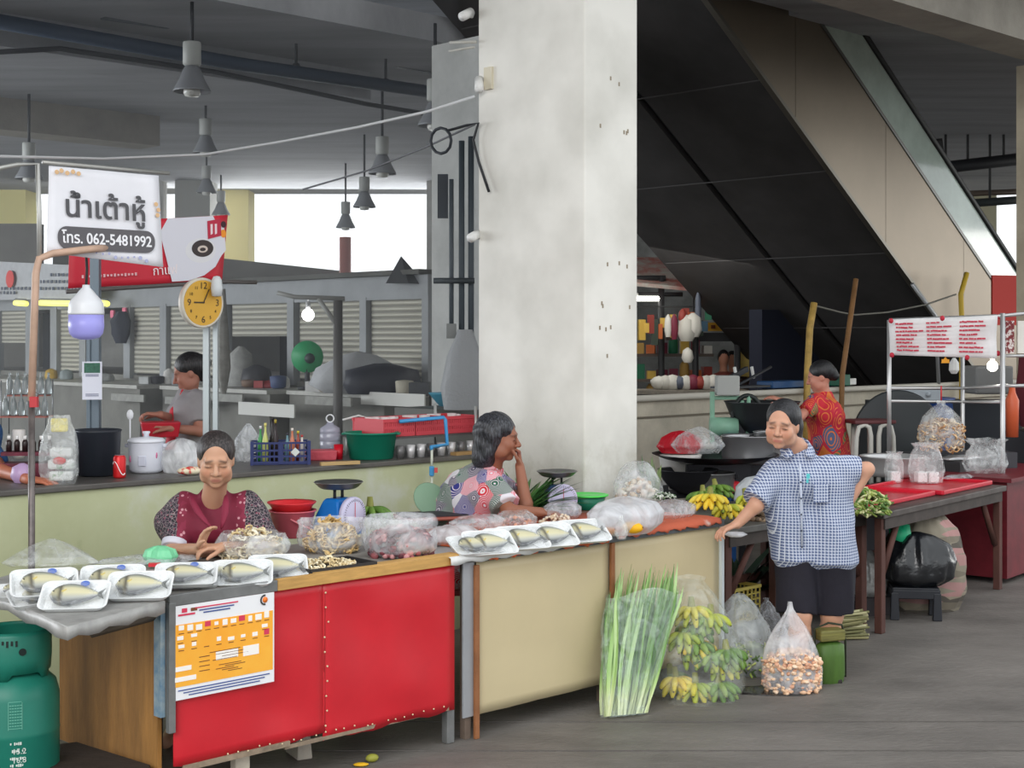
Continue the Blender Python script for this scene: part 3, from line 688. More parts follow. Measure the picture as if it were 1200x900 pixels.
# each: pixel of its middle, height, turn
X_ = 0.46
placed('lower foam tray poking out at the outer end of the left fish heap', 'mackerel at the bottom of the heap nearest the jutting leaf corner', 30, 697, ZT, 0.55, X_*0.3)
placed('foam tray leaning in the middle of the left fish heap', 'mackerel half hidden in the middle of the left fish heap', 50, 702, ZT+0.012, 0.5, X_*0.5, -0.1)
placed('foam tray on top at the back of the left fish heap', 'mackerel on top at the back of the left heap by the plastic wrap', 52, 688, ZT+0.055, 0.35, X_, sticker=True)
placed('big front foam tray of the left heap with a blue sticker', 'silver mackerel in the front tray nearest the leaf corner', 88, 703, ZT+0.03, 0.12, X_, sticker=True)
placed('foam tray hidden under the second fish heap', 'mackerel mostly hidden behind the second front tray', 138, 690, ZT+0.01, 0.35, X_*0.6)
placed('foam tray on top of the back of the second fish heap', 'mackerel at the back of the second heap, only its edge showing', 132, 683, ZT+0.04, 0.2, X_, sticker=True)
placed('front foam tray of the second fish heap', 'yellowish mackerel in the front tray of the second heap', 164, 691, ZT+0.035, 0.1, X_)
placed('foam tray underneath the third pack of fish', 'mackerel underneath in the third pack', 221, 685, ZT, 0.18, X_*0.4)
placed('top foam tray of the third pack, above the notice', 'mackerel on top of the third pack above the notice', 218, 678, ZT+0.035, 0.15, X_*0.8, sticker=True)
placed('foam tray half covered, left of the sack of peeled shoots', 'mackerel half covered beside the fourth pack', 262, 678, ZT+0.006, 0.2, X_*0.6)
placed('fourth foam tray at the metal edge above the notice', 'mackerel in the tray in front of the bag of peeled shoots', 284, 676, ZT+0.02, 0.15, X_)
placed('small foam tray at the end of the metal edge beside the black tray', 'mackerel in the pack beside the black tray', 326, 669, ZT+0.012, 0.2, X_)
for (px, py, a, b_) in ((556, 643, 'foam tray behind the first pack on the orange cloth', 'dark mackerel behind the first pack on the orange cloth'), (598, 633, 'foam tray standing behind the second pack on the orange cloth', 'mackerel behind the second pack on the orange cloth'), (665, 625, 'foam tray behind the last pack on the orange cloth', 'mackerel behind the last pack on the orange cloth')):
    placed(a, b_, px, py, ZT+0.018, 0.5, X_*0.8)
for (px, py, a, b_) in ((573, 640, 'first foam tray on the orange cloth above the brown corner strip', 'dark mackerel in the first pack on the orange cloth'), (612, 634, 'second foam tray on the orange cloth', 'pale mackerel in the second pack on the orange cloth'), (646, 631, 'third foam tray on the orange cloth', 'grey mackerel in the third pack on the orange cloth'), (684, 626, 'last foam tray on the orange cloth next to the ripe mango', 'silver mackerel in the last pack beside the ripe mango')):
    placed(a, b_, px, py, ZT+0.025, 0.42, X_*1.2)
solo('paper_sheet', MB().prism([(-.22,-.14),(.24,-.12),(.22,.15),(-.2,.13)], 0, 0.002), M((206,196,200), 0.6, var=0.4, vscale=30, rgb2=(180,60,80), thresh=(0.35,0.42)), 'red and grey printed sheet lying under the fish packs', 'printed sheet', Z(205, 684, ZT-0.003), 0.5)

# ---- bags
def bag_shell(prof, seed, n=56, fold=0.10, sx=1.0, sy=1.0, lean=(0,0)):
    rnd = random.Random(seed); ph = [rnd.uniform(0, 6.3) for _ in range(8)]; ks = [rnd.choice((3,4,5)), rnd.choice((7,8,9)), rnd.choice((13,15,17)), 2]
    vs = []; fs = []; m = len(prof); H_ = max(z for r, z in prof) or 1
    for i, (r, z) in enumerate(prof):
        g = fold*(0.35+0.9*z/H_)
        for k in range(n):
            th = 2*math.pi*k/n
            q = 1+g*(0.5*math.sin(ks[0]*th+ph[0]+z*6)+0.5*math.sin(ks[1]*th+ph[1]-z*9)+0.35*math.sin(ks[2]*th+ph[2]+z*14))+0.04*math.sin(ks[3]*th+ph[3])
            dz = 0.0 if i == 0 else 0.03*fold*10*r*math.sin(ks[0]*th+ph[4])*0.5*z/H_
            vs.append((r*q*sx*math.cos(th)+lean[0]*z, r*q*sy*math.sin(th)+lean[1]*z, z+dz))
    for i in range(m-1):
        for k in range(n): fs.append((i*n+k, i*n+(k+1) % n, (i+1)*n+(k+1) % n, (i+1)*n+k))
    return MB().add(vs, fs, True)
def smooth_prof(pts, n=18):
    out = []; 
    for i in range(n+1):
        t = i/n*(len(pts)-1); a = min(len(pts)-2, int(t)); f = t-a; f = f*f*(3-2*f)*0.5+f*0.5
        out.append((pts[a][0]*(1-f)+pts[a+1][0]*f, pts[a][1]*(1-f)+pts[a+1][1]*f))
    return out
def heap(mb, n, rx, ry, h, maker, rnd, z0=0.0, power=1.0):
    for _ in range(n):
        side = rnd.random() < 0.5; a = rnd.uniform(0, 6.283) if not side else rnd.uniform(2.6, 6.8); q = rnd.uniform(.86, 1.0) if side else math.sqrt(rnd.random()); x, y = rx*q*math.cos(a), ry*q*math.sin(a)
        zt = h*(1-min(1, q)**2*power); z = z0+max(0.008, zt*(rnd.uniform(0.02, 1.0) if side else rnd.uniform(0.8, 1.0))); maker(mb, x, y, z, rnd)
def shred(cols, l=(0.03, 0.07), r=(0.004, 0.009)):
    def f(mb, x, y, z, rnd):
        mb.color(rnd.choice(cols)); a = rnd.uniform(0, 6.28); e = rnd.uniform(-0.7, 0.7); L_ = rnd.uniform(*l); q = rnd.uniform(*r)
        d = Vector((math.cos(a)*math.cos(e), math.sin(a)*math.cos(e), math.sin(e)))*L_*0.5; s_ = Vector((rnd.uniform(-1,1), rnd.uniform(-1,1), rnd.uniform(0,1)))*L_*0.2
        c = Vector((x, y, z)); mb.tube([c-d, c+s_, c+d], [q*0.7, q, q*0.5], 6)
    return f
def lump(cols, r=(0.012, 0.022), sq=0.7):
    def f(mb, x, y, z, rnd):
        mb.color(rnd.choice(cols)); q = rnd.uniform(*r); T_ = Matrix.Rotation(rnd.uniform(0, 6), 3, 'Z') @ Matrix.Rotation(rnd.uniform(0, 6), 3, 'X')
        mb.ball((x, y, z), (q, q*sq, q*rnd.uniform(.5, .9)), 8, T=T_, jit=0.25)
    return f
def curl(cols, r=0.018):     # curled mushroom cap / tripe ring
    def f(mb, x, y, z, rnd):
        mb.color(rnd.choice(cols)); R_ = r*rnd.uniform(0.7, 1.3); T_ = Matrix.Rotation(rnd.uniform(0, 6), 3, 'Z') @ Matrix.Rotation(rnd.uniform(-1.2, 1.2), 3, 'X'); c = Vector((x, y, z)); m_ = rnd.uniform(3.2, 5.6)
        mb.tube([c+T_@Vector((R_*math.cos(t*m_/7), R_*math.sin(t*m_/7), 0.006*math.sin(t*1.7))) for t in range(8)], [R_*0.32]*8, 6, flat=0.5)
    return f
vm = vcol(0.55, 0.35)
def pile(name, label, loc, n, rx, ry, h, maker, seed, cat, z0=0.0, rz=0, power=1.0, mat=None):
    mb = MB(); heap(mb, n, rx, ry, h, maker, random.Random(seed), z0, power)
    return solo(name, mb, mat or vm, label, cat, loc, rz, kind='stuff')
def bag(label, loc, prof, seed, m=bagf, fold=0.10, sx=1.0, sy=1.0, rz=0, name='plastic_bag', lean=(0,0), n=56):
    return solo(name, bag_shell(smooth_prof(prof), seed, n, fold, sx, sy, lean), m, label, 'plastic bag', loc, rz)
cream_c = [(238,226,196), (226,210,170), (244,236,214), (214,188,140)]
# bag of peeled shoots in front of the seated woman
p = Z(292, 658, ZT); p.y += 0.08
bag('crumpled clear bag rolled down around peeled shoots in front of the maroon-clad woman', p, [(0.10, 0.0), (0.155, 0.03), (0.165, 0.07), (0.14, 0.11), (0.135, 0.12)], 3, bagf, 0.09, 1.0, 0.8)
pile('peeled_shoots', 'heap of pale curled peeled shoots in the clear bag by the maroon-clad woman', p, 170, 0.135, 0.10, 0.145, curl(cream_c, 0.017), 5, 'vegetables', power=0.62)
# black tray of mushrooms and its bag
p = Z(384, 668, ZT); p.y += 0.06; tr = thing('serving_tray', 'shallow black tray of pale mushrooms at the yellow wood edge', 'tray', p, 0.72)
mesh_obj('dish', MB().prism([(-.17,-.11),(.17,-.11),(.17,.11),(-.17,.11)], 0, 0.006).box((0,-.11,.012),(.34,.008,.022)).box((0,.11,.012),(.34,.008,.022)).box((-.17,0,.012),(.008,.22,.022)).box((.17,0,.012),(.008,.22,.022)), M((48,46,46), 0.5), tr)
pile('mushroom_pieces', 'pale sliced mushrooms spread on the black tray', p+Vector((-0.03,-0.02,0.006)), 170, 0.15, 0.09, 0.035, curl([(232,214,172),(214,190,142),(240,228,196)], 0.014), 8, 'mushrooms', rz=0.72)
p = Z(384, 652, ZT); p.y += 0.16
bag('open clear bag of brown curled mushrooms behind the black tray', p, [(0.10, 0.0), (0.15, 0.03), (0.155, 0.08), (0.145, 0.13), (0.155, 0.15)], 9, bagf, 0.12, 1.0, 0.75)
pile('curled_mushrooms', 'light brown curled mushrooms piled high in the open bag behind the black tray', p, 130, 0.115, 0.085, 0.165, curl([(222,190,132),(206,172,112),(236,214,168)], 0.022), 10, 'mushrooms', power=0.7)
# meat bag
p = Z(468, 655, ZT); p.y += 0.10
bag('round clear bag with rolled white rim holding dark red offal', p, [(0.11, 0.0), (0.158, 0.03), (0.165, 0.07), (0.16, 0.115), (0.165, 0.165), (0.15, 0.185), (0.142, 0.165), (0.14, 0.13)], 12, bagf, 0.05, 1.0, 0.85)
pile('offal_pieces', 'dark red and pink offal filling the rolled-rim bag', p, 260, 0.138, 0.115, 0.13, lump([(120,58,66),(150,84,88),(92,48,56),(196,140,140),(104,70,80)], (0.014, 0.026)), 13, 'meat', power=0.30)
# flat bags behind and beside
for i, (px, py, dy, sx, sy, h, lb, m_) in enumerate((
    (530, 640, 0.16, 1.25, 0.75, 0.09, 'flat white plastic bag lying between the offal bag and the fish packs', bagmilky),
    (560, 626, 0.30, 1.3, 0.8, 0.08, 'flat grey bag lying in front of the patterned blouse', bagf),
    (604, 622, 0.26, 1.1, 0.8, 0.09, 'clear bag of chopped meat behind the fish on the orange cloth', bagclear),
    (660, 612, 0.26, 1.1, 0.7, 0.10, 'crumpled clear bag under the dial of the grey scale', bagf),
    (716, 622, 0.22, 1.1, 0.8, 0.13, 'small milky bag between the scale and the large grey bag', bagmilky))):
    p = Z(px, py, ZT); p.y += dy*0.5
    bag(lb, p, [(0.09, 0.0), (0.12, h*0.25), (0.12, h*0.6), (0.07, h*0.95), (0.015, h)], 20+i, m_, 0.13, sx, sy, ROT)
p = Z(604, 622, ZT); p.y += 0.13
pile('chopped_meat', 'pink and grey chopped meat in the clear bag on the orange cloth', p, 120, 0.11, 0.08, 0.06, lump([(190,150,146),(160,120,118),(210,180,170),(226,150,110)], (0.01, 0.018)), 31, 'meat')
p = Z(655, 616, ZT); p.y += 0.10
pile('peeled_garlic', 'pale peeled cloves under the crumpled bag by the grey scale', p, 110, 0.10, 0.07, 0.05, lump([(232,214,190),(222,196,166),(240,228,210)], (0.008, 0.014)), 32, 'vegetables')
# big grey-white bags
p = Z(735, 628, ZT); p.y += 0.12
bag('large glossy grey plastic bag lying flat at the brown strip of the cream stall', p, [(0.15, 0.0), (0.205, 0.04), (0.21, 0.10), (0.17, 0.15), (0.06, 0.18), (0.01, 0.185)], 40, bagmilky, 0.10, 1.05, 0.7, ROT)
p = Z(752, 600, ZT); p.y += 0.25
bag('upright clear bag of white mushrooms behind the large grey bag', p, [(0.11, 0.0), (0.15, 0.05), (0.145, 0.14), (0.10, 0.22), (0.06, 0.26), (0.03, 0.27)], 41, bagf, 0.09)
pile('white_mushrooms', 'white mushrooms in the upright bag behind the large grey bag', p, 150, 0.12, 0.10, 0.17, lump([(240,234,222),(228,214,190),(206,180,150)], (0.014, 0.022), 0.9), 42, 'mushrooms', power=0.6)
p = Z(790, 612, ZT); p.y += 0.14
bag('loose clear bag of herbs beside the red-edged table end', p, [(0.10, 0.0), (0.14, 0.03), (0.13, 0.07), (0.06, 0.10), (0.01, 0.11)], 44, bagf, 0.14, 1.2, 0.75, ROT)
p = Z(770, 600, ZT); p.y += 0.20
pile('flat_herbs', 'dark green and white sprouts lying on the clear bags', p+Vector((0,0,0.06)), 160, 0.13, 0.07, 0.04, shred([(60,92,54),(226,230,220),(90,120,70),(204,210,196)], (0.02,0.05), (0.002,0.004)), 45, 'vegetables')
# wrap by the leaf, mint bag, newspaper tray
p = Z(52, 668, ZT); p.y += 0.1
bag('crumpled clear film heaped at the back of the jutting metal leaf', p, [(0.16, 0.0), (0.20, 0.02), (0.15, 0.05), (0.06, 0.10), (0.01, 0.12)], 50, film((225,228,228), 0.25, 0.1, 8, 0.5), 0.18, 1.0, 0.6)
p = Z(160, 668, ZT); p.y += 0.2
bag('flattened clear bag with a red print at the back of the stall top', p, [(0.14, 0.0), (0.19, 0.01), (0.15, 0.025), (0.03, 0.035)], 51, bagf, 0.12, 1.2, 0.6, 0.3)
p = Z(184, 662, ZT); p.y += 0.05
bag('small mint green plastic bag bunched at the back of the stall', p, [(0.05, 0.0), (0.062, 0.03), (0.05, 0.06), (0.02, 0.075), (0.004, 0.078)], 52, M((128,214,164), 0.4, bump=0.3), 0.14, 1.2, 0.9)
solo('red_label', MB().box((0,0,0.012),(0.05,0.03,0.014)), M((214,50,62), 0.5), 'tiny red packet touching the mint green bag', 'packet', Z(181, 665, ZT), 0.2)
# wooden board in front of the woman
solo('cutting_board', MB().box((0, 0, 0.012), (0.36, 0.24, 0.02)), M((150,108,84), 0.7, var=0.3, vscale=10, stretch=(1,6,1)), 'brown wooden board under the hands of the maroon-clad woman', 'board', Z(232, 652, ZT)+Vector((0,0.06,0)), 0.4, bevel=0.004)

# ---- tubs, scales, basin
p = Z(337, 634, ZT); p.y += 0.16
tb = thing('plastic_tub', 'pink plastic tub between the maroon-clad woman and the blue scale', 'tub', p)
mesh_obj('tub_wall', MB().lathe([(0.085, 0), (0.09, 0.004), (0.112, 0.125), (0.12, 0.128), (0.12, 0.134), (0.108, 0.132), (0.086, 0.01), (0.0, 0.008)], n=36), M((216,104,116), 0.4), tb)
mesh_obj('foot_ring', MB().lathe([(0.06, -0.0), (0.07, 0.0), (0.07, 0.001)], n=24), M((190,60,70), 0.4), tb)
mesh_obj('handle', MB().tube([(0.118*math.cos(a), 0.118*math.sin(a), 0.10-0.07*math.sin((a+1.5)/3.2*math.pi)) for a in [(-1.5+3.2*k/12) for k in range(13)]], 0.005, 6), M((216,120,128), 0.4), tb)
t2 = thing('plastic_tub', 'bright red plastic tub stacked on the pink tub', 'tub', p+Vector((-0.004, 0, 0.108)))
mesh_obj('tub_wall', MB().lathe([(0.08, 0), (0.108, 0.05), (0.122, 0.062), (0.122, 0.067), (0.106, 0.06), (0.08, 0.008), (0, 0.006)], n=36), M((222,52,58), 0.35), t2)
def scale_(label, loc, body_c, rz, s=1.0):
    t = thing('kitchen_scale', label, 'weighing scale', loc, rz)
    m_ = M(body_c, 0.35); blkm = M((40,40,42), 0.5)
    vs = []; 
    for z, x, y in ((0, 0.105, 0.09), (0.02, 0.108, 0.092), (0.10, 0.092, 0.075), (0.17, 0.066, 0.05), (0.185, 0.055, 0.04)):
        vs += [(-x, -y, z), (x, -y, z), (x, y, z), (-x, y, z)]
    fs = [(3,2,1,0), (16,17,18,19)]+[(i*4+k, i*4+(k+1) % 4, (i+1)*4+(k+1) % 4, (i+1)*4+k) for i in range(4) for k in range(4)]
    mesh_obj('housing', MB().add(vs, fs), m_, t, bevel=0.008)
    dial = mesh_obj('dial', MB().lathe([(0.0, 0), (0.088, 0.0), (0.095, 0.004), (0.095, 0.024), (0.088, 0.03), (0.0, 0.03)], n=40, T=Matrix.Rotation(math.pi/2, 4, 'X')), M((196,192,218), 0.35), t, loc=(0, -0.075, 0.10))
    mb = MB()
    for k in range(40): a = k*math.pi/20; mb.box((0.078*math.sin(a), -0.0315, 0.078*math.cos(a)), (0.002, 0.001, 0.010 if k % 5 else 0.016), T=Matrix.Rotation(-a, 4, 'Y') if False else Matrix.Rotation(a, 4, 'Y'))
    mesh_obj('dial_marks', mb, M((60,60,70), 0.5), dial)
    mesh_obj('pointer', MB().box((0.0, -0.033, 0.03), (0.003, 0.001, 0.075)), M((200,40,40), 0.5), dial)
    for x in (-0.03, 0.03): mesh_obj('support_rod', MB().tube([(x, 0, 0.18), (x, 0, 0.235)], 0.008, 8), blkm, t)
    mesh_obj('pan', MB().lathe([(0.0, 0.232), (0.085, 0.232), (0.10, 0.24), (0.122, 0.262), (0.126, 0.264), (0.122, 0.268), (0.10, 0.248), (0.08, 0.24), (0.0, 0.238)], n=36), M((120,120,118), 0.35, metal=0.7), t)
    t.scale = (s, s, s); return t
p = Z(388, 636, ZT); p.y += 0.30
scale_('bright blue spring scale with steel pan beside the pink tub', p, (20,110,190), 1.0)
p = Z(655, 612, ZT); p.y += 0.34
scale_('dark blue spring scale with a pale dial and steel pan by the main pillar', p, (40,62,110), 0.35, 0.92)
p = Z(692, 606, ZT); p.y += 0.35
bs = thing('plastic_basin', 'bright green plastic basin behind the bags next to the dark blue scale', 'basin', p)
mesh_obj('bowl', MB().lathe([(0.075, 0), (0.08, 0.003), (0.11, 0.08), (0.0, 0.06)][:3]+[(0.106, 0.08), (0.078, 0.008), (0, 0.008)], n=32), M((30,120,92), 0.4), bs)
mesh_obj('rim', MB().lathe([(0.108, 0.078), (0.122, 0.080), (0.124, 0.088), (0.112, 0.090), (0.105, 0.086)], n=32), M((80,222,90), 0.35), bs)

# ---- fruit
def banana_mb(L=0.15, r=0.018, col=(226,196,60), tip=(70,60,40), bend=0.9):
    mb = MB(); n = 9; pts = []; rs = []
    for i in range(n+1):
        t = i/n; a = (t-0.5)*bend*1.4; pts.append((L/bend/1.4*math.sin(a), 0, L/bend/1.4*(math.cos(a)-1))); rs.append(r*(0.28+0.80*math.sin(math.pi*min(1, max(0, t*0.93+0.06)))**0.55))
    mb.color(col); mb.tube(pts, rs, 6); mb.color(tip); e = Vector(pts[-1]); mb.ball(e, r*0.3, 6); return mb
def bunch(label, loc, rz, n, cols, seed, L=0.15, tiers=2, group=None, name='banana_bunch', tilt=(0,0)):
    rnd = random.Random(seed); t = thing(name, label, 'bananas', loc, rz, group)
    for tr_ in range(tiers):
        for k in range(n):
            a = (k/(n-1)-0.5)*2.3+rnd.uniform(-.08, .08); o = mesh_obj('banana', banana_mb(L*rnd.uniform(.9, 1.08), 0.0175, rnd.choice(cols)), vm, t)
            o.location = (0.055*math.sin(a)*1.2, -0.035*math.cos(a)-0.012*tr_, 0.075+0.036*tr_)
            o.rotation_euler = (0, rnd.uniform(0.95, 1.15)-0.28*tr_, 0); 
            Rz = Matrix.Rotation(a-math.pi/2, 4, 'Z'); Ry = Matrix.Rotation(0.55-0.25*tr_, 4, 'Y')
            o.rotation_euler = (Rz @ Ry).to_euler(); o.location = Vector((0, 0, 0.10+0.03*tr_))+(Rz @ Vector((L*0.52, 0, -0.035)))
    mesh_obj('stem', MB().tube([(0, 0.01, 0.16), (0, 0, 0.10), (0, 0, 0.05)], [0.014, 0.022, 0.016], 8), M((140,140,70), 0.6), t)
    t.rotation_euler = (tilt[0], tilt[1], rz); return t
ripe = [(232,200,62), (226,206,84), (214,196,60)]; semi = [(176,186,66), (206,196,70), (150,170,62)]; grn = [(112,146,62), (96,132,58), (134,160,76)]
gb = 'banana bunches on the timber table'
T3z = T3+0.002
for i, (px, py, dy, rz, cl, lb, tl) in enumerate((
    (838, 618, 0.02, -0.2, ripe, 'ripe yellow banana bunch nearest the end of the cream stall', T),
    (858, 612, 0.16, 0.3, ripe+semi, 'yellow-green banana bunch beside the hand of the standing woman', T3),
    (832, 598, 0.30, 0.0, grn, 'green banana bunch under the red cloth', T3),
    (850, 590, 0.34, 0.4, grn, 'green banana bunch just behind the ripe ones', T3),
    (884, 600, 0.2, 0.5, semi, 'upright green-yellow banana bunch at the forearm of the standing woman', T3))):
    p = Z(px, py, T3z+0.03); p.y += dy; p.z -= .035
    if i == 0: p = Z(834, 606, T+0.004); p.y += 0.08
    bunch(lb, p, rz, 6, cl, 60+i, 0.13, 2, gb, tilt=(-0.25, 0))
p = Z(425, 630, ZT); p.y += 0.38
bunch('green cooking banana bunch between the blue scale and the offal bag', p, 0.2, 5, grn, 71, 0.14, 2)
def mango(label, loc, rz, cols, s=1.0):
    mb = MB().color(cols[0]); mb.ball((0, 0, 0.03*s), (0.06*s, 0.034*s, 0.03*s), 16); mb.color((120,90,50)); mb.ball((0.058*s, 0.002, 0.034*s), 0.005*s, 6)
    return solo('mango', mb, vm, label, 'mango', loc, rz)
mango('long ripe yellow mango leaning against the big grey bag', Z(741, 628, ZT)+Vector((0,0,0.012)), -0.6, [(244,182,30)])
mango('small orange mango beside the last fish pack', Z(712, 628, ZT), 0.3, [(240,150,40)], 0.75)
p = Z(728, 632, ZT)
bag('tiny clear twist of plastic between the two mangoes', p, [(0.02, 0.0), (0.034, 0.03), (0.03, 0.07), (0.008, 0.10), (0.012, 0.115)], 74, bagclear, 0.12)

# pandan leaves behind, basket and baking tray
def leaf_fan(name, label, loc, n, L, wd, seed, cols, spread=1.0, lift=0.5, ax=(0,1), cat='leaves', rz=0, kindd='stuff'):
    rnd = random.Random(seed); mb = MB()
    for k in range(n):
        mb.color(rnd.choice(cols)); a = rnd.uniform(-spread, spread); e = lift+rnd.uniform(-.28, .28); l = L*rnd.uniform(.75, 1.1); w_ = wd*rnd.uniform(.7, 1.2)
        d = Vector((math.sin(a), math.cos(a), 0)); s_ = Vector((math.cos(a), -math.sin(a), 0)); b0 = Vector((rnd.uniform(-.04, .04), rnd.uniform(-.03, .03), rnd.uniform(0, .05))); g = []
        for i in range(6):
            t = i/5; c = b0+d*(l*t*math.cos(e))+Vector((0, 0, l*(math.sin(e)*t-0.28*t*t*math.cos(e)))); q = w_*(1-t**3)*(0.6+0.4*min(1, t*4))
            g.append([c-s_*q+Vector((0,0,q*0.5)), c, c+s_*q+Vector((0,0,q*0.5))])
        mb.sheet(g)
    return solo(name, mb, vcol(0.45, 0.5), label, cat, loc, rz, kind=kindd)
pandc = [(58,104,48), (74,122,56), (44,86,42), (96,140,66)]
p = Z(612, 622, ZT); p.y += 0.55
leaf_fan('pandan_leaves', 'spray of long dark green pandan leaves beside the main pillar', p, 60, 0.42, 0.013, 3, pandc, 1.1, 0.55, rz=-0.6)
p = Z(770, 600, ZT); p.y += 0.42
leaf_fan('green_stalks', 'bunch of slim green stalks standing behind the white mushrooms', p, 36, 0.26, 0.010, 4, [(96,118,70),(70,96,56),(120,140,86)], 0.5, 1.2)
pz = Z(500, 622, ZT); pz.y += 0.5
ft = thing('serving_tray', 'reddish brown rimmed tray behind the offal bag', 'tray', pz, 0.3)
mesh_obj('dish', MB().prism([(-.2,-.12),(.2,-.12),(.2,.12),(-.2,.12)], 0.0, 0.02), M((160,84,70), 0.5), ft, bevel=0.01)
mesh_obj('inner_pan', MB().prism([(-.18,-.1),(.18,-.1),(.18,.1),(-.18,.1)], 0.021, 0.03), M((52,48,54), 0.5), ft)
solo('round_cover', MB().lathe([(0.0, 0), (0.085, 0.0), (0.10, 0.012), (0.095, 0.016), (0.0, 0.008)], n=28, sx=1.1), M((126,156,130), 0.5), 'dull green plastic lid leaning behind the brown tray', 'lid', pz+Vector((-0.02, 0.14, 0.085)), rot=(1.15, 0.25, 0.5))

# red cloth, grey bag, garlic sack and greens on the timber table
p = W(842, 576, 10.75); p.z = 0.705
solo('red_cloth', bag_shell([(0.13, 0), (0.135, 0.05), (0.12, 0.075), (0.0, 0.08)], 5, 40, 0.06, 1.3, 0.8), M((200,34,48), 0.6), 'red plastic tray edge behind the green bananas', 'tray', p)
p = Z(905, 602, T3z); p.y += 0.3
bag('pale grey carrier bag lying behind the bananas beside the standing woman', p, [(0.12, 0), (0.17, 0.05), (0.16, 0.13), (0.10, 0.19), (0.02, 0.21)], 80, M((186,190,194), 0.4, bump=0.4, bscale=8), 0.12, 1.1, 0.8)
p = Z(895, 612, T3z); p.y += 0.12
pile('dried_roots', 'brown papery dried roots in front of the grey carrier bag', p, 120, 0.13, 0.07, 0.11, lump([(150,124,98),(124,98,76),(176,152,126),(96,78,62)], (0.016, 0.03)), 81, 'roots')
p = Z(1012, 603, T3z); p.y += 0.06
pile('mixed_greens', 'heap of yellow-green blossoms and leaves on the table behind the elbow', p, 300, 0.17, 0.13, 0.15, shred([(150,168,82),(112,140,64),(196,202,130),(84,116,56),(214,214,160)], (0.04,0.08), (0.006,0.012)), 82, 'vegetables', power=0.55)
solo('pink_cloth', ribbon_cloth(0, 0.42, None, 3, 0.02), M((190,24,90), 0.7, var=0.5, vscale=14, rgb2=(230,220,224), thresh=(0.4,0.46)), 'magenta and white cloth under the heap of yellow-green blossoms', 'cloth', Vector(loc_of(UX(984, 5.05), 5.05))+Vector((0, 0, T3-T-0.004)), ROT, solid=0.004)

# red trays on the far timber table with their bags
def red_tray(label, ua_, ub_, va_, vb_):
    t = thing('serving_tray', label, 'tray', T4(ua_, va_, T3z), RT4); a, b_ = ub_-ua_, vb_-va_
    mesh_obj('dish', MB().box((a/2, b_/2, 0.006), (a, b_, 0.012)), M((196,30,48), 0.3), t)
    mesh_obj('rim', MB().box((a/2, 0, 0.018), (a, 0.02, 0.03)).box((a/2, b_, 0.018), (a, 0.02, 0.03)).box((0, b_/2, 0.018), (0.02, b_, 0.03)).box((a, b_/2, 0.018), (0.02, b_, 0.03)), M((206,36,56), 0.3), t, bevel=0.006); return t
red_tray('glossy red tray under two bags of white boxes', 0.10, 1.12, 0.14, 0.66)
red_tray('glossy red tray behind the silver upright at the table end', 1.17, 2.08, 0.10, 0.66)
def boxes_in_bag(px, py, dy, n, seed, lb, lb2, h=0.2, w_=0.085):
    p = Z(px, py, T3z+0.02); p.y += dy
    for k in range(n):
        bx = MB(); bx.box((0, 0, 0.04), (0.075, 0.075, 0.075)); solo('foam_box', bx, white_foam, lb2[k], 'box', p+Vector(((k-(n-1)/2)*0.085, 0, 0.0)), 0.15, bevel=0.006)
    bag(lb, p+Vector((0, 0, -0.002)), [(w_*0.9, 0.0), (w_, 0.08), (w_*0.95, 0.12), (w_*0.8, h*0.8), (w_*0.6, h), (w_*0.8, h*1.12)], seed, bagclear, 0.14, 1.25 if n > 1 else 1.0, 0.9)
boxes_in_bag(1052, 566, 0.1, 1, 90, 'smaller knotted clear bag holding one white box on the red tray', ['single white box in the smaller knotted bag on the red tray'], 0.2, 0.07)
boxes_in_bag(1088, 566, 0.05, 2, 91, 'larger clear bag holding two white boxes on the red tray', ['white box in the larger bag, closer to the standing woman', 'white box in the larger bag, closer to the silver upright'], 0.26, 0.1)
p = Z(1140, 556, T3z+0.02); p.y += 0.3
solo('foil_tray', MB().box((0, 0, 0.05), (0.5, 0.26, 0.09)), M((70,70,72), 0.4, metal=0.5), 'black steam tray with silver foil on the red tray by the upright', 'steam tray', p, ROT)
solo('foil_sheet', bag_shell([(0.17, 0.0), (0.19, 0.01), (0.1, 0.03), (0.0, 0.03)], 6, 40, 0.15, 1.4, 0.7), M((190,190,192), 0.3, metal=0.5, bump=0.6, bscale=12), 'crumpled silver foil covering the black steam tray', 'foil', p+Vector((0, 0, 0.097)), ROT)
p = Z(1126, 562, T3z+0.02); p.y += 0.05
bag('flat clear bag lying at the front of the red tray', p, [(0.11, 0.0), (0.15, 0.012), (0.1, 0.03), (0.01, 0.035)], 93, bagf, 0.12, 1.2, 0.5, ROT)
solo('lime', MB().color((170,200,60)).ball((0,0,0.03), 0.03, 12), vm, 'bright green lime between the bags on the red tray', 'lime', Z(1110, 552, T3z+0.02)+Vector((0,0.1,0)))
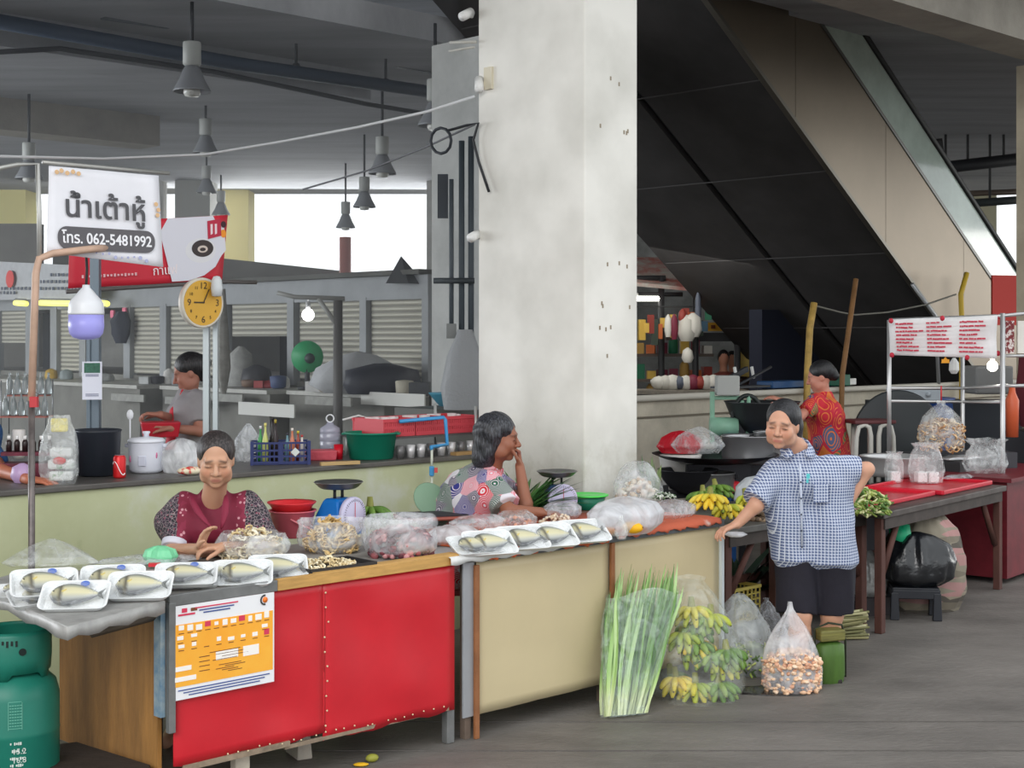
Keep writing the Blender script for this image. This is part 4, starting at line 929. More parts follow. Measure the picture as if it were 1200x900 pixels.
# ================================================================== people
def frame(fwd, up=(0,0,1)):
    f = Vector(fwd).normalized(); u = Vector(up); r = f.cross(u).normalized(); u = r.cross(f).normalized(); return r, f, u
def head_prims(c, R3, s=1.0, old=True):
    r, f, u = R3; c = Vector(c); T_ = np.array([list(r), list(f), list(u)]).T
    P = lambda x, y, z: c+(r*x+f*y+u*z)*s
    E = lambda x, y, z, rx, ry, rz, **k: ell(P(x, y, z), (rx*s, ry*s, rz*s), T=T_, **k)
    C_ = lambda a, b, ra, rb=None, **k: cap(P(*a), P(*b), ra*s, (ra if rb is None else rb)*s, **k)
    pr = [E(0,-.014,.028,.074,.090,.086), E(0,.016,-.040,.064,.066,.072, k=.03*s), E(0,.060,-.094,.022,.020,.017, k=.02*s)]
    for q in (-1, 1):
        pr += [E(q*.038,.058,-.032,.029,.022,.030, k=.02*s), E(q*.048,.020,-.070,.020,.035,.026, k=.02*s)]
    pr += [C_((-.034,.074,.018),(.034,.074,.018),.013, k=.018*s)]
    for q in (-1, 1): pr += [E(q*.031,.094,-.004,.019,.016,.012, sub=True, k=.010*s)]
    for q in (-1, 1): pr += [E(q*.031,.073,-.004,.017,.012,.0115, k=.004*s)]
    pr += [C_((0,.082,.006),(0,.102,-.030),.0075,.0125, k=.008*s)]
    for q in (-1, 1): pr += [E(q*.013,.090,-.036,.009,.010,.008, k=.006*s)]
    pr += [E(0,.066,-.066,.026,.020,.016, k=.014*s), C_((-.020,.081,-.063),(.020,.081,-.063),.0052, k=.005*s), C_((-.016,.080,-.072),(.016,.080,-.072),.0058, k=.005*s)]
    pr += [C_((-.018,.088,-.0676),(.018,.088,-.0676),.0020, sub=True, k=.003*s)]
    for q in (-1, 1): pr += [E(q*.073,-.008,-.012,.008,.016,.026, k=.008*s), E(q*.084,.000,-.012,.005,.010,.017, sub=True, k=.005*s)]
    return pr
def head_color(v, c, R3, s, skin, lip, brow=(46,36,34), eyes_open=0.0):
    r, f, u = (np.array(x) for x in R3); q = (v-np.array(c))/s; x, y, z = q@r, q@f, q@u; ax_ = np.abs(x)
    base = np.tile(np.array(lin(skin)[:3]), (len(v), 1))
    def blend(wt, col): nonlocal base; wt = np.clip(wt, 0, 1)[:, None]; base = base*(1-wt)+np.array(lin(col)[:3])*wt
    near = (np.abs(q).max(1) < 0.14)
    g = lambda d2: np.exp(-d2)*near
    blend(0.35*g(((ax_-.04)/.02)**2+((z+.035)/.022)**2)*(y > .03), tuple(int(min(255, k)) for k in (skin[0]*1.02, skin[1]*.80, skin[2]*.76)))
    blend(0.75*g(((ax_)/.022)**6+((z+.067)/.0085)**4)*(y > .068), lip)
    blend(0.85*g(((ax_-.031-0.0)/.019)**4+((z-.020+.25*(ax_-.031))/.0050)**2)*(y > .04), brow)
    blend(0.9*g(((ax_-.031)/.0155)**4+((z+.006)/.0028)**2)*(y > .04), (32,22,22))
    if eyes_open: blend(eyes_open*g(((ax_-.031)/.0065)**4+((z+.004)/.0055)**4)*(y > .04), (26,18,18))
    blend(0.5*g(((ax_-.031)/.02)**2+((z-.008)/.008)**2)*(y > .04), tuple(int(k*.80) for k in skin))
    # nostrils and laugh lines
    blend(0.7*g(((ax_-.008)/.004)**2+((z+.043)/.003)**2)*(y > .08), (70,40,36))
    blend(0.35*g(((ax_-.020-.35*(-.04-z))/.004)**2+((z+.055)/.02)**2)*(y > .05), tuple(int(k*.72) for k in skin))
    return base
def hand_prims(wr, d, nrm, side, curl=0.5, s=1.0, curls=None, spread=0.10, thumb=0.8):
    """wr wrist point, d hand direction, nrm palm normal (the side the fingers close to), side=+1/-1 thumb side"""
    d = Vector(d).normalized(); nrm = Vector(nrm); nrm = (nrm-d*nrm.dot(d)).normalized(); l = d.cross(nrm).normalized()*side; wr = Vector(wr); pr = []
    K = dict(k=0.007*s)
    for o in (-.027, -.009, .009, .026): pr.append(cap(wr+(d*.012+l*o*.6)*s, wr+(d*.082+l*o)*s, .0125*s, .0105*s, k=.014*s))
    for i, (o, L_) in enumerate(((.030, .066), (.0105, .074), (-.0095, .068), (-.029, .052))):
        p = wr+(d*.084+l*o)*s; a = -0.05; cu = (curls[i] if curls else curl*(1+0.12*i)); dr = (d+l*o*spread*30*.1).normalized(); r_ = .0088*s
        for fr, rr_ in ((.45, .92), (.30, .84), (.25, .76)):
            a += cu; q = p+(dr*math.cos(a)+nrm*math.sin(a))*(L_*fr*s); pr.append(cap(p, q, r_, .0088*rr_*s, k=.0035*s)); p = q; r_ = .0088*rr_*s
    p = wr+(d*.020+l*.026+nrm*.004)*s; td = (d*.75+l*.75+nrm*.35*thumb).normalized(); q = p+td*.040*s; pr.append(cap(p, q, .0135*s, .0105*s, k=.009*s))
    td2 = (d*1.0+l*.35+nrm*.55*thumb).normalized(); q2 = q+td2*.030*s; pr.append(cap(q, q2, .0105*s, .0095*s, k=.004*s)); q3 = q2+(td2+nrm*.2).normalized()*.022*s; pr.append(cap(q2, q3, .0095*s, .0078*s, k=.004*s))
    return pr
skin_m = vcol(0.5, 0.35, 0.12)
def hair_mat(c, c2):
    m = bpy.data.materials.new('hair'); m.use_nodes = True; nt = m.node_tree; b = nt.nodes['Principled BSDF']; b.inputs['Roughness'].default_value = 0.42
    tc = nt.nodes.new('ShaderNodeTexCoord'); mp = nt.nodes.new('ShaderNodeMapping'); mp.inputs['Scale'].default_value = (160, 160, 14); nt.links.new(tc.outputs['Object'], mp.inputs[0])
    n = nt.nodes.new('ShaderNodeTexNoise'); n.inputs['Scale'].default_value = 1.0; n.inputs['Detail'].default_value = 3; nt.links.new(mp.outputs[0], n.inputs['Vector'])
    r = nt.nodes.new('ShaderNodeValToRGB'); r.color_ramp.elements[0].color = lin(c); r.color_ramp.elements[1].color = lin(c2); r.color_ramp.elements[0].position = .45; r.color_ramp.elements[1].position = .8
    nt.links.new(n.outputs['Fac'], r.inputs[0]); nt.links.new(r.outputs[0], b.inputs['Base Color'])
    bn = nt.nodes.new('ShaderNodeBump'); bn.inputs['Strength'].default_value = .5; bn.inputs['Distance'].default_value = .01; nt.links.new(n.outputs['Fac'], bn.inputs['Height']); nt.links.new(bn.outputs[0], b.inputs['Normal']); return m
def patchwork(cols, scale, ring=0.0, seed=0.0, rough=0.8, line=None, dots=0.0, dotc=(230,230,230), stretch=(1,1,1)):
    """printed cloth: patches of flat colour with darker or lighter figures inside"""
    m = bpy.data.materials.new('printed_cloth'); m.use_nodes = True; nt = m.node_tree; b = nt.nodes['Principled BSDF']; b.inputs['Roughness'].default_value = rough
    tc = nt.nodes.new('ShaderNodeTexCoord'); mp = nt.nodes.new('ShaderNodeMapping'); mp.inputs['Location'].default_value = (seed, seed*2, seed*3); mp.inputs['Scale'].default_value = stretch; nt.links.new(tc.outputs['Object'], mp.inputs[0])
    v = nt.nodes.new('ShaderNodeTexVoronoi'); v.inputs['Scale'].default_value = scale; nt.links.new(mp.outputs[0], v.inputs['Vector'])
    r = nt.nodes.new('ShaderNodeValToRGB'); r.color_ramp.interpolation = 'CONSTANT'; e = r.color_ramp.elements; e[0].color = lin(cols[0]); e[1].position = 1.0/len(cols); e[1].color = lin(cols[1])
    for i, c in enumerate(cols[2:]): k = e.new((i+2)/len(cols)); k.color = lin(c)
    sp = nt.nodes.new('ShaderNodeSeparateColor'); nt.links.new(v.outputs['Color'], sp.inputs[0]); nt.links.new(sp.outputs[0], r.inputs[0]); out = r.outputs[0]
    def over(fac, col):
        nonlocal out
        mx = nt.nodes.new('ShaderNodeMix'); mx.data_type = 'RGBA'; nt.links.new(fac, mx.inputs[0]); nt.links.new(out, mx.inputs[6]); mx.inputs[7].default_value = lin(col); out = mx.outputs[2]
    if ring:
        sn = nt.nodes.new('ShaderNodeMath'); sn.operation = 'MULTIPLY'; sn.inputs[1].default_value = ring; nt.links.new(v.outputs['Distance'], sn.inputs[0])
        s2 = nt.nodes.new('ShaderNodeMath'); s2.operation = 'SINE'; nt.links.new(sn.outputs[0], s2.inputs[0]); g = nt.nodes.new('ShaderNodeMath'); g.operation = 'GREATER_THAN'; g.inputs[1].default_value = 0.55; nt.links.new(s2.outputs[0], g.inputs[0]); over(g.outputs[0], dotc)
    if dots:
        v2 = nt.nodes.new('ShaderNodeTexVoronoi'); v2.inputs['Scale'].default_value = dots; nt.links.new(mp.outputs[0], v2.inputs['Vector']); g = nt.nodes.new('ShaderNodeMath'); g.operation = 'LESS_THAN'; g.inputs[1].default_value = 0.26; nt.links.new(v2.outputs['Distance'], g.inputs[0]); over(g.outputs[0], dotc)
    if line:
        v3 = nt.nodes.new('ShaderNodeTexVoronoi'); v3.feature = 'DISTANCE_TO_EDGE'; v3.inputs['Scale'].default_value = scale; nt.links.new(mp.outputs[0], v3.inputs['Vector']); g = nt.nodes.new('ShaderNodeMath'); g.operation = 'LESS_THAN'; g.inputs[1].default_value = 0.05; nt.links.new(v3.outputs['Distance'], g.inputs[0]); over(g.outputs[0], line)
    nt.links.new(out, b.inputs['Base Color']); return m
def plaid():
    m = bpy.data.materials.new('checked_cotton'); m.use_nodes = True; nt = m.node_tree; b = nt.nodes['Principled BSDF']; b.inputs['Roughness'].default_value = 0.8
    tc = nt.nodes.new('ShaderNodeTexCoord'); sp = nt.nodes.new('ShaderNodeSeparateXYZ'); nt.links.new(tc.outputs['Object'], sp.inputs[0])
    def stripes(sock, freq, width, off=0.0, tilt=None):
        a = nt.nodes.new('ShaderNodeMath'); a.operation = 'MULTIPLY_ADD'; a.inputs[1].default_value = freq; a.inputs[2].default_value = off; nt.links.new(sock, a.inputs[0])
        f = nt.nodes.new('ShaderNodeMath'); f.operation = 'FRACT'; nt.links.new(a.outputs[0], f.inputs[0]); l = nt.nodes.new('ShaderNodeMath'); l.operation = 'LESS_THAN'; l.inputs[1].default_value = width; nt.links.new(f.outputs[0], l.inputs[0]); return l.outputs[0]
    out = None
    def layer(fac, col, prev):
        mx = nt.nodes.new('ShaderNodeMix'); mx.data_type = 'RGBA'; nt.links.new(fac, mx.inputs[0]); mx.inputs[7].default_value = lin(col)
        if isinstance(prev, tuple): mx.inputs[6].default_value = lin(prev)
        else: nt.links.new(prev, mx.inputs[6])
        return mx.outputs[2]
    sm = nt.nodes.new('ShaderNodeMath'); sm.operation = 'MULTIPLY_ADD'; sm.inputs[1].default_value = 0.35; nt.links.new(sp.outputs['Y'], sm.inputs[0]); nt.links.new(sp.outputs['X'], sm.inputs[2])
    fr = 62
    o = layer(stripes(sm.outputs[0], fr, 0.50), (98,112,148), (156,166,192))
    o = layer(stripes(sp.outputs['Z'], fr, 0.42), (90,104,142), o)
    o = layer(stripes(sm.outputs[0], fr, 0.20, 0.2), (214,220,232), o)
    o = layer(stripes(sp.outputs['Z'], fr, 0.20, 0.3), (210,216,230), o)
    nt.links.new(o, b.inputs['Base Color']); return m
def folds(amp, seed, fz=22, fx=30):
    a, b_, c = [random.Random(seed).uniform(0, 6) for _ in range(3)]
    return lambda X, Y, Zz: (amp*(np.sin(X*fx+Zz*fz*0.6+a)*0.6+np.sin(Y*fx*1.2-Zz*fz+b_)*0.5+0.5*np.sin((X+Y)*fx*1.9+Zz*fz*1.4+c))).astype(np.float32)
def base_torso(hipc, chest, neck, wid, dep, lat, fwd):
    """lat: lateral unit vector. torso as flattened capsules"""
    lat = Vector(lat); f = tuple(fwd)
    pr = []
    hipc, chest, neck = Vector(hipc), Vector(chest), Vector(neck)
    for q in (-1, 1):
        pr.append(cap(hipc+lat*q*wid*.32, chest+lat*q*wid*.42, dep*1.0, dep*.92, k=.05))
    pr.append(cap(chest+lat*-wid*.62, chest+lat*wid*.62, dep*.62, dep*.62, k=.05)); return pr

# ---------- A: woman in a maroon blouse seated behind the red stall
def woman_maroon():
    t = thing('person', 'person in a maroon blouse with dark patterned sleeves seated behind the red stall', 'person', (0,0,0))
    Yb = 6.78
    hc = W(253, 538, 6.70); fwd = Vector((0.20, -1, -0.30)); R3 = frame(fwd); s = 1.06
    sk = head_prims(hc, R3, s)
    nk = W(248, 585, 6.84); ch = W(250, 612, 6.90); hip = Vector((ch.x-0.01, ch.y+0.14, 0.62)); lat = Vector((1, 0.12, 0)).normalized()
    sl, sr = W(216, 592, 6.88), W(289, 590, 6.90); el, er = W(203, 646, 6.74), W(316, 640, 6.78); wl, wr_ = W(233, 643, 6.46), W(262, 641, 6.47)
    sk += [cap(hc+Vector((0.0, 0.03, -0.07)), nk+Vector((0, .02, -.03)), .052, .058, k=.03)]
    sk += base_torso(hip, ch, nk, 0.30, 0.105, lat, fwd)
    for a, b_, c in ((sl, el, wl), (sr, er, wr_)): sk += [cap(a, b_, .047, .036, k=.03), cap(b_, c, .036, .024, k=.02)]
    # right hand raised edge-on, left hand laid across it
    sk += hand_prims(wl, (0.35, -0.25, 0.75), (0.9, -0.3, -0.2), -1, 0.28, 0.95)
    sk += hand_prims(wr_, (-0.9, -0.45, 0.05), (0.1, 0.2, -1), 1, 0.5, 0.95)
    kn = [Vector((hip.x+q*.12, hip.y-.42, .60)) for q in (-1, 1)]
    for q, kk in zip((-1, 1), kn): sk += [cap(hip+Vector((q*.09, 0, 0)), kk, .085, .06, k=.03), cap(kk, (kk.x, kk.y+.05, .10), .05, .035, k=.03), cap((kk.x, kk.y+.05, .05), (kk.x, kk.y-.12, .035), .036, .03, k=.02)]
    skin = (202,156,128)
    body = sdf_obj('body', sk, 0.0052, skin_m, t, 0.02, color=lambda v: head_color(v, hc, R3, s, skin, (150,84,78)))
    r, f, u = R3; P = lambda x, y, z: hc+(r*x+f*y+u*z)*s; T_ = np.array([list(r), list(f), list(u)]).T
    hp = [ell(P(0,-.022,.034), (.083*s,.096*s,.086*s), T=T_), ell(P(0,-.045,-.02), (.081*s,.062*s,.070*s), T=T_), ell(P(0,-.085,.0), (.050*s,.040*s,.045*s), T=T_), ell(P(0,-.05,-.05), (.06*s,.05*s,.05*s), T=T_),
          ell(P(.004,.112,-.006), (.080*s,.078*s,.098*s), T=T_, sub=True, k=.02)]
    sdf_obj('hair', hp, 0.005, hair_mat((34,28,28), (96,88,86)), body, 0.02)
    # blouse
    cl = base_torso(hip, ch, nk, 0.31, 0.125, lat, fwd)
    cl += [cap(ch+Vector((0,0,0.02)), nk+Vector((0,.03,-.012)), .13, .080, k=.05)]
    for a, b_ in ((sl, el), (sr, er)): a2 = a+(b_-a)*0.0; cl += [cap(a2, a+(b_-a)*0.86, .064, .060, k=.04, flat=True)]
    v0 = hc+Vector((0.01, -0.07, -0.14)); vb = W(256, 622, 6.72)
    for q in (-1, 1): cl.append(cap(nk+Vector((q*.052, -.10, .035)), vb, .020, .012, sub=True, k=.01))
    cl.append(cap(nk+Vector((0, -.11, .03)), vb+Vector((0,0,.03)), .045, .012, sub=True, k=.01))
    cl.append(ell(nk+Vector((0, -.02, .075)), (.060, .072, .06), sub=True, k=.01))
    bat = patchwork([(44,40,48), (52,48,58), (60,44,60), (40,40,46)], 62, 0, 1.3, dots=48, dotc=(140,70,90), line=(150,136,138))
    bat2 = M((128,36,60), 0.7, var=0.15, vscale=14); bat3 = patchwork([(128,36,60), (140,44,70)], 30, 0, 2.0, dots=36, dotc=(206,150,160))
    cen = np.array(ch); la = np.array(lat)
    def mi(c):
        x = (c-cen)@la; return np.where(np.abs(x) > 0.155, 1, np.where(np.abs(x) > 0.115, 2, 0))
    sh = sdf_obj('blouse', cl, 0.006, [bat2, bat, bat3], body, 0.02, disp=folds(0.0035, 2), mi=mi)
    # lapels
    for q in (-1, 1):
        a = nk+Vector((q*.075, -.075, .035)); b_ = vb+Vector((q*.012, -.014, .0)); m_ = (a+b_)/2+Vector((q*.045, -.03, 0.0)); o_ = Vector((0,-.012,0))
        mb = MB(); g = [[a+o_, a+Vector((q*.02,.01,0))+o_], [(a+b_)/2+Vector((0,-.018,0))+o_, m_+o_], [b_+o_, b_+Vector((q*.01,-.002,.012))+o_]]
        mesh_obj('lapel', mb.sheet(g), M((136,38,64), 0.7), sh, solid=0.007, sub=1)
    d = (wl-el).normalized(); c0 = el+(sl-el)*0.08
    mesh_obj('cuff', MB().tube([sl+(el-sl)*0.80, sl+(el-sl)*0.93], [.063, .060], 20), M((214,214,226), 0.7), sh, bevel=0.004)
    mb = MB()
    for k in range(3): mb.ball(vb+Vector((0.0, -.03, -.03-.045*k)), 0.006, 8)
    sdf_obj('skirt', [cap(hip+Vector((q*.09, 0, .02)), kk, .115, .09, k=.05) for q, kk in zip((-1, 1), kn)]+[cap(hip+Vector((-.08,.02,0)), hip+Vector((.08,.02,0)), .13, .13)], 0.012, M((44,42,52), 0.8), body, 0.03)
    st_ = thing('stool', 'plastic stool under the person in the maroon blouse', 'stool', (hip.x, hip.y+0.02, 0))
    mesh_obj('seat', MB().box((0, 0, 0.46), (0.34, 0.34, 0.035)), M((60,80,150), 0.5), st_, bevel=0.01)
    for a, b_ in ((-1,-1),(1,-1),(1,1),(-1,1)): mesh_obj('leg', MB().tube([(a*.16, b_*.16, 0), (a*.13, b_*.13, 0.45)], 0.02, 6), M((60,80,150), 0.5), st_)
woman_maroon()

# ---------- B: woman in a patchwork blouse, turned away, cheek in her hand
def woman_patchwork():
    t = thing('person', 'person in a colourful patchwork blouse turned away, chin on a raised hand', 'person', (0,0,0))
    hc = W(585, 512, 8.05); fwd = Vector((0.95, -0.12, -0.10)); R3 = frame(fwd); s = 1.12
    sk = head_prims(hc, R3, s)
    nk = W(576, 548, 8.10); ch = W(564, 580, 8.16); hip = Vector((ch.x-0.13, ch.y+0.05, 0.60)); lat = Vector((0.12, -1, 0)).normalized()
    sk += [cap(hc+Vector((-.02, 0, -.07)), nk, .052, .06, k=.03)]; sk += base_torso(hip, ch, nk, 0.30, 0.11, lat, fwd)
    sn, sf = W(577, 566, 7.98), W(574, 562, 8.28); en, ef = W(628, 606, 7.86), W(622, 600, 8.2); wn = W(652, 606, 7.92)+Vector((0,0,.02)); wf = W(609, 546, 8.06)
    en = W(596, 602, 7.84); en.z = max(en.z, 0.91); wn = W(634, 606, 7.86); wn.z = 0.90
    ef = W(616, 590, 7.98); ef.z = 0.93
    sk += [cap(sn, en, .048, .038, k=.03), cap(en, wn, .038, .027, k=.02), cap(sf, ef, .048, .037, k=.03), cap(ef, wf, .038, .026, k=.02)]
    sk += hand_prims(wn, (1, -.1, -.1), (0, .1, -1), 1, 0.35, .95)
    sk += hand_prims(wf, (-0.05, 0.05, 1), (-1, 0, 0.1), 1, 0.95, .95)
    for q in (-1, 1):
        kk = Vector((hip.x+.40, hip.y+q*.12, .58)); sk += [cap(hip+Vector((0, q*.09, 0)), kk, .09, .06, k=.03), cap(kk, (kk.x-.03, kk.y, .10), .05, .036, k=.03), cap((kk.x-.03, kk.y, .05), (kk.x+.14, kk.y, .035), .036, .03, k=.02)]
    skin = (150,98,76)
    body = sdf_obj('body', sk, 0.0056, skin_m, t, 0.02, color=lambda v: head_color(v, hc, R3, s, skin, (120,66,60), eyes_open=.6))
    r, f, u = R3; P = lambda x, y, z: hc+(r*x+f*y+u*z)*s; T_ = np.array([list(r), list(f), list(u)]).T
    hp = [ell(P(0,-.022,.036), (.086*s,.100*s,.088*s), T=T_), cap(P(0,-.055,.01), P(0,-.062,-.105), .074*s, .066*s, k=.04), cap(P(.062,-.015,.0), P(.062,-.03,-.085), .026*s, .026*s, k=.03), cap(P(-.062,-.015,.0), P(-.062,-.03,-.085), .026*s, .026*s, k=.03),
          ell(P(0,.105,-.035), (.066*s,.078*s,.100*s), T=T_, sub=True, k=.012)]
    sdf_obj('hair', hp, 0.006, hair_mat((24,24,30), (92,96,104)), body, 0.02, disp=folds(0.003, 4, 60, 60))
    cl = base_torso(hip, ch, nk, 0.32, 0.145, lat, fwd)
    cl += [cap(ch, nk+Vector((-.02, 0, -.02)), .16, .085, k=.05), cap(ch+Vector((-.05,0,0)), hip+Vector((-.03,0,.16)), .17, .20, k=.05), cap(hip+Vector((0,0,.1)), hip, .20, .20, k=.05), cap(sn, sn+(en-sn)*.85, .078, .080, k=.04, flat=True), cap(sf, sf+(ef-sf)*.7, .07, .07, k=.04, flat=True)]
    cl += [ell(nk+Vector((.03, 0, .05)), (.07, .07, .06), sub=True, k=.01)]
    pw = patchwork([(34,92,70), (212,36,52), (48,50,130), (34,92,70), (206,60,76), (36,40,70), (222,222,228), (228,140,152)], 10, 88, 3.1, dots=0, dotc=(226,214,220))
    sdf_obj('blouse', cl, 0.008, pw, body, 0.02, disp=folds(0.006, 7))
    sdf_obj('trousers', [cap(hip+Vector((0, q*.09, .0)), (hip.x+.40, hip.y+q*.12, .58), .12, .09, k=.04) for q in (-1, 1)], 0.012, M((40,40,50), 0.8), body, 0.03)
    st_ = thing('stool', 'plastic stool under the person in the patchwork blouse', 'stool', (hip.x-.02, hip.y, 0))
    mesh_obj('seat', MB().box((0, 0, 0.43), (0.34, 0.34, 0.035)), M((150,60,60), 0.5), st_, bevel=0.01)
    for a, b_ in ((-1,-1),(1,-1),(1,1),(-1,1)): mesh_obj('leg', MB().tube([(a*.16, b_*.16, 0), (a*.13, b_*.13, 0.42)], 0.02, 6), M((150,60,60), 0.5), st_)
woman_patchwork()

# ---------- C: standing woman in a checked shirt, one hand on the stall, the other on her hip
def woman_checked():
    t = thing('person', 'person in a blue checked shirt and dark shorts standing with a hand on the stall', 'person', (0,0,0))
    Yc = 7.84
    hc = W(917, 497, 7.78); fwd = Vector((-0.46, -1, -0.16)); R3 = frame(fwd, (0.10, 0, 1)); s = 1.10
    sk = head_prims(hc, R3, s)
    nk = W(935, 528, 7.88); ch = W(943, 566, 7.88); hip = W(955, 650, 7.90); lat = Vector((1, -0.12, 0)).normalized()
    sl, sr = W(905, 553, 7.86), W(981, 549, 7.84); el, er = W(886, 592, 7.76), W(1016, 550, 7.86); wl = W(864, 614, 7.76); wr_ = W(994, 590, 7.86)
    sk += [cap(hc+Vector((.02, .03, -.06)), nk, .056, .062, k=.03)]; sk += base_torso(hip, ch, nk, 0.30, 0.115, lat, fwd)
    sk += [cap(sl, el, .048, .040, k=.03), cap(el, wl, .040, .027, k=.02), cap(sr, er, .048, .038, k=.03), cap(er, wr_, .038, .026, k=.02)]
    sk += hand_prims(wl, (-.75, -.25, -.25), (0.1, 0, -1), -1, 0.42, 1.0)
    sk += hand_prims(wr_, (-.55, .25, -.8), (-.8, -.2, .2), 1, 0.35, 1.0)
    f1, f2 = Z(938, 798, 0), Z(972, 792, 0)
    for q, ft_ in ((-1, f1), (1, f2)):
        hp_ = hip+lat*q*.095+Vector((0,0,-.02)); an = Vector((ft_.x, ft_.y, .08)); kn = hp_*0.45+an*0.55+Vector((0, -.03, .02))
        sk += [cap(hp_, kn, .095, .062, k=.04), cap(kn, kn*0.6+an*0.4+Vector((0,.012,0)), .055, .057, k=.03), cap(kn*0.6+an*0.4+Vector((0,.012,0)), an, .057, .034, k=.03)]
        toe = an+Vector((-.02, -.15, -.052)); sk += [cap(an+Vector((0,.03,-.045)), toe, .036, .024, k=.03)]
        for j in range(5): b0 = toe+Vector((-.026+.013*j, .01, -.004)); sk.append(cap(b0, b0+Vector((-.003, -.030+.003*j, -.003)), .0095-.0005*j, .008, k=.006))
    skin = (208,158,132)
    body = sdf_obj('body', sk, 0.0056, skin_m, t, 0.02, color=lambda v: head_color(v, hc, R3, s, skin, (176,104,96), eyes_open=.5))
    r, f, u = R3; P = lambda x, y, z: hc+(r*x+f*y+u*z)*s; T_ = np.array([list(r), list(f), list(u)]).T
    hp = [ell(P(0,-.024,.036), (.084*s,.098*s,.087*s), T=T_), ell(P(0,-.045,-.02), (.083*s,.065*s,.075*s), T=T_), cap(P(0,-.07,.0), P(-.005,-.075,-.105), .064*s, .052*s, k=.03), cap(P(-.035,-.075,-.02), P(-.045,-.085,-.125), .048*s, .030*s, k=.03),
          ell(P(.008,.113,-.006), (.078*s,.080*s,.098*s), T=T_, sub=True, k=.02)]
    sdf_obj('hair', hp, 0.005, hair_mat((18,18,22), (60,60,66)), body, 0.02)
    pl_ = plaid()
    cl = base_torso(hip+Vector((0,0,.0)), ch, nk, 0.29, 0.132, lat, fwd)
    cl += [cap(ch+Vector((0,0,.02)), nk+Vector((0,.02,-.005)), .125, .082, k=.06), cap(hip+lat*-.07+Vector((0,0,.16)), hip+lat*-.080+Vector((0,0,-.015)), .130, .146, k=.05, flat=True), cap(hip+lat*.07+Vector((0,0,.16)), hip+lat*.075+Vector((0,0,-.03)), .130, .142, k=.05, flat=True)]
    cl += [cap(sl+Vector((.02,0,0)), sl+(el-sl)*.88+Vector((-.012,0,0)), .075, .078, k=.04, flat=True), cap(sr+Vector((-.04,0,0)), sr+(er-sr)*.70, .072, .070, k=.04, flat=True), cap(sr+Vector((-.04,0,-.04)), sr+(er-sr)*.45+Vector((0,.02,-.03)), .05, .045, k=.04)]
    cl += [ell(nk+Vector((-.012, -.03, .065)), (.070, .070, .06), sub=True, k=.01), cap(nk+Vector((-.02, -.12, .0)), nk+Vector((-.018, -.15, -.055)), .030, .008, sub=True, k=.01)]
    cl += [cap(hip+Vector((-.055, -.20, -.01)), hip+Vector((-.058, -.18, -.20)), .006, .05, sub=True, k=.01)]
    sh = sdf_obj('shirt', cl, 0.0065, pl_, body, 0.02, disp=folds(0.0055, 11, 18, 22))
    cf = nk+Vector((-.018, -.10, .0))
    for q in (-1, 1):
        a = nk+Vector((q*.068-.01, .0, .045)); b_ = nk+Vector((-.018+q*.014, -.118, -.008)); c_ = nk+Vector((-.018+q*.070, -.132, -.042))
        mesh_obj('collar', MB().sheet([[a, a+Vector((q*.03, -.01, -.035))], [(a+b_)/2+Vector((q*.02,-.03,.012)), (a+c_)/2+Vector((q*.02, -.03, -.02))], [b_+Vector((0,-.012,0)), c_]]), pl_, sh, solid=0.006, sub=1)
    pb_ = W(948, 576, 7.735)
    mesh_obj('placket', MB().tube([cf+Vector((0, -.05, -.06)), W(939, 590, 7.742), W(940, 640, 7.74)], 0.007, 6, flat=1), M((196,204,222), 0.8), sh)
    mb = MB()
    for k in range(5): mb.ball(W(938.5+0.3*k, 565+k*19, 7.730), 0.0055, 8)
    mesh_obj('button', mb, M((52,58,80), 0.5), sh)
    mesh_obj('pocket', MB().box(W(962, 578, 7.728), (0.085, 0.008, 0.10), rz=0.12), pl_, sh, bevel=0.003)
    solo('badge_pin', MB().box((0,0,0), (0.018, 0.006, 0.026)).box((-0.004,0,-0.026), (0.012, 0.006, 0.02)), M((90,196,200), 0.4), 'small turquoise pin on the checked shirt pocket', 'pin', W(947, 558, 7.705))
    shp = []
    for q, ft_ in ((-1, f1), (1, f2)):
        hp_ = hip+lat*q*.09+Vector((0,0,-.0)); an = Vector((ft_.x, ft_.y, .08)); kn = hp_*0.47+an*0.53; shp.append(cap(hp_, kn+Vector((q*.015,0,.0)), .128, .108, k=.02, flat=True))
    shp.append(cap(hip+lat*-.06+Vector((0,0,.05)), hip+lat*.06+Vector((0,0,.05)), .12, .12, k=.04))
    sdf_obj('shorts', shp, 0.008, M((32,30,40), 0.85, var=0.2, bump=0.1), body, 0.02, disp=folds(0.004, 5, 12, 26))
    for ft_, nm in ((f1, 'l'), (f2, 'r')):
        mesh_obj('sandal', MB().box((ft_.x-.012, ft_.y-.055, .010), (.085, .24, .018)).tube([(ft_.x-.05, ft_.y-.09, .02), (ft_.x-.012, ft_.y-.11, .062), (ft_.x+.03, ft_.y-.09, .02)], .009, 6), M((50,46,44), 0.7), body, bevel=0.005)
woman_checked()
solo('tissue', bag_shell([(0.03, 0), (0.05, 0.012), (0.03, 0.025), (0.0, 0.028)], 8, 24, 0.15, 1.3, .8), M((236,236,240), 0.8), 'white tissue under the hand of the standing person at the stall end', 'tissue', Z(862, 630, T3+0.0)+Vector((0,0,0.005)))

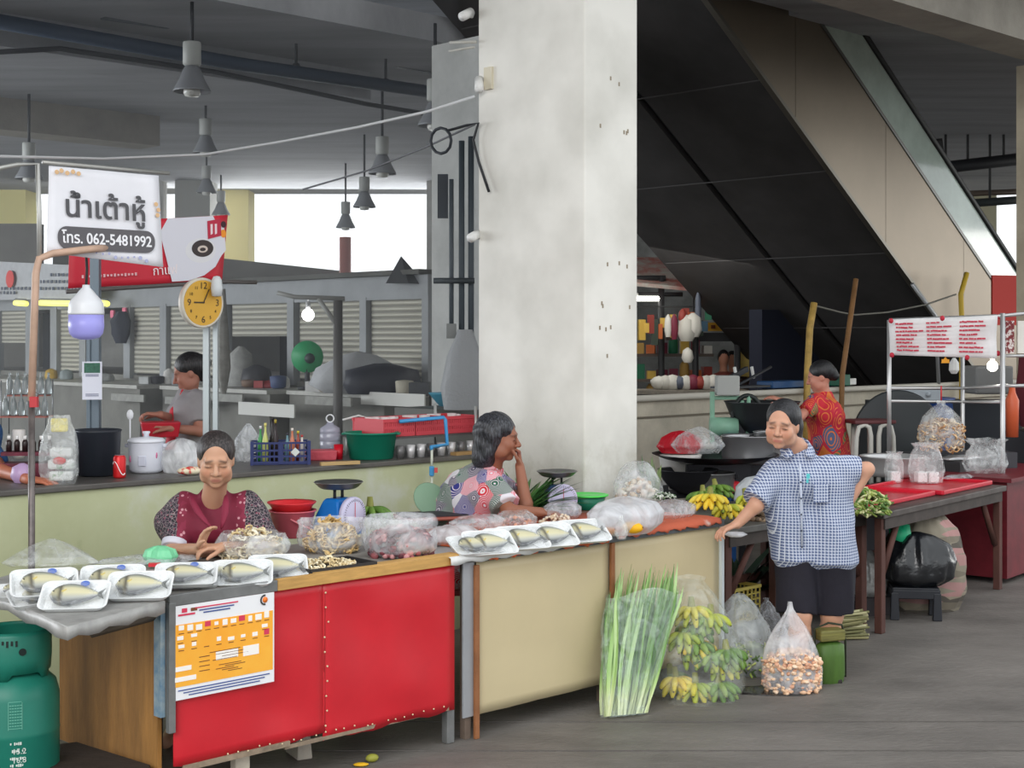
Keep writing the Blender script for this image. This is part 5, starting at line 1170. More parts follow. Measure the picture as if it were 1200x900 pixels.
# ---------- D: woman in a red printed blouse beyond, at the cooking stall
def figure(label, hc, fwd, nk, ch, hip, lat, arms, skin, hairspec, shirt_m, shirt_r, feet, bottoms, s=1.1, res=0.008, sleeve=0.75, haircol=((22,22,26),(70,66,66)), hairk=None):
    t = thing('person', label, 'person', (0,0,0)); R3 = frame(fwd); sk = head_prims(hc, R3, s)
    sk += [cap(hc+Vector((0, 0, -.07)), nk, .052, .06, k=.03)]; sk += base_torso(hip, ch, nk, 0.29, 0.105, lat, fwd)
    for a, b_, c, hd, hn, sd, cu in arms: sk += [cap(a, b_, .046, .037, k=.03), cap(b_, c, .037, .026, k=.02)]+hand_prims(c, hd, hn, sd, cu, 1.05)
    for q, ft_ in zip((-1, 1), feet):
        hp_ = Vector(hip)+Vector(lat)*q*.09; an = Vector((ft_[0], ft_[1], .08)); kn = (hp_+an)/2
        sk += [cap(hp_, kn, .09, .06, k=.03), cap(kn, an, .055, .036, k=.03), cap(an+Vector((0,.02,-.04)), an+Vector(fwd).normalized()*.15+Vector((0,0,-.05)), .036, .026, k=.02)]
    body = sdf_obj('body', sk, res, skin_m, t, 0.02, color=lambda v: head_color(v, hc, R3, s, skin, (150,84,78)))
    r, f, u = R3; P = lambda x, y, z: Vector(hc)+(r*x+f*y+u*z)*s; T_ = np.array([list(r), list(f), list(u)]).T
    hp = [ell(P(0,-.022,.036), (.083*s,.096*s,.086*s), T=T_), ell(P(0,.105,-.035), (.066*s,.076*s,.100*s), T=T_, sub=True, k=.012)]+[cap(P(*a), P(*b_), ra*s, rb*s, k=.03) for a, b_, ra, rb in hairspec]
    sdf_obj('hair', hp, 0.007, hair_mat(*haircol), body, 0.02)
    cl = base_torso(hip, ch, nk, 0.30, shirt_r, lat, fwd)+[cap(ch, Vector(nk)+Vector((0,0,-.03)), .13, .08, k=.05), cap(Vector(ch)-Vector((0,0,.05)), hip, shirt_r*1.1, shirt_r*1.25, k=.04, flat=True)]
    for a, b_, c, *_r in arms: cl.append(cap(a, Vector(a)+(Vector(b_)-Vector(a))*sleeve, .07, .066, k=.04, flat=True))
    cl.append(ell(Vector(nk)+Vector((0, 0, .06)), (.066, .066, .06), sub=True, k=.01))
    sh = sdf_obj('shirt', cl, 0.009, shirt_m, body, 0.02, disp=folds(0.004, 9))
    lg = []
    for q, ft_ in zip((-1, 1), feet): hp_ = Vector(hip)+Vector(lat)*q*.09; an = Vector((ft_[0], ft_[1], .12)); lg.append(cap(hp_, hp_+(an-hp_)*.95, .115, .07, k=.02, flat=True))
    sdf_obj('trousers', lg, 0.012, bottoms, body, 0.02)
    return t, body, sh
yd = 12.0
floral = patchwork([(206,34,46), (86,96,130), (214,120,50), (200,36,52), (96,120,84), (190,30,60)], 9, 40, 2.2, dotc=(222,120,60), line=(196,40,60), stretch=(1,1,.7))
hd = W(961, 441, yd)
figure('person in a red and blue printed blouse working at the pans by the wall', hd, Vector((-.96, .18, -.25)), W(966, 462, yd), W(968, 484, yd+.02), Vector((W(972, 530, yd+.06).x, yd+.06, 0.86)), Vector((0.15, 1, 0)).normalized(),
       [(W(957, 470, yd-.14), W(938, 488, yd-.3), W(918, 470, yd-.25), (-1, .1, .35), (0, .2, -1), 1, .3), (W(968, 470, yd+.18), W(950, 492, yd+.3), W(925, 480, yd+.25), (-1, 0, .1), (0, .2, -1), -1, .4)],
       (196,136,116), [((0,-.09,.0), (0,-.10,-.02), .045, .04)], floral, 0.14, [(hd.x+.06, yd-.08), (hd.x+.10, yd+.14)], M((40,40,56), .8), haircol=((18,18,20),(48,48,52)))
# ---------- E: cook with a red apron behind the green counter
ye = 9.9
he = W(221, 436, ye)
tE, bE, sE = figure('person in a grey shirt and red apron behind the green counter', he, Vector((-.90, -.22, -.35)), W(222, 458, ye+.02), W(222, 480, ye+.05), Vector((W(224, 520, ye).x, ye+.06, 0.92)), Vector((0.28, -1, 0)).normalized(),
       [(W(231, 468, ye-.12), W(234, 505, ye-.2), W(200, 502, ye-.40), (-1, -.1, .15), (0, 0, -1), 1, .5), (W(218, 466, ye+.14), W(205, 492, ye+.0), W(188, 486, ye-.2), (-1, -.2, .1), (0, 0, -1), -1, .5)],
       (176,122,104), [((0,-.08,.03), (0,-.11,.02), .05, .045), ((0,-.06,-.02), (0,-.07,-.06), .05, .03)], M((150,146,148), .85, var=.1), 0.125, [(he.x+.03, ye-.02), (he.x+.06, ye+.2)], M((50,50,60), .8))
sdf_obj('apron', [cap(W(208, 484, ye-.04), W(206, 530, ye-.06), .055, .075, k=.02), cap(W(214, 458, ye-.05), W(207, 484, ye-.10), .012, .014)], 0.009, M((206,40,58), .7), sE, 0.01)
# ---------- F: person at the frame edge whose forearm rests on the counter
yf = 7.9
yf = 8.25; hf = W(-62, 440, yf)
figure('person at the frame edge with a bare forearm laid on the green counter', hf, Vector((.7, -.6, -.2)), W(-58, 478, yf), W(-52, 510, yf+.03), Vector((W(-52, 600, yf).x, yf+.05, 0.78)), Vector((.7, .6, 0)).normalized(),
       [(W(-30, 505, yf-.02), W(2, 552, yf-.55), W(34, 562, yf-.85), (1, -.2, -.06), (0, .1, -1), 1, .25), (W(-80, 500, yf-.1), W(-100, 560, yf-.2), W(-60, 575, yf-.3), (1, -.2, 0), (0, 0, -1), -1, .3)],
       (186,112,84), [], M((50,90,140), .8), 0.13, [(hf.x-.05, yf), (hf.x+.15, yf+.1)], M((60,60,70), .8), sleeve=.8)
# ================================================================== things standing on the floor
# gas cylinder behind the dark bench
gx = Vector((W(17, 700, 5.62).x, 5.62, 0)); gc = M((34,122,104), 0.4, var=0.12, vscale=6)
g = thing('gas_cylinder', 'green cooking gas cylinder standing beside the wooden side of the stall', 'gas cylinder', gx)
mesh_obj('tank', MB().lathe([(0.10, 0.06), (0.155, 0.09), (0.168, 0.13), (0.168, 0.33), (0.170, 0.335), (0.168, 0.345), (0.168, 0.47), (0.155, 0.52), (0.12, 0.555), (0.05, 0.57), (0.0, 0.572)], n=48), gc, g)
cg = MB(); n_ = 48; vs = []; fs = []
for k in range(n_):
    th = 2*math.pi*k/n_; lo_ = 0.565 if math.sin(5*th) > -0.55 else 0.545
    for r_, z in ((0.132, 0.545 if lo_ < .56 else 0.568), (0.136, 0.62), (0.136, 0.71), (0.130, 0.725)): vs.append((r_*math.cos(th), r_*math.sin(th), z))
for k in range(n_):
    for j in range(3): fs.append((k*4+j, ((k+1) % n_)*4+j, ((k+1) % n_)*4+j+1, k*4+j+1))
col_ = mesh_obj('collar', cg.add(vs, fs, True), gc, g, solid=0.005)
dkm = M((20,34,32), 0.6)
for th, z, rr_ in ((-1.03, 0.655, 0.014),):
    c = Vector((0.139*math.cos(th), 0.139*math.sin(th), z)); nn = Vector((math.cos(th), math.sin(th), 0)); mesh_obj('hand_hole', MB().tube([c-nn*.002, c+nn*.002], rr_, 20, smooth=False), dkm, col_)
mb = MB()
for k in range(9):
    th = -2.15+k*0.12; c = Vector((0.139*math.cos(th), 0.139*math.sin(th), 0.699)); h = (0.022, 0.014, 0.024, 0.018)[k % 4]; mb.box(c+Vector((0,0,-h/2)), (0.008, 0.003, h), rz=th+math.pi/2)
mesh_obj('stencil_marks', mb, dkm, col_)
mesh_obj('valve', MB().lathe([(0.02, 0.57), (0.02, 0.62), (0.03, 0.625), (0.03, 0.64), (0.0, 0.642)], n=12), M((150,140,110), 0.4, metal=.7), g)
mesh_obj('foot_ring', MB().lathe([(0.125, 0.0), (0.13, 0.0), (0.125, 0.08), (0.12, 0.08)], n=32), gc, g)
lt = M((110,180,160), 0.6); mb = MB()
def on_tank(th, z, w_, h_, r_=0.1695): mb.box((r_*math.cos(th), r_*math.sin(th), z), (w_, 0.002, h_), rz=th+math.pi/2)
for k in range(7): on_tank(-1.35+0.04*k, 0.475, 0.008, 0.002, .166); on_tank(-1.35+0.04*k, 0.375, 0.008, 0.002)
for z in [0.385+0.011*i for i in range(8)]:
    for k in range(5): on_tank(-1.33+0.055*k, z, 0.0075, 0.003)
for sgn in (0, 1):
    for i in range(9): on_tank(-1.37+0.29*sgn, 0.375+0.0115*i, 0.002, 0.011)
mesh_obj('printed_label', mb, lt, g)
mb = MB(); wt = M((214,224,216), 0.6)
for z, hh in ((0.318, .012), (0.29, .012), (0.262, .012), (.236, .012)):
    for k in range(7):
        if (k*7+int(z*1000)) % 5: on_tank(-1.32+0.042*k, z, 0.006 if k % 2 else 0.0045, hh*(0.9 if k % 3 else .6))
mesh_obj('printed_numbers', mb, wt, g)
th = -1.14
for z_, s_ in ((0.288, '15.2'), (0.255, '16.8')): text_mesh('printed_number', s_, 0.03, wt, g, (0.1705*math.cos(th), 0.1705*math.sin(th), z_), (math.pi/2, 0, th+math.pi/2), 'CENTER', 0.0006)
bp = [Z(-60, 905, 0.20), Z(180, 893, 0.20), Z(92, 868, 0.20), Z(-60, 886, 0.20)]
bn_ = thing('wooden_bench', 'weathered dark wooden plank bench in front of the gas cylinder', 'bench', (0,0,0))
b0, b1, b2 = Z(176, 896, 0.2), Z(90, 869, 0.2), Z(-60, 886, 0.2)
mesh_obj('plank', MB().prism([(b2.x, b2.y-0.03), (b2.x, b0.y-0.35), (b0.x+.05, b0.y-0.30), (b0.x, b0.y), (b1.x, b1.y)], 0.165, 0.20), M((58,48,42), 0.8, var=0.45, vscale=10, stretch=(1, 5, 1), bump=.3), bn_, bevel=0.004)
for x, y in ((b0.x-.03, b0.y-.12), (b1.x-.3, b1.y-.25), (b0.x-.03, b0.y-.27)): mesh_obj('leg', MB().box((x, y, 0.083), (0.05, 0.04, 0.165)), M((48,40,36), 0.8), bn_)
solo('paving_block', MB().box((0, 0, 0.07), (0.07, 0.16, 0.14), taper=.8), M((190,182,168), .8, var=.3), 'pale worn block propping the underside of the red stall', 'block', Z(340, 905, 0)+Vector((0.0, 0.25, 0)), 0.5, bevel=.006)
solo('fallen_fruit', MB().color((150,150,60)).ball((0,0,0.018), (0.03, 0.022, 0.018), 12), vm, 'small green-yellow fruit lying on the floor in front of the red stall', 'fruit', Z(436, 893, 0), 0.4)
solo('fruit_peel', MB().color((220,170,30)).ball((0,0,0.008), (0.035, 0.018, 0.008), 10), vm, 'orange-yellow peel on the floor beside the small fallen fruit', 'peel', Z(423, 898, 0), 0.1)

# leek-like leaf bundle wrapped in clear film
def leaf_bundle():
    b = Z(731, 838, 0); tp_ = W(756, 690, 7.33); ax = (tp_-b); lat = Vector((1, .35, 0)).normalized(); dep = ax.cross(lat).normalized()
    t = thing('leaf_bundle', 'tall bundle of green leaves wrapped in clear film leaning on the cream stall', 'leaves', b)
    rnd = random.Random(5); mb = MB(); cs = [(120,160,84), (150,188,110), (98,140,72), (176,206,140), (134,172,104)]
    for k in range(150):
        u_, v_ = rnd.uniform(-1, 1), rnd.uniform(-1, 1); col = rnd.choice(cs); end = rnd.uniform(.85, 1.0) if rnd.random() < .8 else rnd.uniform(1.05, 1.20)
        if rnd.random() < .3: end = rnd.uniform(1.0, 1.22) if abs(u_) < .8 else 1.0
        g = []
        for i in range(9):
            q = i/8*end; hw = 0.105+0.085*min(1, q*1.15); hd = 0.055+0.02*q
            c = ax*q+lat*(u_*hw+0.012*math.sin(q*5+k))+dep*(v_*hd); w_ = 0.011*(0.75+.5*math.sin(min(1, q/end)*math.pi))*(1-max(0, q/end-.85)/.15*.9)
            a = rnd.uniform(-.0, .0)+k; s_ = lat*math.cos(k*1.3)*.8+dep*math.sin(k*1.3)*.6
            g.append([c-s_*w_, c+Vector((0,0,0))+dep*0.003, c+s_*w_])
        mb.color((226,232,196) if False else col); o0 = len(mb.v); mb.sheet(g)
        for i in range(3):       # pale root ends
            for j in range(3): mb.c[o0+i*3+j] = lin((214,224,176) if i < 2 else (176,204,130))[:3]
    mesh_obj('leaves', mb, vcol(0.45, .5), t)
    g = []
    n = 40
    for i in range(15):
        q = i/14; hw = 0.118+0.090*min(1, q*1.15); hd = 0.066+0.022*q; row = []
        for k in range(n+1):
            th = 2*math.pi*k/n; j = 1+0.05*math.sin(5*th+q*9)+0.03*math.sin(11*th-q*14)
            row.append(ax*(q*.97-.01+(0.03*math.sin(3*th) if i == 14 else 0))+lat*(math.cos(th)*hw*j)+dep*(math.sin(th)*hd*j))
        g.append(row)
    mesh_obj('film_wrap', MB().sheet(g), film((214,232,222), 0.22, 0.10, 16, 0.36), t)
leaf_bundle()
def floor_bag(label, px, py, w_, h_, seed, m, prof=None, lean=(0,0), sy=.8, fold=.10):
    p = Z(px, py, 0); p.y += w_*.35
    prof = prof or [(.72, 0), (.98, .10), (1.0, .34), (.82, .6), (.52, .8), (.2, .93), (.09, .97), (.16, 1.0)]
    bag(label, p, [(a*w_/2, b_*h_) for a, b_ in prof], seed, m, fold, 1.0, sy, lean=lean); return p
pxm = lambda py: (py-395)/H         # px per metre for a thing standing on the floor at row py
# bag of green and yellow bananas
w1 = 122/pxm(825); h1 = 140/pxm(825)
p = floor_bag('big clear bag full of green and yellow bananas standing next to the leaf bundle', 822, 826, w1, h1, 101, film((224,230,224), .10, .1, 10, .30), [(.86, 0), (1.0, .10), (.98, .40), (.80, .62), (.50, .84), (.26, .96), (.30, 1.0)], lean=(-.05, .12), sy=.95)
bb = 'bananas in the clear bag beside the leaf bundle'
bp1 = None
for i, (dx, dy, dz, rz, cl) in enumerate(((-.15, -.10, 0.02, .6, ripe), (-.02, -.15, .0, -.3, semi), (.14, -.13, .0, .4, grn), (-.08, -.03, .13, 2.4, semi), (.10, -.10, .12, .2, semi+grn), (.0, .0, .23, -.6, grn), (.16, .0, .08, 1.2, semi), (-.17, .05, .02, 2.0, grn), (-.01, -.08, .16, .9, grn+ripe), (-.10, -.1, .20, .5, semi), (.10, -.05, .27, -.4, grn+semi), (-.03, -.05, .30, .3, semi), (.20, -.1, .13, .8, grn))):
    c = bunch(('ripe banana bunch low in the clear bag nearest the leaf bundle', 'banana bunch at the bottom front of the clear bag', 'green banana bunch at the bottom of the bag nearest the chilli bag', 'yellow-green banana bunch halfway up the bag on its leaf side', 'yellow-green banana bunch in the middle of the clear bag', 'green banana bunch at the top of the clear bag', 'pale banana bunch pressed to the chilli-bag side', 'green banana bunch at the back of the bag on its leaf side', 'mixed green and yellow bunch in the upper middle of the bag', 'yellow-green bunch high on the leaf side of the clear bag', 'green bunch high on the chilli side of the clear bag', 'topmost yellow-green banana bunch in the clear bag', 'green bunch pressed out towards the chilli bag')[i], p+Vector((dx*.75, dy*.45+.02+.12*dz, dz*1.25-.03)), rz*.5, 5, cl, 110+i, .12, 2, bb)
w2 = 66/pxm(795); h2 = 92/pxm(795)
p = floor_bag('clear bag of pale green chillies between the banana bag and the white-tipped bag', 884, 794, w2*1.05, h2, 120, film((206,212,214), .5, .2, 8, .7), [(.75, 0), (1.0, .12), (.98, .36), (.85, .6), (.55, .85), (.2, .98), (.05, 1.0)], lean=(-.12, .2))
pile('green_chillies', 'pale green chillies lying in the clear bag behind the white-tipped bag', p+Vector((0,-.01,0)), 200, w2*.43, w2*.34, h2*.40, shred([(176,196,90), (206,214,130), (120,150,70), (84,110,60)], (.04, .07), (.005, .008)), 121, 'vegetables', power=.4)
p = floor_bag('crinkled grey see-through bag leaning at the black shorts', 909, 775, 34/pxm(775)*1.3, 70/pxm(775), 122, film((150,152,156), .55, .15, 12, .8), lean=(-.1, .1))
pile('dried_chillies', 'dark dried pods showing in the crinkled grey bag', p, 90, .055, .045, .14, lump([(70,62,60),(120,110,100),(200,190,170),(210,160,60)], (.01,.018)), 123, 'vegetables', power=.4)
w3 = 73/pxm(815); h3 = 103/pxm(815)
p = floor_bag('tied clear bag with a white pointed top holding pale peeled roots', 933, 815, w3, h3, 124, film((240,240,244), .36, .22, 8, .62), [(.80, 0), (1.0, .06), (.98, .26), (.78, .5), (.50, .70), (.24, .84), (.10, .92), (.07, 1.0)], sy=.7, lean=(.0, .12))
pile('peeled_roots', 'cream and pink peeled root slices filling the white-topped bag', p, 420, w3*.47, w3*.34, h3*.50, lump([(236,200,166),(226,184,150),(244,216,188),(216,164,134)], (.012,.02), .5), 125, 'vegetables', power=.30)
solo('wet_patch', MB().lathe([(0.0, 0.0022), (0.11, 0.0022), (0.15, 0.0012)], n=28, sx=1.5, sy=.8, jit=.2), M((52,50,48), .15), 'dark wet patch on the floor in front of the bags', 'puddle', Z(905, 808, 0)+Vector((0,-.03,0)))
# leaf packet and lying bundle of sticks
t = thing('leaf_packet', 'upright roll of green banana leaves tied with string in front of the bare leg', 'leaf packet', Z(972, 801, 0)+Vector((0.01, .04, 0)), 0.3)
mesh_obj('leaf_roll', bag_shell([(0.075, 0), (0.085, .04), (.082, .14), (.078, .20), (.05, .215), (0, .22)], 4, 30, .05, 1, .7), M((74,106,42), .5, var=.35, vscale=14, stretch=(1,1,.2)), t)
mesh_obj('leaf_top', MB().prism([(-.08,-.05),(.07,-.05),(.08,.05),(-.07,.05)], .225, .285), M((120,116,62), .6, var=.5, vscale=26, stretch=(.3,1,4)), t, bevel=.01)
mesh_obj('string', MB().tube([(-.09, 0, .02), (-.09, 0, .29), (-.03, -.04, .325), (.05, -.04, .31), (.095, 0, .22), (.095, 0, .02)], .006, 6), M((44,50,34), .7), t)
w4 = Z(1000, 752, 0); rnd = random.Random(6); mb = MB()
for k in range(60):
    z = .012+.012*(k//5); x0 = -.10+rnd.uniform(-.02, .02); mb.color(rnd.choice([(150,144,100),(176,170,128),(120,118,78),(196,190,150)])); mb.tube([(x0, (k % 5)*.02-.05, z), (x0+.21+rnd.uniform(-.02, .02), (k % 5)*.02-.05+rnd.uniform(-.01, .01), z+rnd.uniform(0, .04))], .008, 6)
solo('stick_bundle', mb, vm, 'stack of dry pale green stalks behind the leg near the black stool', 'stalks', w4+Vector((-.02, .1, 0)), .1, kind='stuff')
# yellow crate, dark leaves below the table
cr_ = thing('plastic_crate', 'pale yellow slotted crate under the timber table', 'crate', Z(850, 733, 0)+Vector((0.02, .2, 0)), ROT); yc = M((226,206,110), .5)
mb = MB(); n = 9
for (ax_, off) in (('x', -.14), ('x', .14), ('y', -.2), ('y', .2)):
    Ls = .40 if ax_ == 'x' else .28
    for k in range(n+1):
        q = -Ls/2+Ls*k/n; c = (q, off, .11) if ax_ == 'x' else (off, q, .11); mb.box(c, (.008, .006, .2) if ax_ == 'x' else (.006, .008, .2))
    for k in range(6): z = .02+k*.038; c = (0, off, z) if ax_ == 'x' else (off, 0, z); mb.box(c, (Ls, .006, .008) if ax_ == 'x' else (.006, Ls, .008))
mesh_obj('lattice', mb, yc, cr_)
mesh_obj('rim', MB().box((0,-.14,.215),(.42,.02,.022)).box((0,.14,.215),(.42,.02,.022)).box((-.2,0,.215),(.02,.28,.022)).box((.2,0,.215),(.02,.28,.022)), yc, cr_, bevel=.004)
mesh_obj('base', MB().box((0,0,.008),(.4,.28,.014)), yc, cr_)
p = Z(880, 735, 0); p.y += .3
leaf_fan('banana_leaves', 'pile of dark banana leaves stored under the timber table', p+Vector((-.05, .1, .05)), 34, .60, .045, 9, [(30,52,36),(38,66,42),(24,42,32)], 1.5, .75)
# foil bag, black bag on a stool, striped sack, green cloth
p = Z(1022, 722, 0); p.y += .1
bag('silver foil bag slumped against the brown table leg', p+Vector((0,0,.10)), [(.06, 0), (.12, .05), (.13, .14), (.10, .24), (.05, .30), (.02, .32)], 130, M((178,178,176), .35, metal=.3, bump=.8, bscale=14, var=.4, vscale=18), .16, 1, .7, name='foil_bag')
solo('cardboard_box', MB().box((0, 0, .06), (.22, .2, .12)), M((60,56,58), .8), 'low dark box carrying the silver foil bag', 'box', p, .3)
ps = Z(1076, 727, 0); ps.y += .1
sp_ = M((38,40,46), .4); sl_ = thing('step_stool', 'low black plastic stool under the black rubbish bag', 'stool', ps, -.15)
mesh_obj('seat', MB().box((0, 0, .20), (.30, .22, .025)).box((0, -.11, .17), (.30, .012, .06)).box((0, .11, .17), (.30, .012, .06)).box((-.15, 0, .17), (.012, .22, .06)).box((.15, 0, .17), (.012, .22, .06)), sp_, sl_, bevel=.006)
for a in (-1, 1):
    for b_ in (-1, 1): mesh_obj('leg', MB().box((a*.135, b_*.10, .09), (.06, .045, .18), taper=.8), sp_, sl_, bevel=.006)
bag('shiny black rubbish bag piled on the low black stool', ps+Vector((0.02, 0, .215)), [(.14, 0), (.22, .05), (.23, .16), (.19, .27), (.10, .33), (.02, .35)], 131, M((22,24,28), .25, spec=.7, bump=.9, bscale=7), .14, 1, .75, name='rubbish_bag')
p = ps+Vector((.16, .30, 0))
bag('brown and pink striped cloth sack slumped behind the black rubbish bag', p, [(.22, 0), (.28, .12), (.28, .38), (.22, .55), (.10, .66), (.02, .69)], 132, patchwork([(150,140,122),(120,112,98),(170,130,126),(140,132,116),(90,84,76)], 6, 0, .8, stretch=(.6,.6,4)), .12, 1, .7, name='cloth_sack')
solo('green_cloth', MB().sheet([[(-.07,0,.0),(0,-.02,.03),(.07,0,.01)],[(-.06,-.04,-.10),(0,-.07,-.09),(.08,-.05,-.11)]]), M((30,170,120), .5), 'bright green plastic scrap sticking out above the black rubbish bag', 'plastic scrap', ps+Vector((-.10, .0, .60)), solid=.004)
# ================================================================== on and around the green counter
CT = 1.10
def CP(px, py, z=CT): return Z(px, py, z)
# pale pipe post at the frame side
tp0, tp1 = W(44, 300, 7.0), W(33, 655, 6.85)
po_ = thing('pipe_post', 'tall pale pink pipe post carrying the white soy milk banner', 'post', (0,0,0))
mesh_obj('lower_tube', MB().tube([(tp1.x, tp1.y+.05, 0), W(37, 470, 6.95)], .016, 10), M((120,112,110), .4, metal=.4, var=.4, vscale=14), po_)
mesh_obj('upper_tube', MB().tube([W(37, 470, 6.95), W(42, 320, 6.98), W(46, 303, 7.0), W(62, 297, 7.02), W(105, 292, 7.15), W(130, 290, 7.3)], .018, 10), M((206,172,150), .5, var=.2), po_)
mesh_obj('hook_tube', MB().tube([W(46, 303, 7.0), W(46, 250, 7.0), W(44, 192, 7.0), W(20, 193, 6.9), W(-10, 199, 6.8)], .012, 8), M((190,190,186), .4, metal=.5), po_)
mesh_obj('top_rail', MB().tube([W(50, 190, 7.02), W(198, 203, 7.6)], .010, 8), M((176,176,172), .4, metal=.4), po_)
mesh_obj('clamp', MB().box(W(40, 471, 6.92), (.035, .03, .05)), M((196,60,66), .5), po_)
# white banner
def quad_sheet(tl, tr, bl, br, nx=14, nz=10, wob=.012, seed=1):
    rnd = random.Random(seed); ph = rnd.uniform(0, 6); g = []
    for i in range(nx+1):
        row = []
        for j in range(nz+1):
            a, b_ = i/nx, j/nz; p = tl*(1-a)*(1-b_)+tr*a*(1-b_)+bl*(1-a)*b_+br*a*b_
            row.append(p+Vector((0, wob*(math.sin(a*9+ph+b_*3)+.5*math.sin(b_*8+a*4)), 0)))
        g.append(row)
    return MB().sheet(g)
tl, tr, bl, br = W(57, 194, 7.05), W(186, 206, 7.5), W(55, 296, 7.02), W(191, 313, 7.5)
bn1 = tag(mesh_obj('hanging_banner', quad_sheet(tl, tr, bl, br, wob=.004), M((240,240,246), .6, var=.06, vscale=3), solid=.003), 'white soy milk banner with grey hand lettering hanging from the pipe post', 'banner')
rx = (tr-tl).normalized(); dn = (bl-tl).normalized(); nrm = rx.cross(dn).normalized()*-1
if nrm.y > 0: nrm = -nrm
Mx = Matrix((rx, -dn+rx*rx.dot(dn), nrm)).transposed(); Mx.col[1].normalize()
def on_banner(a, b_, o=.008): return tl*(1-a)*(1-b_)+tr*a*(1-b_)+bl*(1-a)*b_+br*a*b_+nrm*o
inkg = M((86,86,90), .6); eul = Mx.to_euler()
text_mesh('lettering', 'น้ำเต้าหู้', .150, inkg, bn1, on_banner(.49, .44, .012), eul, 'CENTER', .001, 1.05, .0022)
W_ = (tr-tl).length
def round_rect(w_, h_, r_, n=8):
    out = []
    for cx, cy, s0 in ((w_/2-r_, h_/2-r_, 0), (-w_/2+r_, h_/2-r_, 1), (-w_/2+r_, -h_/2+r_, 2), (w_/2-r_, -h_/2+r_, 3)):
        for k in range(n+1): a = (s0+k/n)*math.pi/2; out.append((cx+r_*math.cos(a), cy+r_*math.sin(a)))
    return out
o = mesh_obj('number_panel', MB().prism(round_rect(W_*.88, .112, .05), 0, .002), M((96,94,98), .6), bn1); o.location = on_banner(.5, .775, .010); o.rotation_euler = eul
text_mesh('lettering', 'โทร. 062-5481992', .076, M((246,246,250), .6), bn1, on_banner(.5, .78, .0145), eul, 'CENTER', .001, .92, .0012)
mb = MB(); rnd = random.Random(4)
for k in range(9):
    a = .40+.055*k; q = on_banner(a, .945+rnd.uniform(-.02,.02), .012); mb.tube([q, q+nrm*.001], rnd.uniform(.005, .011), 7, smooth=False)
mesh_obj('bean_marks', mb, M((176,180,214), .6), bn1)
mb = MB()
for a, b_ in ((.06,.05),(.10,.03),(.15,.05),(.2,.03),(.25,.045),(.95,.30),(.97,.36),(.96,.42)): q = on_banner(a, b_+.02, .012); mb.tube([q, q+nrm*.001], .012, 7, smooth=False)
mesh_obj('flower_marks', mb, M((226,186,140), .6), bn1)
# red coffee banner
tl, tr, bl, br = W(82, 262, 8.3), W(267, 252, 9.0), W(80, 338, 8.3), W(260, 329, 9.0)
bn2 = tag(mesh_obj('hanging_banner', quad_sheet(tl, tr, bl, br, wob=.003, seed=3), M((206,44,62), .5), solid=.004), 'red banner with a white coffee cup picture behind the soy milk banner', 'banner')
rx = (tr-tl).normalized(); dn = (bl-tl).normalized(); nrm = rx.cross(dn).normalized()
if nrm.y > 0: nrm = -nrm
Mx = Matrix((rx, -dn+rx*rx.dot(dn), nrm)).transposed(); Mx.col[1].normalize(); eul2 = Mx.to_euler(); Hb = (bl-tl).length; Wb = (tr-tl).length
def flat(name, poly, a, b_, o, mat):
    ob = mesh_obj(name, MB().prism(poly, 0, .0015), mat, bn2); ob.location = on_banner(a, b_, o); ob.rotation_euler = eul2; return ob
def disc(rx_, ry_, n=28, x=0, y=0): return [(x+rx_*math.cos(2*math.pi*k/n), y+ry_*math.sin(2*math.pi*k/n)) for k in range(n)]
flat('white_field', [(-.06, Hb*.42), (Wb*.31, Hb*.42), (Wb*.31, -Hb*.16)]+[(Wb*.31*math.cos(a)*.9, -Hb*.16-.17*math.sin(a)) for a in (.2,.6,1.0,1.4,1.8)]+[(-.10, -Hb*.1), (-.12, Hb*.2)], .68, .40, .006, M((222,222,232), .5))
flat('saucer', disc(.15, .055), .83, .60, .008, M((240,240,244), .4)); flat('cup', disc(.105, .075), .83, .52, .0095, M((226,226,230), .4)); flat('coffee', disc(.075, .052), .84, .49, .011, M((56,46,44), .4)); flat('milk_swirl', disc(.035, .022), .84, .50, .0125, M((214,200,190), .4)); flat('coffee', disc(.020, .011), .84, .505, .014, M((56,46,44), .4))
flat('emblem', [(-.05,-.06),(.045,-.045),(.05,.06),(-.045,.05)], .91, .20, .009, M((190,40,70), .5)); flat('emblem_stroke', [(-.02,-.035),(-.005,-.03),(0,.03),(-.015,.03)], .90, .2, .0105, M((240,220,226), .5)); flat('emblem_stroke', [(.005,-.035),(.02,-.03),(.025,.03),(.01,.03)], .905, .2, .0105, M((240,220,226), .5))
flat('fruit_mark', disc(.02,.025), .975, .28, .009, M((240,150,40), .5)); flat('fruit_mark', disc(.018,.02), .97, .14, .009, M((60,30,40), .5))
mb = MB()
for k in range(16): q = on_banner(.08+.022*k, .83, .012); mb.box(q, (.012, .002, .012 if k % 3 else .018))
mesh_obj('small_lettering', mb, M((236,190,196), .6), bn2)
t_ = text_mesh('lettering', 'กาแฟ', .075, M((240,230,232), .5), bn2, on_banner(.60, .80, .012), eul2, 'CENTER', .001)
rl = tag(mesh_obj('banner_rail', MB().tube([W(78, 342, 8.3), W(262, 330, 9.0), W(300, 331, 9.2)], .014, 6), M((96,92,90), .5)), 'grey rail running below the red coffee banner', 'rail')
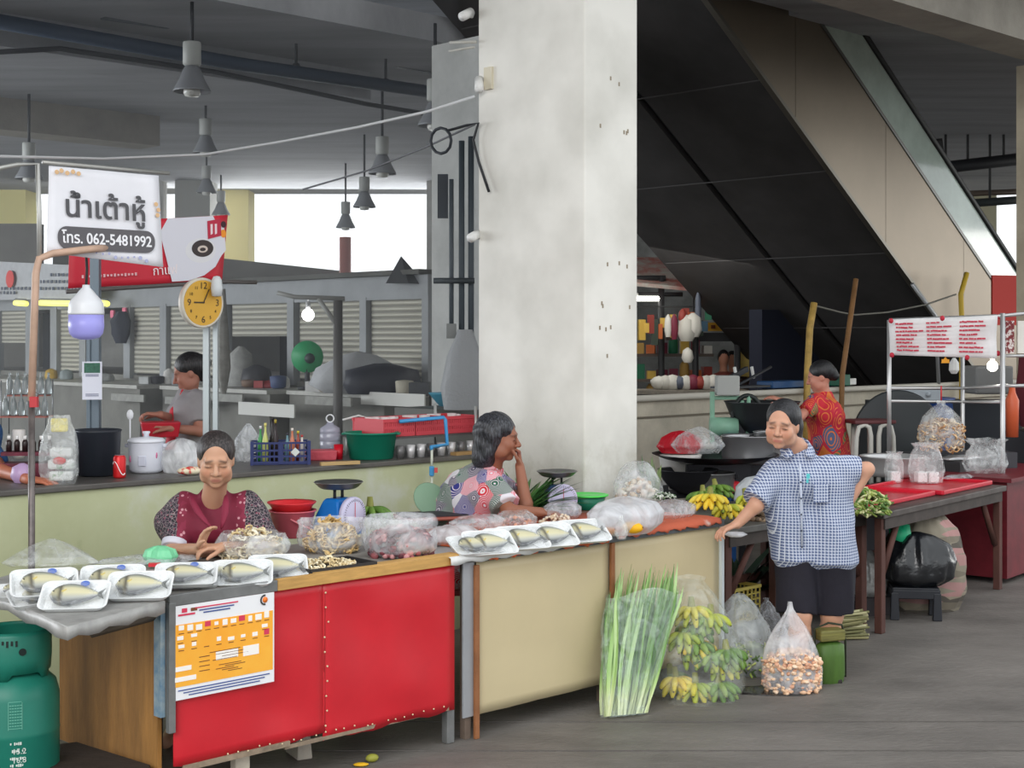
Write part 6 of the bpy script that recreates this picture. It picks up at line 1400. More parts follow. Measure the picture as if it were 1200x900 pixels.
# led bulb lamp
pb = W(101, 378, 7.3); lb = thing('led_lamp', 'big white and lilac LED bulb hanging on a cord above the counter', 'lamp', pb)
s_ = 7.3/F
mesh_obj('housing', MB().lathe([(.010, .19), (.018, .19), (.020, .175), (.035, .16), (.050, .14), (.078, .11), (.086, .095), (.089, .05), (.089, .04), (0, .04)][:9], n=32), M((236,238,242), .35), lb)
mesh_obj('diffuser', MB().lathe([(.086, .04), (.088, -.02), (.082, -.055), (.065, -.075), (.03, -.085), (0, -.087)], n=32), M((150,148,214), .3, emit=(150,148,220), estr=.25), lb)
mesh_obj('cord', MB().tube([(0,0,.19), (0.004,0,.27), (-.003,0,.38), (0.01,0.05,.50)], .007, 6), M((60,58,58), .6), lb)
# grey post with a printed card, aluminium post with the clock
u_ = W(112, 400, 8.15); cp_ = thing('steel_post', 'grey steel post holding a printed card behind the LED bulb', 'post', (u_.x, u_.y, 0))
mesh_obj('post_body', MB().box((0, 0, 1.1+.6), (.05, .05, 1.25)).box((-.03, -.03, 1.1+.5), (.02, .02, 1.0)), M((108,120,130), .4, metal=.4), cp_)
pc = W(108, 446, 8.0); cd_ = thing('printed_card', 'white printed card with a green top tied on the grey post', 'card', pc, .2)
mesh_obj('sheet', MB().box((0, 0, 0), (.105, .004, .21)), M((226,228,240), .4), cd_)
mesh_obj('green_picture', MB().box((0, -.003, .07), (.085, .002, .055)), M((60,110,90), .5, var=.5, vscale=60), cd_)
mb = MB()
for z in (.033, .025, -.075, -.084): mb.box((0, -.003, z), (.07, .001, .004))
mesh_obj('text_lines', mb, M((90,96,130), .6), cd_)
ua_ = W(247, 440, 8.75); ap = thing('aluminium_post', 'silver aluminium post standing on the counter below the yellow clock', 'post', (ua_.x, ua_.y, 0))
mesh_obj('post_body', MB().box((-.025, 0, 1.1+.52), (.035, .05, 1.05)).box((.03, 0, 1.1+.48), (.028, .04, .96)), M((190,198,200), .35, metal=.5), ap)
mesh_obj('foot', MB().tube([(0,0,1.10),(0,0,1.13)], .10, 16).tube([(0,0,1.13),(0,0,1.17)], .03, 10), M((214,216,218), .4), ap)
ck = thing('wall_clock', 'round yellow-faced clock with black numerals fixed on the aluminium post', 'clock', W(235, 355, 8.60), ROT+.06)
TX = Matrix.Rotation(math.pi/2, 4, 'X')
mesh_obj('case', MB().lathe([(0, -.02), (.140, -.02), (.148, -.012), (.150, .02), (.142, .028), (.136, .024), (0, .022)], n=48, T=TX), M((226,220,206), .4), ck)
fc = mesh_obj('face', MB().tube([(0,-.020,0),(0,-.027,0)], .134, 48, smooth=False), M((228,176,66), .45), ck)
nm_ = M((70,58,44), .5)
for k in range(1, 13):
    a = k*math.pi/6; big = k % 3 == 0
    text_mesh('numeral', str(k), .056 if big else .026, nm_, fc, (.100*math.sin(a), -.029, .100*math.cos(a)), (math.pi/2, 0, 0), 'CENTER', .0005)
mesh_obj('hour_hand', MB().box((-.03, -.031, .002), (.075, .002, .008)), nm_, ck); mesh_obj('minute_hand', MB().box((.030*.62, -.032, .040), (.006, .002, .095), T=Matrix.Rotation(.45, 4, 'Y')), nm_, ck)
solo('spot_lamp', MB().lathe([(0,-.05),(.03,-.045),(.035,0),(.03,.05),(.02,.07),(0,.075)], n=16), M((222,226,228), .4), 'small white bulb fitting at the side of the yellow clock', 'lamp', W(254, 338, 8.6))
# things along the counter, from the frame side to the main pillar
def bottle(label, loc, h=.22, r=.033, m=None, group='glass bottles on the counter rack', capc=None):
    t = thing('bottle', label, 'bottle', loc, 0, group)
    mesh_obj('glass_body', MB().lathe([(r*.9, 0), (r, .01), (r, h*.58), (r*.55, h*.74), (r*.36, h*.82), (r*.36, h*.95), (r*.40, h), (0, h)], n=14), m, t)
    if capc: mesh_obj('cap', MB().lathe([(r*.42, h*.95), (r*.42, h*1.04), (0, h*1.04)], n=10), M(capc, .4), t)
    return t
gls = M((196,206,208), .15, spec=.8, trans=.55)
rk = thing('bottle_rack', 'wire rack of empty glass bottles at the frame side of the counter', 'rack', CP(18, 512)+Vector((0,.25,0)))
mesh_obj('shelf', MB().box((0,0,.14),(.36,.16,.012)).box((0,.05,.30),(.30,.14,.01)), M((190,120,110), .5), rk)
for x in (-.17, .17): mesh_obj('frame', MB().tube([(x,-.07,0),(x,-.07,.42)], .005, 6).tube([(x,.10,0),(x,.10,.42)], .005, 6), M((150,154,156), .4, metal=.5), rk)
b0 = None
for i in range(12):
    loc = rk.location+Vector((-.15+.06*(i % 6), (-.03 if i < 6 else .06), .147 if i < 6 else .306)); lbn = ('empty clear glass bottle on the lower shelf of the wire rack' if i < 6 else 'empty clear glass bottle on the upper shelf of the wire rack')
    if b0 is None: b0 = bottle(lbn, loc, .17, .024, gls)
    else: again(b0, lbn, loc)
solo('cup_stack', MB().lathe([(.028, 0), (.034, .02), (.036, .16), (.03, .165), (0, .165)], n=18), M((232,226,222), .5), 'tall stack of white paper cups in front of the bottle rack', 'cups', CP(12, 552)+Vector((0,.14,.06)))
solo('condiment_rack', MB().box((0,0,.04),(.3,.14,.08)).box((0,-.01,.13),(.28,.12,.02)), M((110,36,56), .5, var=.5, vscale=30), 'dark red condiment box under the white cups', 'rack', CP(28, 562)+Vector((0,.12,0)))
for i in range(6):
    lc = CP(28, 562)+Vector((-.11+.043*i, .09, .14)); t = again(b0, 'small dark sauce bottle standing on the dark red condiment box', lc, 0, 'sauce bottles on the condiment box', (.7,.7,.45)) if False else thing('sauce_bottle', 'small dark sauce bottle with a white cap on the dark red condiment box', 'bottle', lc, 0, 'sauce bottles on the condiment box')
    mesh_obj('bottle_body', MB().lathe([(.015,0),(.016,.05),(.008,.065),(0,.065)], n=10), M((44,30,30), .3), t); mesh_obj('cap', MB().lathe([(.009,.064),(.009,.085),(0,.085)], n=10), M((232,230,228), .4), t)
solo('lilac_bag', bag_shell([(.04,0),(.06,.03),(.05,.08),(.01,.1)], 3, 24, .12), M((190,160,200), .4), 'little lilac bag between the forearm and the pipe post', 'plastic bag', CP(24, 566)+Vector((0,.03,0)))
p = CP(66, 568)+Vector((0,.05,0))
bag('upright clear carrier bag with two looped handles beside the pipe post', p, [(.075, 0), (.095, .06), (.092, .16), (.08, .25), (.055, .31), (.05, .35)], 141, bagclear, .12, 1, .6)
solo('food_pack', MB().box((0,0,.03),(.12,.05,.05)).box((0,0,.09),(.13,.05,.05)).box((0,0,.15),(.11,.05,.05)), M((226,228,226), .35, var=.5, vscale=18, rgb2=(120,160,120), thresh=(.35,.45)), 'white packs with green print inside the upright carrier bag', 'food pack', p+Vector((0.01,0,.01)), .1, bevel=.012)
solo('red_seal', MB().ball((0,0,0), (.035,.006,.02), 12), M((206,60,56), .4), 'red oval seal on the packs in the upright carrier bag', 'label', p+Vector((.01,-.032,.12)))
solo('yellow_pack', MB().box((0,0,0), (.085,.03,.07)), M((236,222,110), .5, var=.3), 'pale yellow packet on top of the upright carrier bag', 'packet', p+Vector((0,0,.30)), .2, bevel=.01)
solo('stock_pot', MB().lathe([(.10, 0), (.112, .01), (.122, .235), (.128, .245), (.122, .25), (.112, .245), (.10, .02), (0, .015)], n=36), M((40,44,52), .35), 'big black plastic bin next to the upright carrier bag', 'bin', CP(106, 560)+Vector((0,.14,0)))
pcn = CP(138, 561)+Vector((0,.035,0)); cn = thing('drink_can', 'red and white soft drink can in front of the rice cooker', 'can', pcn)
mesh_obj('can_body', MB().lathe([(.026,0),(.032,.006),(.033,.012),(.033,.108),(.028,.118),(.026,.122),(.0,.120)], n=24), M((214,36,40), .3, metal=.2), cn)
mesh_obj('white_wave', MB().tube([(.0334*math.cos(a), .0334*math.sin(a), .055+.035*math.sin(a*2.2)) for a in [(-2.6+.13*k) for k in range(18)]], .0045, 6, flat=.3), M((240,236,236), .4), cn)
mesh_obj('can_top', MB().lathe([(.026,.1185),(.0265,.1235),(.022,.121),(0,.121)], n=20), M((200,200,204), .3, metal=.8), cn)
rc = thing('rice_cooker', 'white rice cooker with lid standing on the green counter', 'rice cooker', CP(165, 556)+Vector((0,.12,0)))
mesh_obj('cooker_body', MB().lathe([(.075,0),(.085,.006),(.092,.02),(.097,.11),(.098,.165),(.10,.17),(0,.17)], n=36), M((226,228,238), .3), rc)
mesh_obj('lid', MB().lathe([(.101,.168),(.103,.178),(.09,.19),(.03,.198),(0,.199)], n=36), M((232,234,242), .3), rc)
mesh_obj('lid_knob', MB().lathe([(.016,.198),(.014,.212),(.022,.22),(.02,.228),(0,.23)], n=16), M((220,222,232), .3), rc)
mesh_obj('handle', MB().box((-.105,0,.15),(.02,.05,.02)).box((.105,0,.15),(.02,.05,.02)), M((214,216,228), .3), rc, bevel=.005)
mesh_obj('panel', MB().box((0,-.094,.07),(.045,.012,.06)), M((206,208,222), .4), rc, bevel=.006); mesh_obj('flower_print', MB().ball((.07,-.062,.1),(.008,.006,.02),8).ball((-.072,-.062,.08),(.008,.006,.02),8), M((206,110,150), .5), rc)
mesh_obj('base_ring', MB().lathe([(.086,.028),(.0925,.030),(.0925,.036),(.088,.038)], n=36), M((180,182,196), .4), rc)
solo('serving_spoon', MB().tube([(0,0,-.18),(0,0,.14)], .004, 6).ball((0,0,.13),(.02,.008,.03),10), M((226,226,230), .4), 'upright white spoon sticking up beside the rice cooker', 'spoon', CP(147, 552)+Vector((0,.1,.18)))
p = CP(206, 556)+Vector((0,.12,0))
bag('puffed translucent white bag between the rice cooker and the snack packet', p, [(.08, 0), (.105, .06), (.10, .12), (.06, .17), (.01, .19)], 143, film((236,238,240), .7, .25, 8, .9), .12, 1.1, .8)
solo('snack_packet', MB().ball((0,0,.025),(.075,.04,.024),12), M((238,226,196), .4, var=.5, vscale=26, rgb2=(214,50,50), thresh=(.42,.5)), 'red and cream snack packet at the counter edge behind the maroon-clad woman', 'packet', CP(221, 558)+Vector((0,.05,0)), .4)
bag('limp grey plastic bag beside the blue crate', CP(282, 545)+Vector((0,.25,0)), [(.07,0),(.09,.06),(.07,.14),(.03,.2),(.01,.23)], 144, bagf, .16, 1.1, .7)
# red tub on the counter behind the apron
solo('red_box', MB().box((0,0,.05),(.22,.16,.10), taper=1.15), M((190,30,50), .4), 'red plastic box held by the cook in the red apron', 'box', W(188, 503, 9.55)+Vector((0,0,-.05)), .3, bevel=.008)
solo('box_stand', MB().box((0,0,.55),(.34,.26,1.1)), M((120,120,118), .7), 'grey stand carrying the red box behind the counter', 'stand', (W(188, 503, 9.55).x, 9.55, -.05+.05), .3)
# blue crate with bottles
bc = thing('plastic_crate', 'dark blue slotted crate of bottles on the green counter', 'crate', CP(323, 546)+Vector((0,.16,0)), ROT*.25); bcm = M((44,54,104), .45)
mb = MB()
for off in (-.10, .10):
    for k in range(14): mb.box((-.16+.32*k/13, off, .07), (.006,.006,.12))
    for z in (.015,.05,.085,.128): mb.box((0, off, z), (.33,.007,.012))
for off in (-.165, .165):
    for k in range(8): mb.box((off, -.10+.2*k/7, .07), (.006,.006,.12))
    for z in (.015,.05,.085,.128): mb.box((off, 0, z), (.007,.2,.012))
mesh_obj('lattice', mb, bcm, bc); mesh_obj('base', MB().box((0,0,.008),(.33,.2,.012)), bcm, bc)
mesh_obj('corner_posts', MB().box((-.165,-.10,.07),(.02,.02,.14)).box((.165,-.10,.07),(.02,.02,.14)).box((0,-.103,.07),(.02,.008,.13)), bcm, bc)
mesh_obj('paper_tag', MB().box((.085,-.106,.075),(.038,.002,.038), T=Matrix.Rotation(.78,4,'Y')), M((214,218,214), .6), bc)
for i, (dx, dy, c, cc_, h) in enumerate(((-.12,.04,(60,150,80),(230,230,230),.2),(-.08,-.03,(200,205,120),(220,210,120),.22),(-.05,.04,(34,26,26),(30,26,26),.25),(-.02,-.04,(40,28,30),(170,150,60),.24),(.04,.02,(120,160,170),(60,60,70),.16),(.075,-.03,(200,120,90),(230,220,210),.19),(.10,.03,(170,70,50),(220,200,60),.17),(.13,-.02,(220,210,200),(180,60,60),.15))):
    bottle(('green bottle', 'pale yellow bottle', 'tall black bottle', 'dark brown bottle with gold cap', 'short blue-grey bottle', 'orange sauce bottle', 'red sauce bottle', 'cream coloured jar')[i]+' standing in the dark blue crate', bc.location+Vector((dx, dy+dx*.15, .014)), h, .018, M(c, .25), 'bottles in the dark blue crate', cc_)
solo('red_basket', MB().box((0,0,.03),(.18,.14,.06), taper=1.08), M((206,84,96), .5, bump=.3), 'shallow pink-red basket between the blue crate and the green tub', 'basket', CP(372, 541)+Vector((0,.14,0)), .2, bevel=.006)
wj = thing('water_jug', 'clear ribbed water jug with a round carrying handle in the pink-red basket', 'jug', CP(383, 535)+Vector((0,.16,.03)))
mesh_obj('jug_body', MB().lathe([(.05,0),(.064,.01),(.066,.05),(.062,.055),(.066,.06),(.066,.10),(.062,.105),(.066,.11),(.062,.14),(.03,.16),(.022,.165),(.022,.175),(0,.175)], n=24), M((206,206,224), .15, spec=.7, trans=.4), wj)
mesh_obj('handle', MB().tube([(.024*math.cos(a), 0, .20+.024*math.sin(a)) for a in [k*math.pi/8 for k in range(16)]], .005, 6, closed=True), M((226,228,230), .3), wj)
solo('red_cup', MB().lathe([(.025,0),(.03,.09),(.027,.088),(0,.01)], n=18), M((206,24,44), .35), 'red plastic cup touching the green tub', 'cup', CP(394, 540)+Vector((0,.12,0)))
gt = thing('plastic_tub', 'large dark green plastic tub on the counter behind the blue scale', 'tub', CP(431, 541)+Vector((0,.22,0)))
mesh_obj('tub_wall', MB().lathe([(.125,0),(.135,.005),(.155,.15),(.17,.155),(.172,.165),(.152,.165),(.13,.012),(0,.01)], n=40), M((20,124,98), .4), gt)
for a in (-1, 1): mesh_obj('grip', MB().box((a*.165,0,.155),(.03,.09,.012)), M((20,124,98), .4), gt, bevel=.004)
solo('wood_strip', MB().box((0,0,.01),(.24,.03,.02)), M((190,160,110), .6), 'short wooden lath lying on the counter edge in front of the pink-red basket', 'lath', CP(398, 545)+Vector((0,.02,0)), ROT*.6)
# long red baskets on a raised rack, white tumblers below, blue pipe
rr0, rr1 = CP(440, 537), CP(552, 529); rr0 = R(UV(rr0)[0], CV+.12, CT); uL = UV(CP(553, 529))[0]-UV(rr0)[0]
sh_ = thing('shelf_rack', 'low steel rack carrying long red baskets at the pillar end of the counter', 'rack', rr0, ROT)
mesh_obj('shelf', MB().box((uL/2,.22,.125),(uL,.46,.012)), M((96,92,92), .5, metal=.4), sh_)
for x in (.02, uL-.02):
    for y in (.02,.42): mesh_obj('leg', MB().tube([(x,y,0),(x,y,.30 if x > .1 else .12)], .010, 6), M((190,192,190), .4, metal=.4), sh_)
nb_ = 3
for k in range(nb_):
    bk = thing('basket', ('red slotted basket on the steel rack nearest the green tub', 'middle red slotted basket on the steel rack', 'red slotted basket on the steel rack nearest the main pillar')[k], 'basket', R(UV(rr0)[0]+uL*(k+.5)/nb_, CV+.30, CT+.132), ROT)
    Lb = uL/nb_-.02; mb = MB()
    for off in (-.15,.15):
        for q in range(16): mb.box((-Lb/2+Lb*q/15, off, .05), (.012,.006,.10))
        mb.box((0, off, .10), (Lb+.02,.014,.02)).box((0, off, .012), (Lb,.01,.024)).box((0, off, .055), (Lb,.007,.016))
    for off in (-Lb/2, Lb/2): mb.box((off, 0, .06), (.008,.3,.10))
    mesh_obj('basket_wall', mb, M((206,72,82), .5), bk); mesh_obj('base', MB().box((0,0,.004),(Lb,.3,.008)), M((190,60,70), .5), bk)
    rnd = random.Random(k)
    for q in range(5): solo('glass_cup', MB().lathe([(.022,0),(.030,.07),(.027,.07),(.02,.006),(0,.005)], n=14), M((222,206,206), .3), 'upturned pale cup in the '+('basket nearest the green tub', 'middle basket', 'basket nearest the main pillar')[k]+' on the steel rack', 'cup', bk.location+D*(-Lb/2+.04+q*(Lb-.08)/4)+NV*rnd.uniform(-.06,.06)+Vector((0,0,.045)), 0, 'cups in the red baskets')
for k in range(8): solo('steel_tumbler', MB().lathe([(.022,0),(.028,.08),(.025,.08),(.018,.006),(0,.005)], n=16), M((206,204,204) if k % 3 else (110,108,108), .3, metal=.3), 'pale metal tumbler standing in a row under the red baskets' if k % 3 else 'dark metal tumbler standing in a row under the red baskets', 'tumbler', R(UV(rr0)[0]+.10+k*(uL-.2)/7, CV+.10, CT), 0, 'tumblers under the red baskets')
bl_ = M((66,150,206), .4)
pa = [W(468, 494, 9.0), W(520, 489, 9.15), W(522, 492, 9.15), W(524, 521, 9.12), W(505, 524, 8.95), W(506, 527, 8.95), W(507, 560, 8.93), W(507, 572, 8.93)]
wp = thing('water_pipe', 'bright blue water pipe bent over the counter edge with a small tap', 'pipe', (0,0,0))
mesh_obj('pipe_run', MB().tube(pa[:6], .012, 8), bl_, wp); mesh_obj('riser', MB().tube([pa[5], W(506, 545, 8.93)], .008, 8).tube([W(506, 558, 8.93), W(505, 640, 8.93)], .008, 8), M((210,214,200), .5), wp)
mesh_obj('valve', MB().box(W(506, 552, 8.92), (.03,.03,.06)), bl_, wp, bevel=.006); mesh_obj('valve_lever', MB().box(W(511, 551, 8.90), (.02,.02,.03)), M((206,80,80), .4), wp)
solo('hose', MB().tube([W(402, 492, 9.2), W(420, 487, 9.3), W(438, 492, 9.35), W(448, 500, 9.4), W(456,512,9.4)], .007, 6), M((214,214,212), .5), 'white hose curving down behind the green tub', 'hose')
solo('cutting_wood', MB().box((0,0,.01),(.3,.06,.02)), M((176,140,90), .6, var=.3), 'brown wooden piece lying under the steel rack near the main pillar', 'lath', R(UV(rr0)[0]+uL-.15, CV+.045, CT), ROT)
# ================================================================== right-hand cooking stall, frame stall, market beyond, ceiling services
stl = M((150,150,150), .35, metal=.7, var=.2, vscale=6); dkp = M((50,50,54), .4, metal=.5); alum = M((196,196,196), .35, metal=.6)
def post_frame(mb, pts, r): mb.tube(pts, r, 8); return mb
# table behind the banana table carrying pots
kt = thing('cooking_table', 'low dark cooking table with pots standing along the low wall', 'table', (0,0,0)); kY = 10.6
k0 = W(772, 600, kY); k1 = W(905, 600, kY+.5); kz = .70
mesh_obj('tabletop', MB().prism([(k0.x, k0.y), (k1.x, k1.y), (k1.x-.5, k1.y+.7), (k0.x-.3, k0.y+.7)], kz-.04, kz), dkp, kt)
for x, y in ((k0.x+.05, k0.y+.06), (k1.x-.06, k1.y), (k1.x-.5, k1.y+.6), (k0.x-.2, k0.y+.62)): mesh_obj('leg', MB().box((x, y, .38), (.05,.05,.76)), dkp, kt)
def KP(px, dy=.25, z=kz): q = W(px, 560, kY+dy); return Vector((q.x, q.y, z))
def pot(label, loc, r, h, m=stl, lid=False, cat='pot', name='cooking_pot', hnd=True):
    t = thing(name, label, cat, loc)
    mesh_obj('pot_wall', MB().lathe([(r*.86,0),(r*.96,.01),(r,h*.3),(r,h),(r*1.05,h+.006),(r*1.02,h+.012),(r*.95,h),(r*.9,.015),(0,.012)], n=32), m, t)
    if lid: mesh_obj('lid', MB().lathe([(r*1.04,h+.01),(r*.8,h+.03),(r*.3,h+.05),(.02,h+.055),(.02,h+.075),(0,h+.078)], n=28), M((190,190,192), .3, metal=.6), t)
    if hnd: mesh_obj('handle', MB().tube([(-r,0,h*.75),(-r-.03,.0,h*.8),(-r-.03,0,h*.9),(-r,0,h*.92)], .006, 6).tube([(r,0,h*.75),(r+.03,.0,h*.8),(r+.03,0,h*.9),(r,0,h*.92)], .006, 6), dkp, t)
    return t
def wok(label, loc, r, h, m=dkp):
    return solo('wok', MB().lathe([(r*.3,0),(r*.6,h*.2),(r*.85,h*.6),(r,h),(r*1.03,h+.006),(r*.98,h),(r*.82,h*.62),(r*.55,h*.25),(0,h*.08)], n=36), m, label, 'wok', loc)
pot('small steel pot on the low table under the wide black pan', KP(835, .12), .16, .14)
wok('round black wok at the pillar end of the low cooking table', KP(806, .1), .22, .17)
wp_ = KP(838, .28, kz+.20); wok('wide shallow black pan over the pots beside the red carrier bag', wp_, .46, .07)
solo('pan_stand', MB().box((0,0,.10), (.5,.3,.19)), dkp, 'dark burner stand holding the wide black pan', 'stand', Vector((wp_.x, wp_.y+.15, kz)), .2)
pot('big dented aluminium pot beside the green shredding machine', Vector((wp_.x+.28, wp_.y+.20, kz+.19)), .20, .20, M((170,170,172), .3, metal=.7))
pot('aluminium pot standing behind the big dented pot', Vector((wp_.x+.50, wp_.y+.36, kz+.19)), .15, .22, stl)
solo('pot_riser', MB().box((0,0,.09), (.75,.35,.18)), dkp, 'dark plinth under the aluminium pots', 'stand', Vector((wp_.x+.42, wp_.y+.40, kz)), .1)
bag('red and black carrier bag on the white tub beside the wide black pan', KP(797, .42, kz+.27), [(.12,0),(.15,.05),(.11,.12),(.05,.16),(.01,.17)], 201, M((196,26,42), .4, bump=.4), .14, 1.1, .8, name='carrier_bag')
solo('white_tub', MB().lathe([(.13,0),(.16,.24),(.165,.26),(0,.26)], n=28), M((226,222,216), .4), 'white tub under the red and black carrier bag', 'tub', KP(797, .42, kz))
bag('clear bag with a pink label on the wide black pan', wp_+Vector((-.12, 0, .08)), [(.12,0),(.16,.06),(.12,.13),(.05,.18),(.01,.2)], 202, bagclear, .14, 1.2, .8)
# green shredding machine with dark wheel guard
gm_ = thing('shredding_machine', 'pale green shredding machine with a round motor in front of the low wall', 'machine', W(855, 560, 11.7)+Vector((0,0,0)))
gp = gm_.location.copy(); gm_.location = (gp.x, gp.y, 0); gmm = M((140,186,160), .4, var=.1)
mesh_obj('stand', MB().box((-.10,0,.60),(.05,.05,1.2)).box((.10,0,.60),(.05,.05,1.2)).box((0,.02,.62),(.26,.05,.06)), dkp, gm_)
mesh_obj('upright', MB().box((-.14,0,1.20),(.035,.05,.42)).box((.10,0,1.16),(.03,.04,.36)).box((-.02,0,1.36),(.26,.04,.03)), gmm, gm_, bevel=.005)
mesh_obj('motor', MB().tube([(-.16,-.02,1.13),(.06,-.02,1.13)], .075, 20), gmm, gm_)
mesh_obj('hopper', MB().prism([(-.11,-.08),(.07,-.08),(.07,.08),(-.11,.08)], 1.38, 1.54), M((168,170,166), .5), gm_, bevel=.01)
mesh_obj('wheel_guard', MB().tube([(.14+.12*math.cos(a), -.03, 1.20+.18*math.sin(a)) for a in [k*math.pi/12 for k in range(24)]], .018, 8, closed=True), M((30,36,34), .5), gm_)
mesh_obj('belt_strut', MB().tube([(.14,-.03,1.02),(.15,-.03,1.38)], .018, 6), gmm, gm_)
solo('wok_stack', MB().lathe([(.05,0),(.16,.06),(.26,.20),(.30,.30),(.31,.31),(.28,.30),(0,.12)], n=28), M((40,42,44), .5), 'dark conical pan stack held up by the person in the red printed blouse', 'pan', W(893, 478, 11.75), 0)
o = bpy.data.objects['wok_stack']; o.location.z = 1.02
solo('blue_table', MB().box((0,0,.96),(.62,.4,.03)).box((-.28,0,.48),(.04,.36,.95)).box((.28,0,.48),(.04,.36,.95)), M((30,84,150), .5), 'blue edged stand below the dark conical pan stack', 'stand', (W(893, 478, 11.75).x, 11.75, .0), .1)
# things on the low wall
def wall_top(px, z=1.335): q = Nn(px, 450, LWV+.08); return Vector((q.x, q.y, z))
solo('dish_rack', MB().box((0,0,.03),(.7,.2,.02)).tube([(-.34,-.1,.0),(.36,-.1,.22)], .015, 6).box((-.1,0,.14),(.42,.04,.05), T=Matrix.Rotation(-.3,4,'Y')), M((58,60,64), .5, metal=.4), 'dark folded rack resting on top of the low wall', 'rack', wall_top(868), ROT)
for k, px in enumerate((862, 882)): solo('white_clip', MB().box((0,0,.06),(.025,.02,.12), T=Matrix.Rotation(-.3,4,'Y')), M((226,226,222), .5), ('white clip on the dark folded rack nearer the market opening', 'white clip on the dark folded rack nearer the bamboo pole')[k], 'clip', wall_top(px, 1.44), ROT)
solo('blue_tray', MB().box((0,0,.04),(.55,.2,.07)), M((30,74,120), .5), 'dark blue tray lying on the low wall beside the bamboo pole', 'tray', wall_top(915), ROT, bevel=.01)
solo('green_box', MB().box((0,0,.06),(.2,.18,.12)), M((26,96,72), .5), 'small dark green box on the low wall behind the tied hair', 'box', wall_top(982), ROT, bevel=.01)
solo('white_box', MB().box((0,0,.04),(.14,.12,.07)), M((220,220,214), .5), 'small white box next to the green one on the low wall', 'box', wall_top(994), ROT, bevel=.01)
# bamboo poles and conduit leaning on the wall
def pole(label, pts, r, m, name='bamboo_pole'): return solo(name, MB().tube(pts, r, 8), m, label, 'pole')
bam = M((196,160,84), .6, var=.35, vscale=12); Yw = lambda px: Nn(px, 400, LWV-.05).y
def WW(px, py, dy=0): return W(px, py, Yw(px)+dy)
pole('yellow bamboo pole standing by the person in the red printed blouse', [WW(943,620,-.4), WW(946,440,-.1), WW(949,385), WW(954,355)], .035, bam)
pole('thin brown bamboo pole leaning behind the white stool', [WW(982,640,-.5), WW(987,440,-.08), WW(1003,327,.0)], .028, M((150,110,70), .7, var=.3))
pole('yellow bent pole sticking up above the white red-lettered banner', [WW(1127,560,-.3), WW(1127,372), WW(1126,345), WW(1133,320)], .030, M((214,180,60), .5), 'bent_pole')
pole('pale metal rod leaning against the escalator side behind the banner', [WW(1100,450), WW(1096,370,.05), WW(1069,333,.1)], .022, M((170,172,174), .4, metal=.5), 'metal_rod')
solo('rope', MB().tube([WW(954,358), WW(985,366,.02), WW(1002,369), WW(1040,366,.02), WW(1085,357), WW(1120,345)], .010, 6), M((120,118,110), .8), 'thin grey rope strung between the bamboo poles', 'rope')
# white stools with a dark red seat
ws = thing('tall_stool', 'tall white legged stool with a dark red seat in front of the low wall', 'stool', (W(1017, 540, 11.9).x, 11.9, 0), .2)
mesh_obj('seat', MB().box((0,0,1.16),(.36,.30,.03)), M((96,52,54), .6), ws, bevel=.008)
for a in (-1, 1):
    mesh_obj('leg_loop', MB().tube([(a*.03-.0,-.13,0),(a*.035,-.13,1.05),(a*.05,-.13,1.12),(a*.09,-.13,1.14),(a*.14,-.13,1.12),(a*.16,-.13,1.04),(a*.20,-.13,0)], .020, 8), M((196,194,186), .5), ws)
    mesh_obj('leg', MB().tube([(a*.10,.13,0),(a*.07,.12,1.14)], .020, 8), M((196,194,186), .5), ws)
solo('round_tray', MB().lathe([(0,-.01),(.38,-.01),(.40,.0),(.38,.01),(0,.01)], n=36, T=Matrix.Rotation(math.pi/2, 4, 'X')), M((52,56,58), .5), 'big dark round tray standing behind the white stool', 'tray', W(1052, 512, 12.3), .1)
o = bpy.data.objects['round_tray']; 
solo('tray_trestle', MB().box((0,0,.30),(.5,.3,.60)), dkp, 'dark crate below the big round tray', 'crate', (W(1052, 512, 12.3).x, 12.3, 0), .1)
# silver frame stall with the banner
fy0, fy1 = 11.35, 12.2
fr_ = thing('frame_stand', 'silver pipe frame carrying the white banner with red lettering', 'frame stand', (0,0,0)); pz = lambda px, Y, py: W(px, py, Y)
A0 = W(1042, 375, 11.7); A1 = W(1175, 370, 11.25); B0 = W(1128, 372, 12.2)
mesh_obj('post', MB().tube([(A0.x, A0.y, T3), (A0.x, A0.y, A0.z)], .018, 8), alum, fr_); mesh_obj('post', MB().tube([(A1.x, A1.y, 0.0), (A1.x, A1.y, A1.z+.02)], .020, 8), alum, fr_)
mesh_obj('post', MB().tube([(B0.x, B0.y, .0), (B0.x, B0.y, B0.z)], .018, 8), alum, fr_)
B1 = Vector((A1.x+.75, A1.y+.75, 0)); 
mesh_obj('top_rail', MB().tube([A0, A1, W(1215, 366, 11.2)], .014, 8), alum, fr_)
mesh_obj('rail', MB().tube([W(1044, 455, 11.7), W(1128, 455, 12.2), W(1176, 452, 11.3)], .013, 8).tube([W(1044, 470, 11.7), W(1128, 471, 12.2), W(1172, 471, 11.3)], .013, 8), alum, fr_)
mesh_obj('rail', MB().tube([W(1176, 417, 11.25), W(1215, 417, 11.25)], .012, 8).tube([W(1176, 452, 11.25), W(1215, 452, 11.25)], .014, 8), alum, fr_)
tl, tr, bl, br = W(1041, 375, 11.6), W(1169, 370, 11.2), W(1043, 416, 11.6), W(1168, 420, 11.2)
bn3 = tag(mesh_obj('hanging_banner', quad_sheet(tl, tr, bl, br, wob=.012, seed=5), M((232,230,230), .6, var=.08), solid=.003), 'white banner with three columns of red lines on the silver frame', 'banner')
rnd = random.Random(12); mb = MB()
rx = (tr-tl).normalized(); az = math.atan2(rx.y, rx.x)
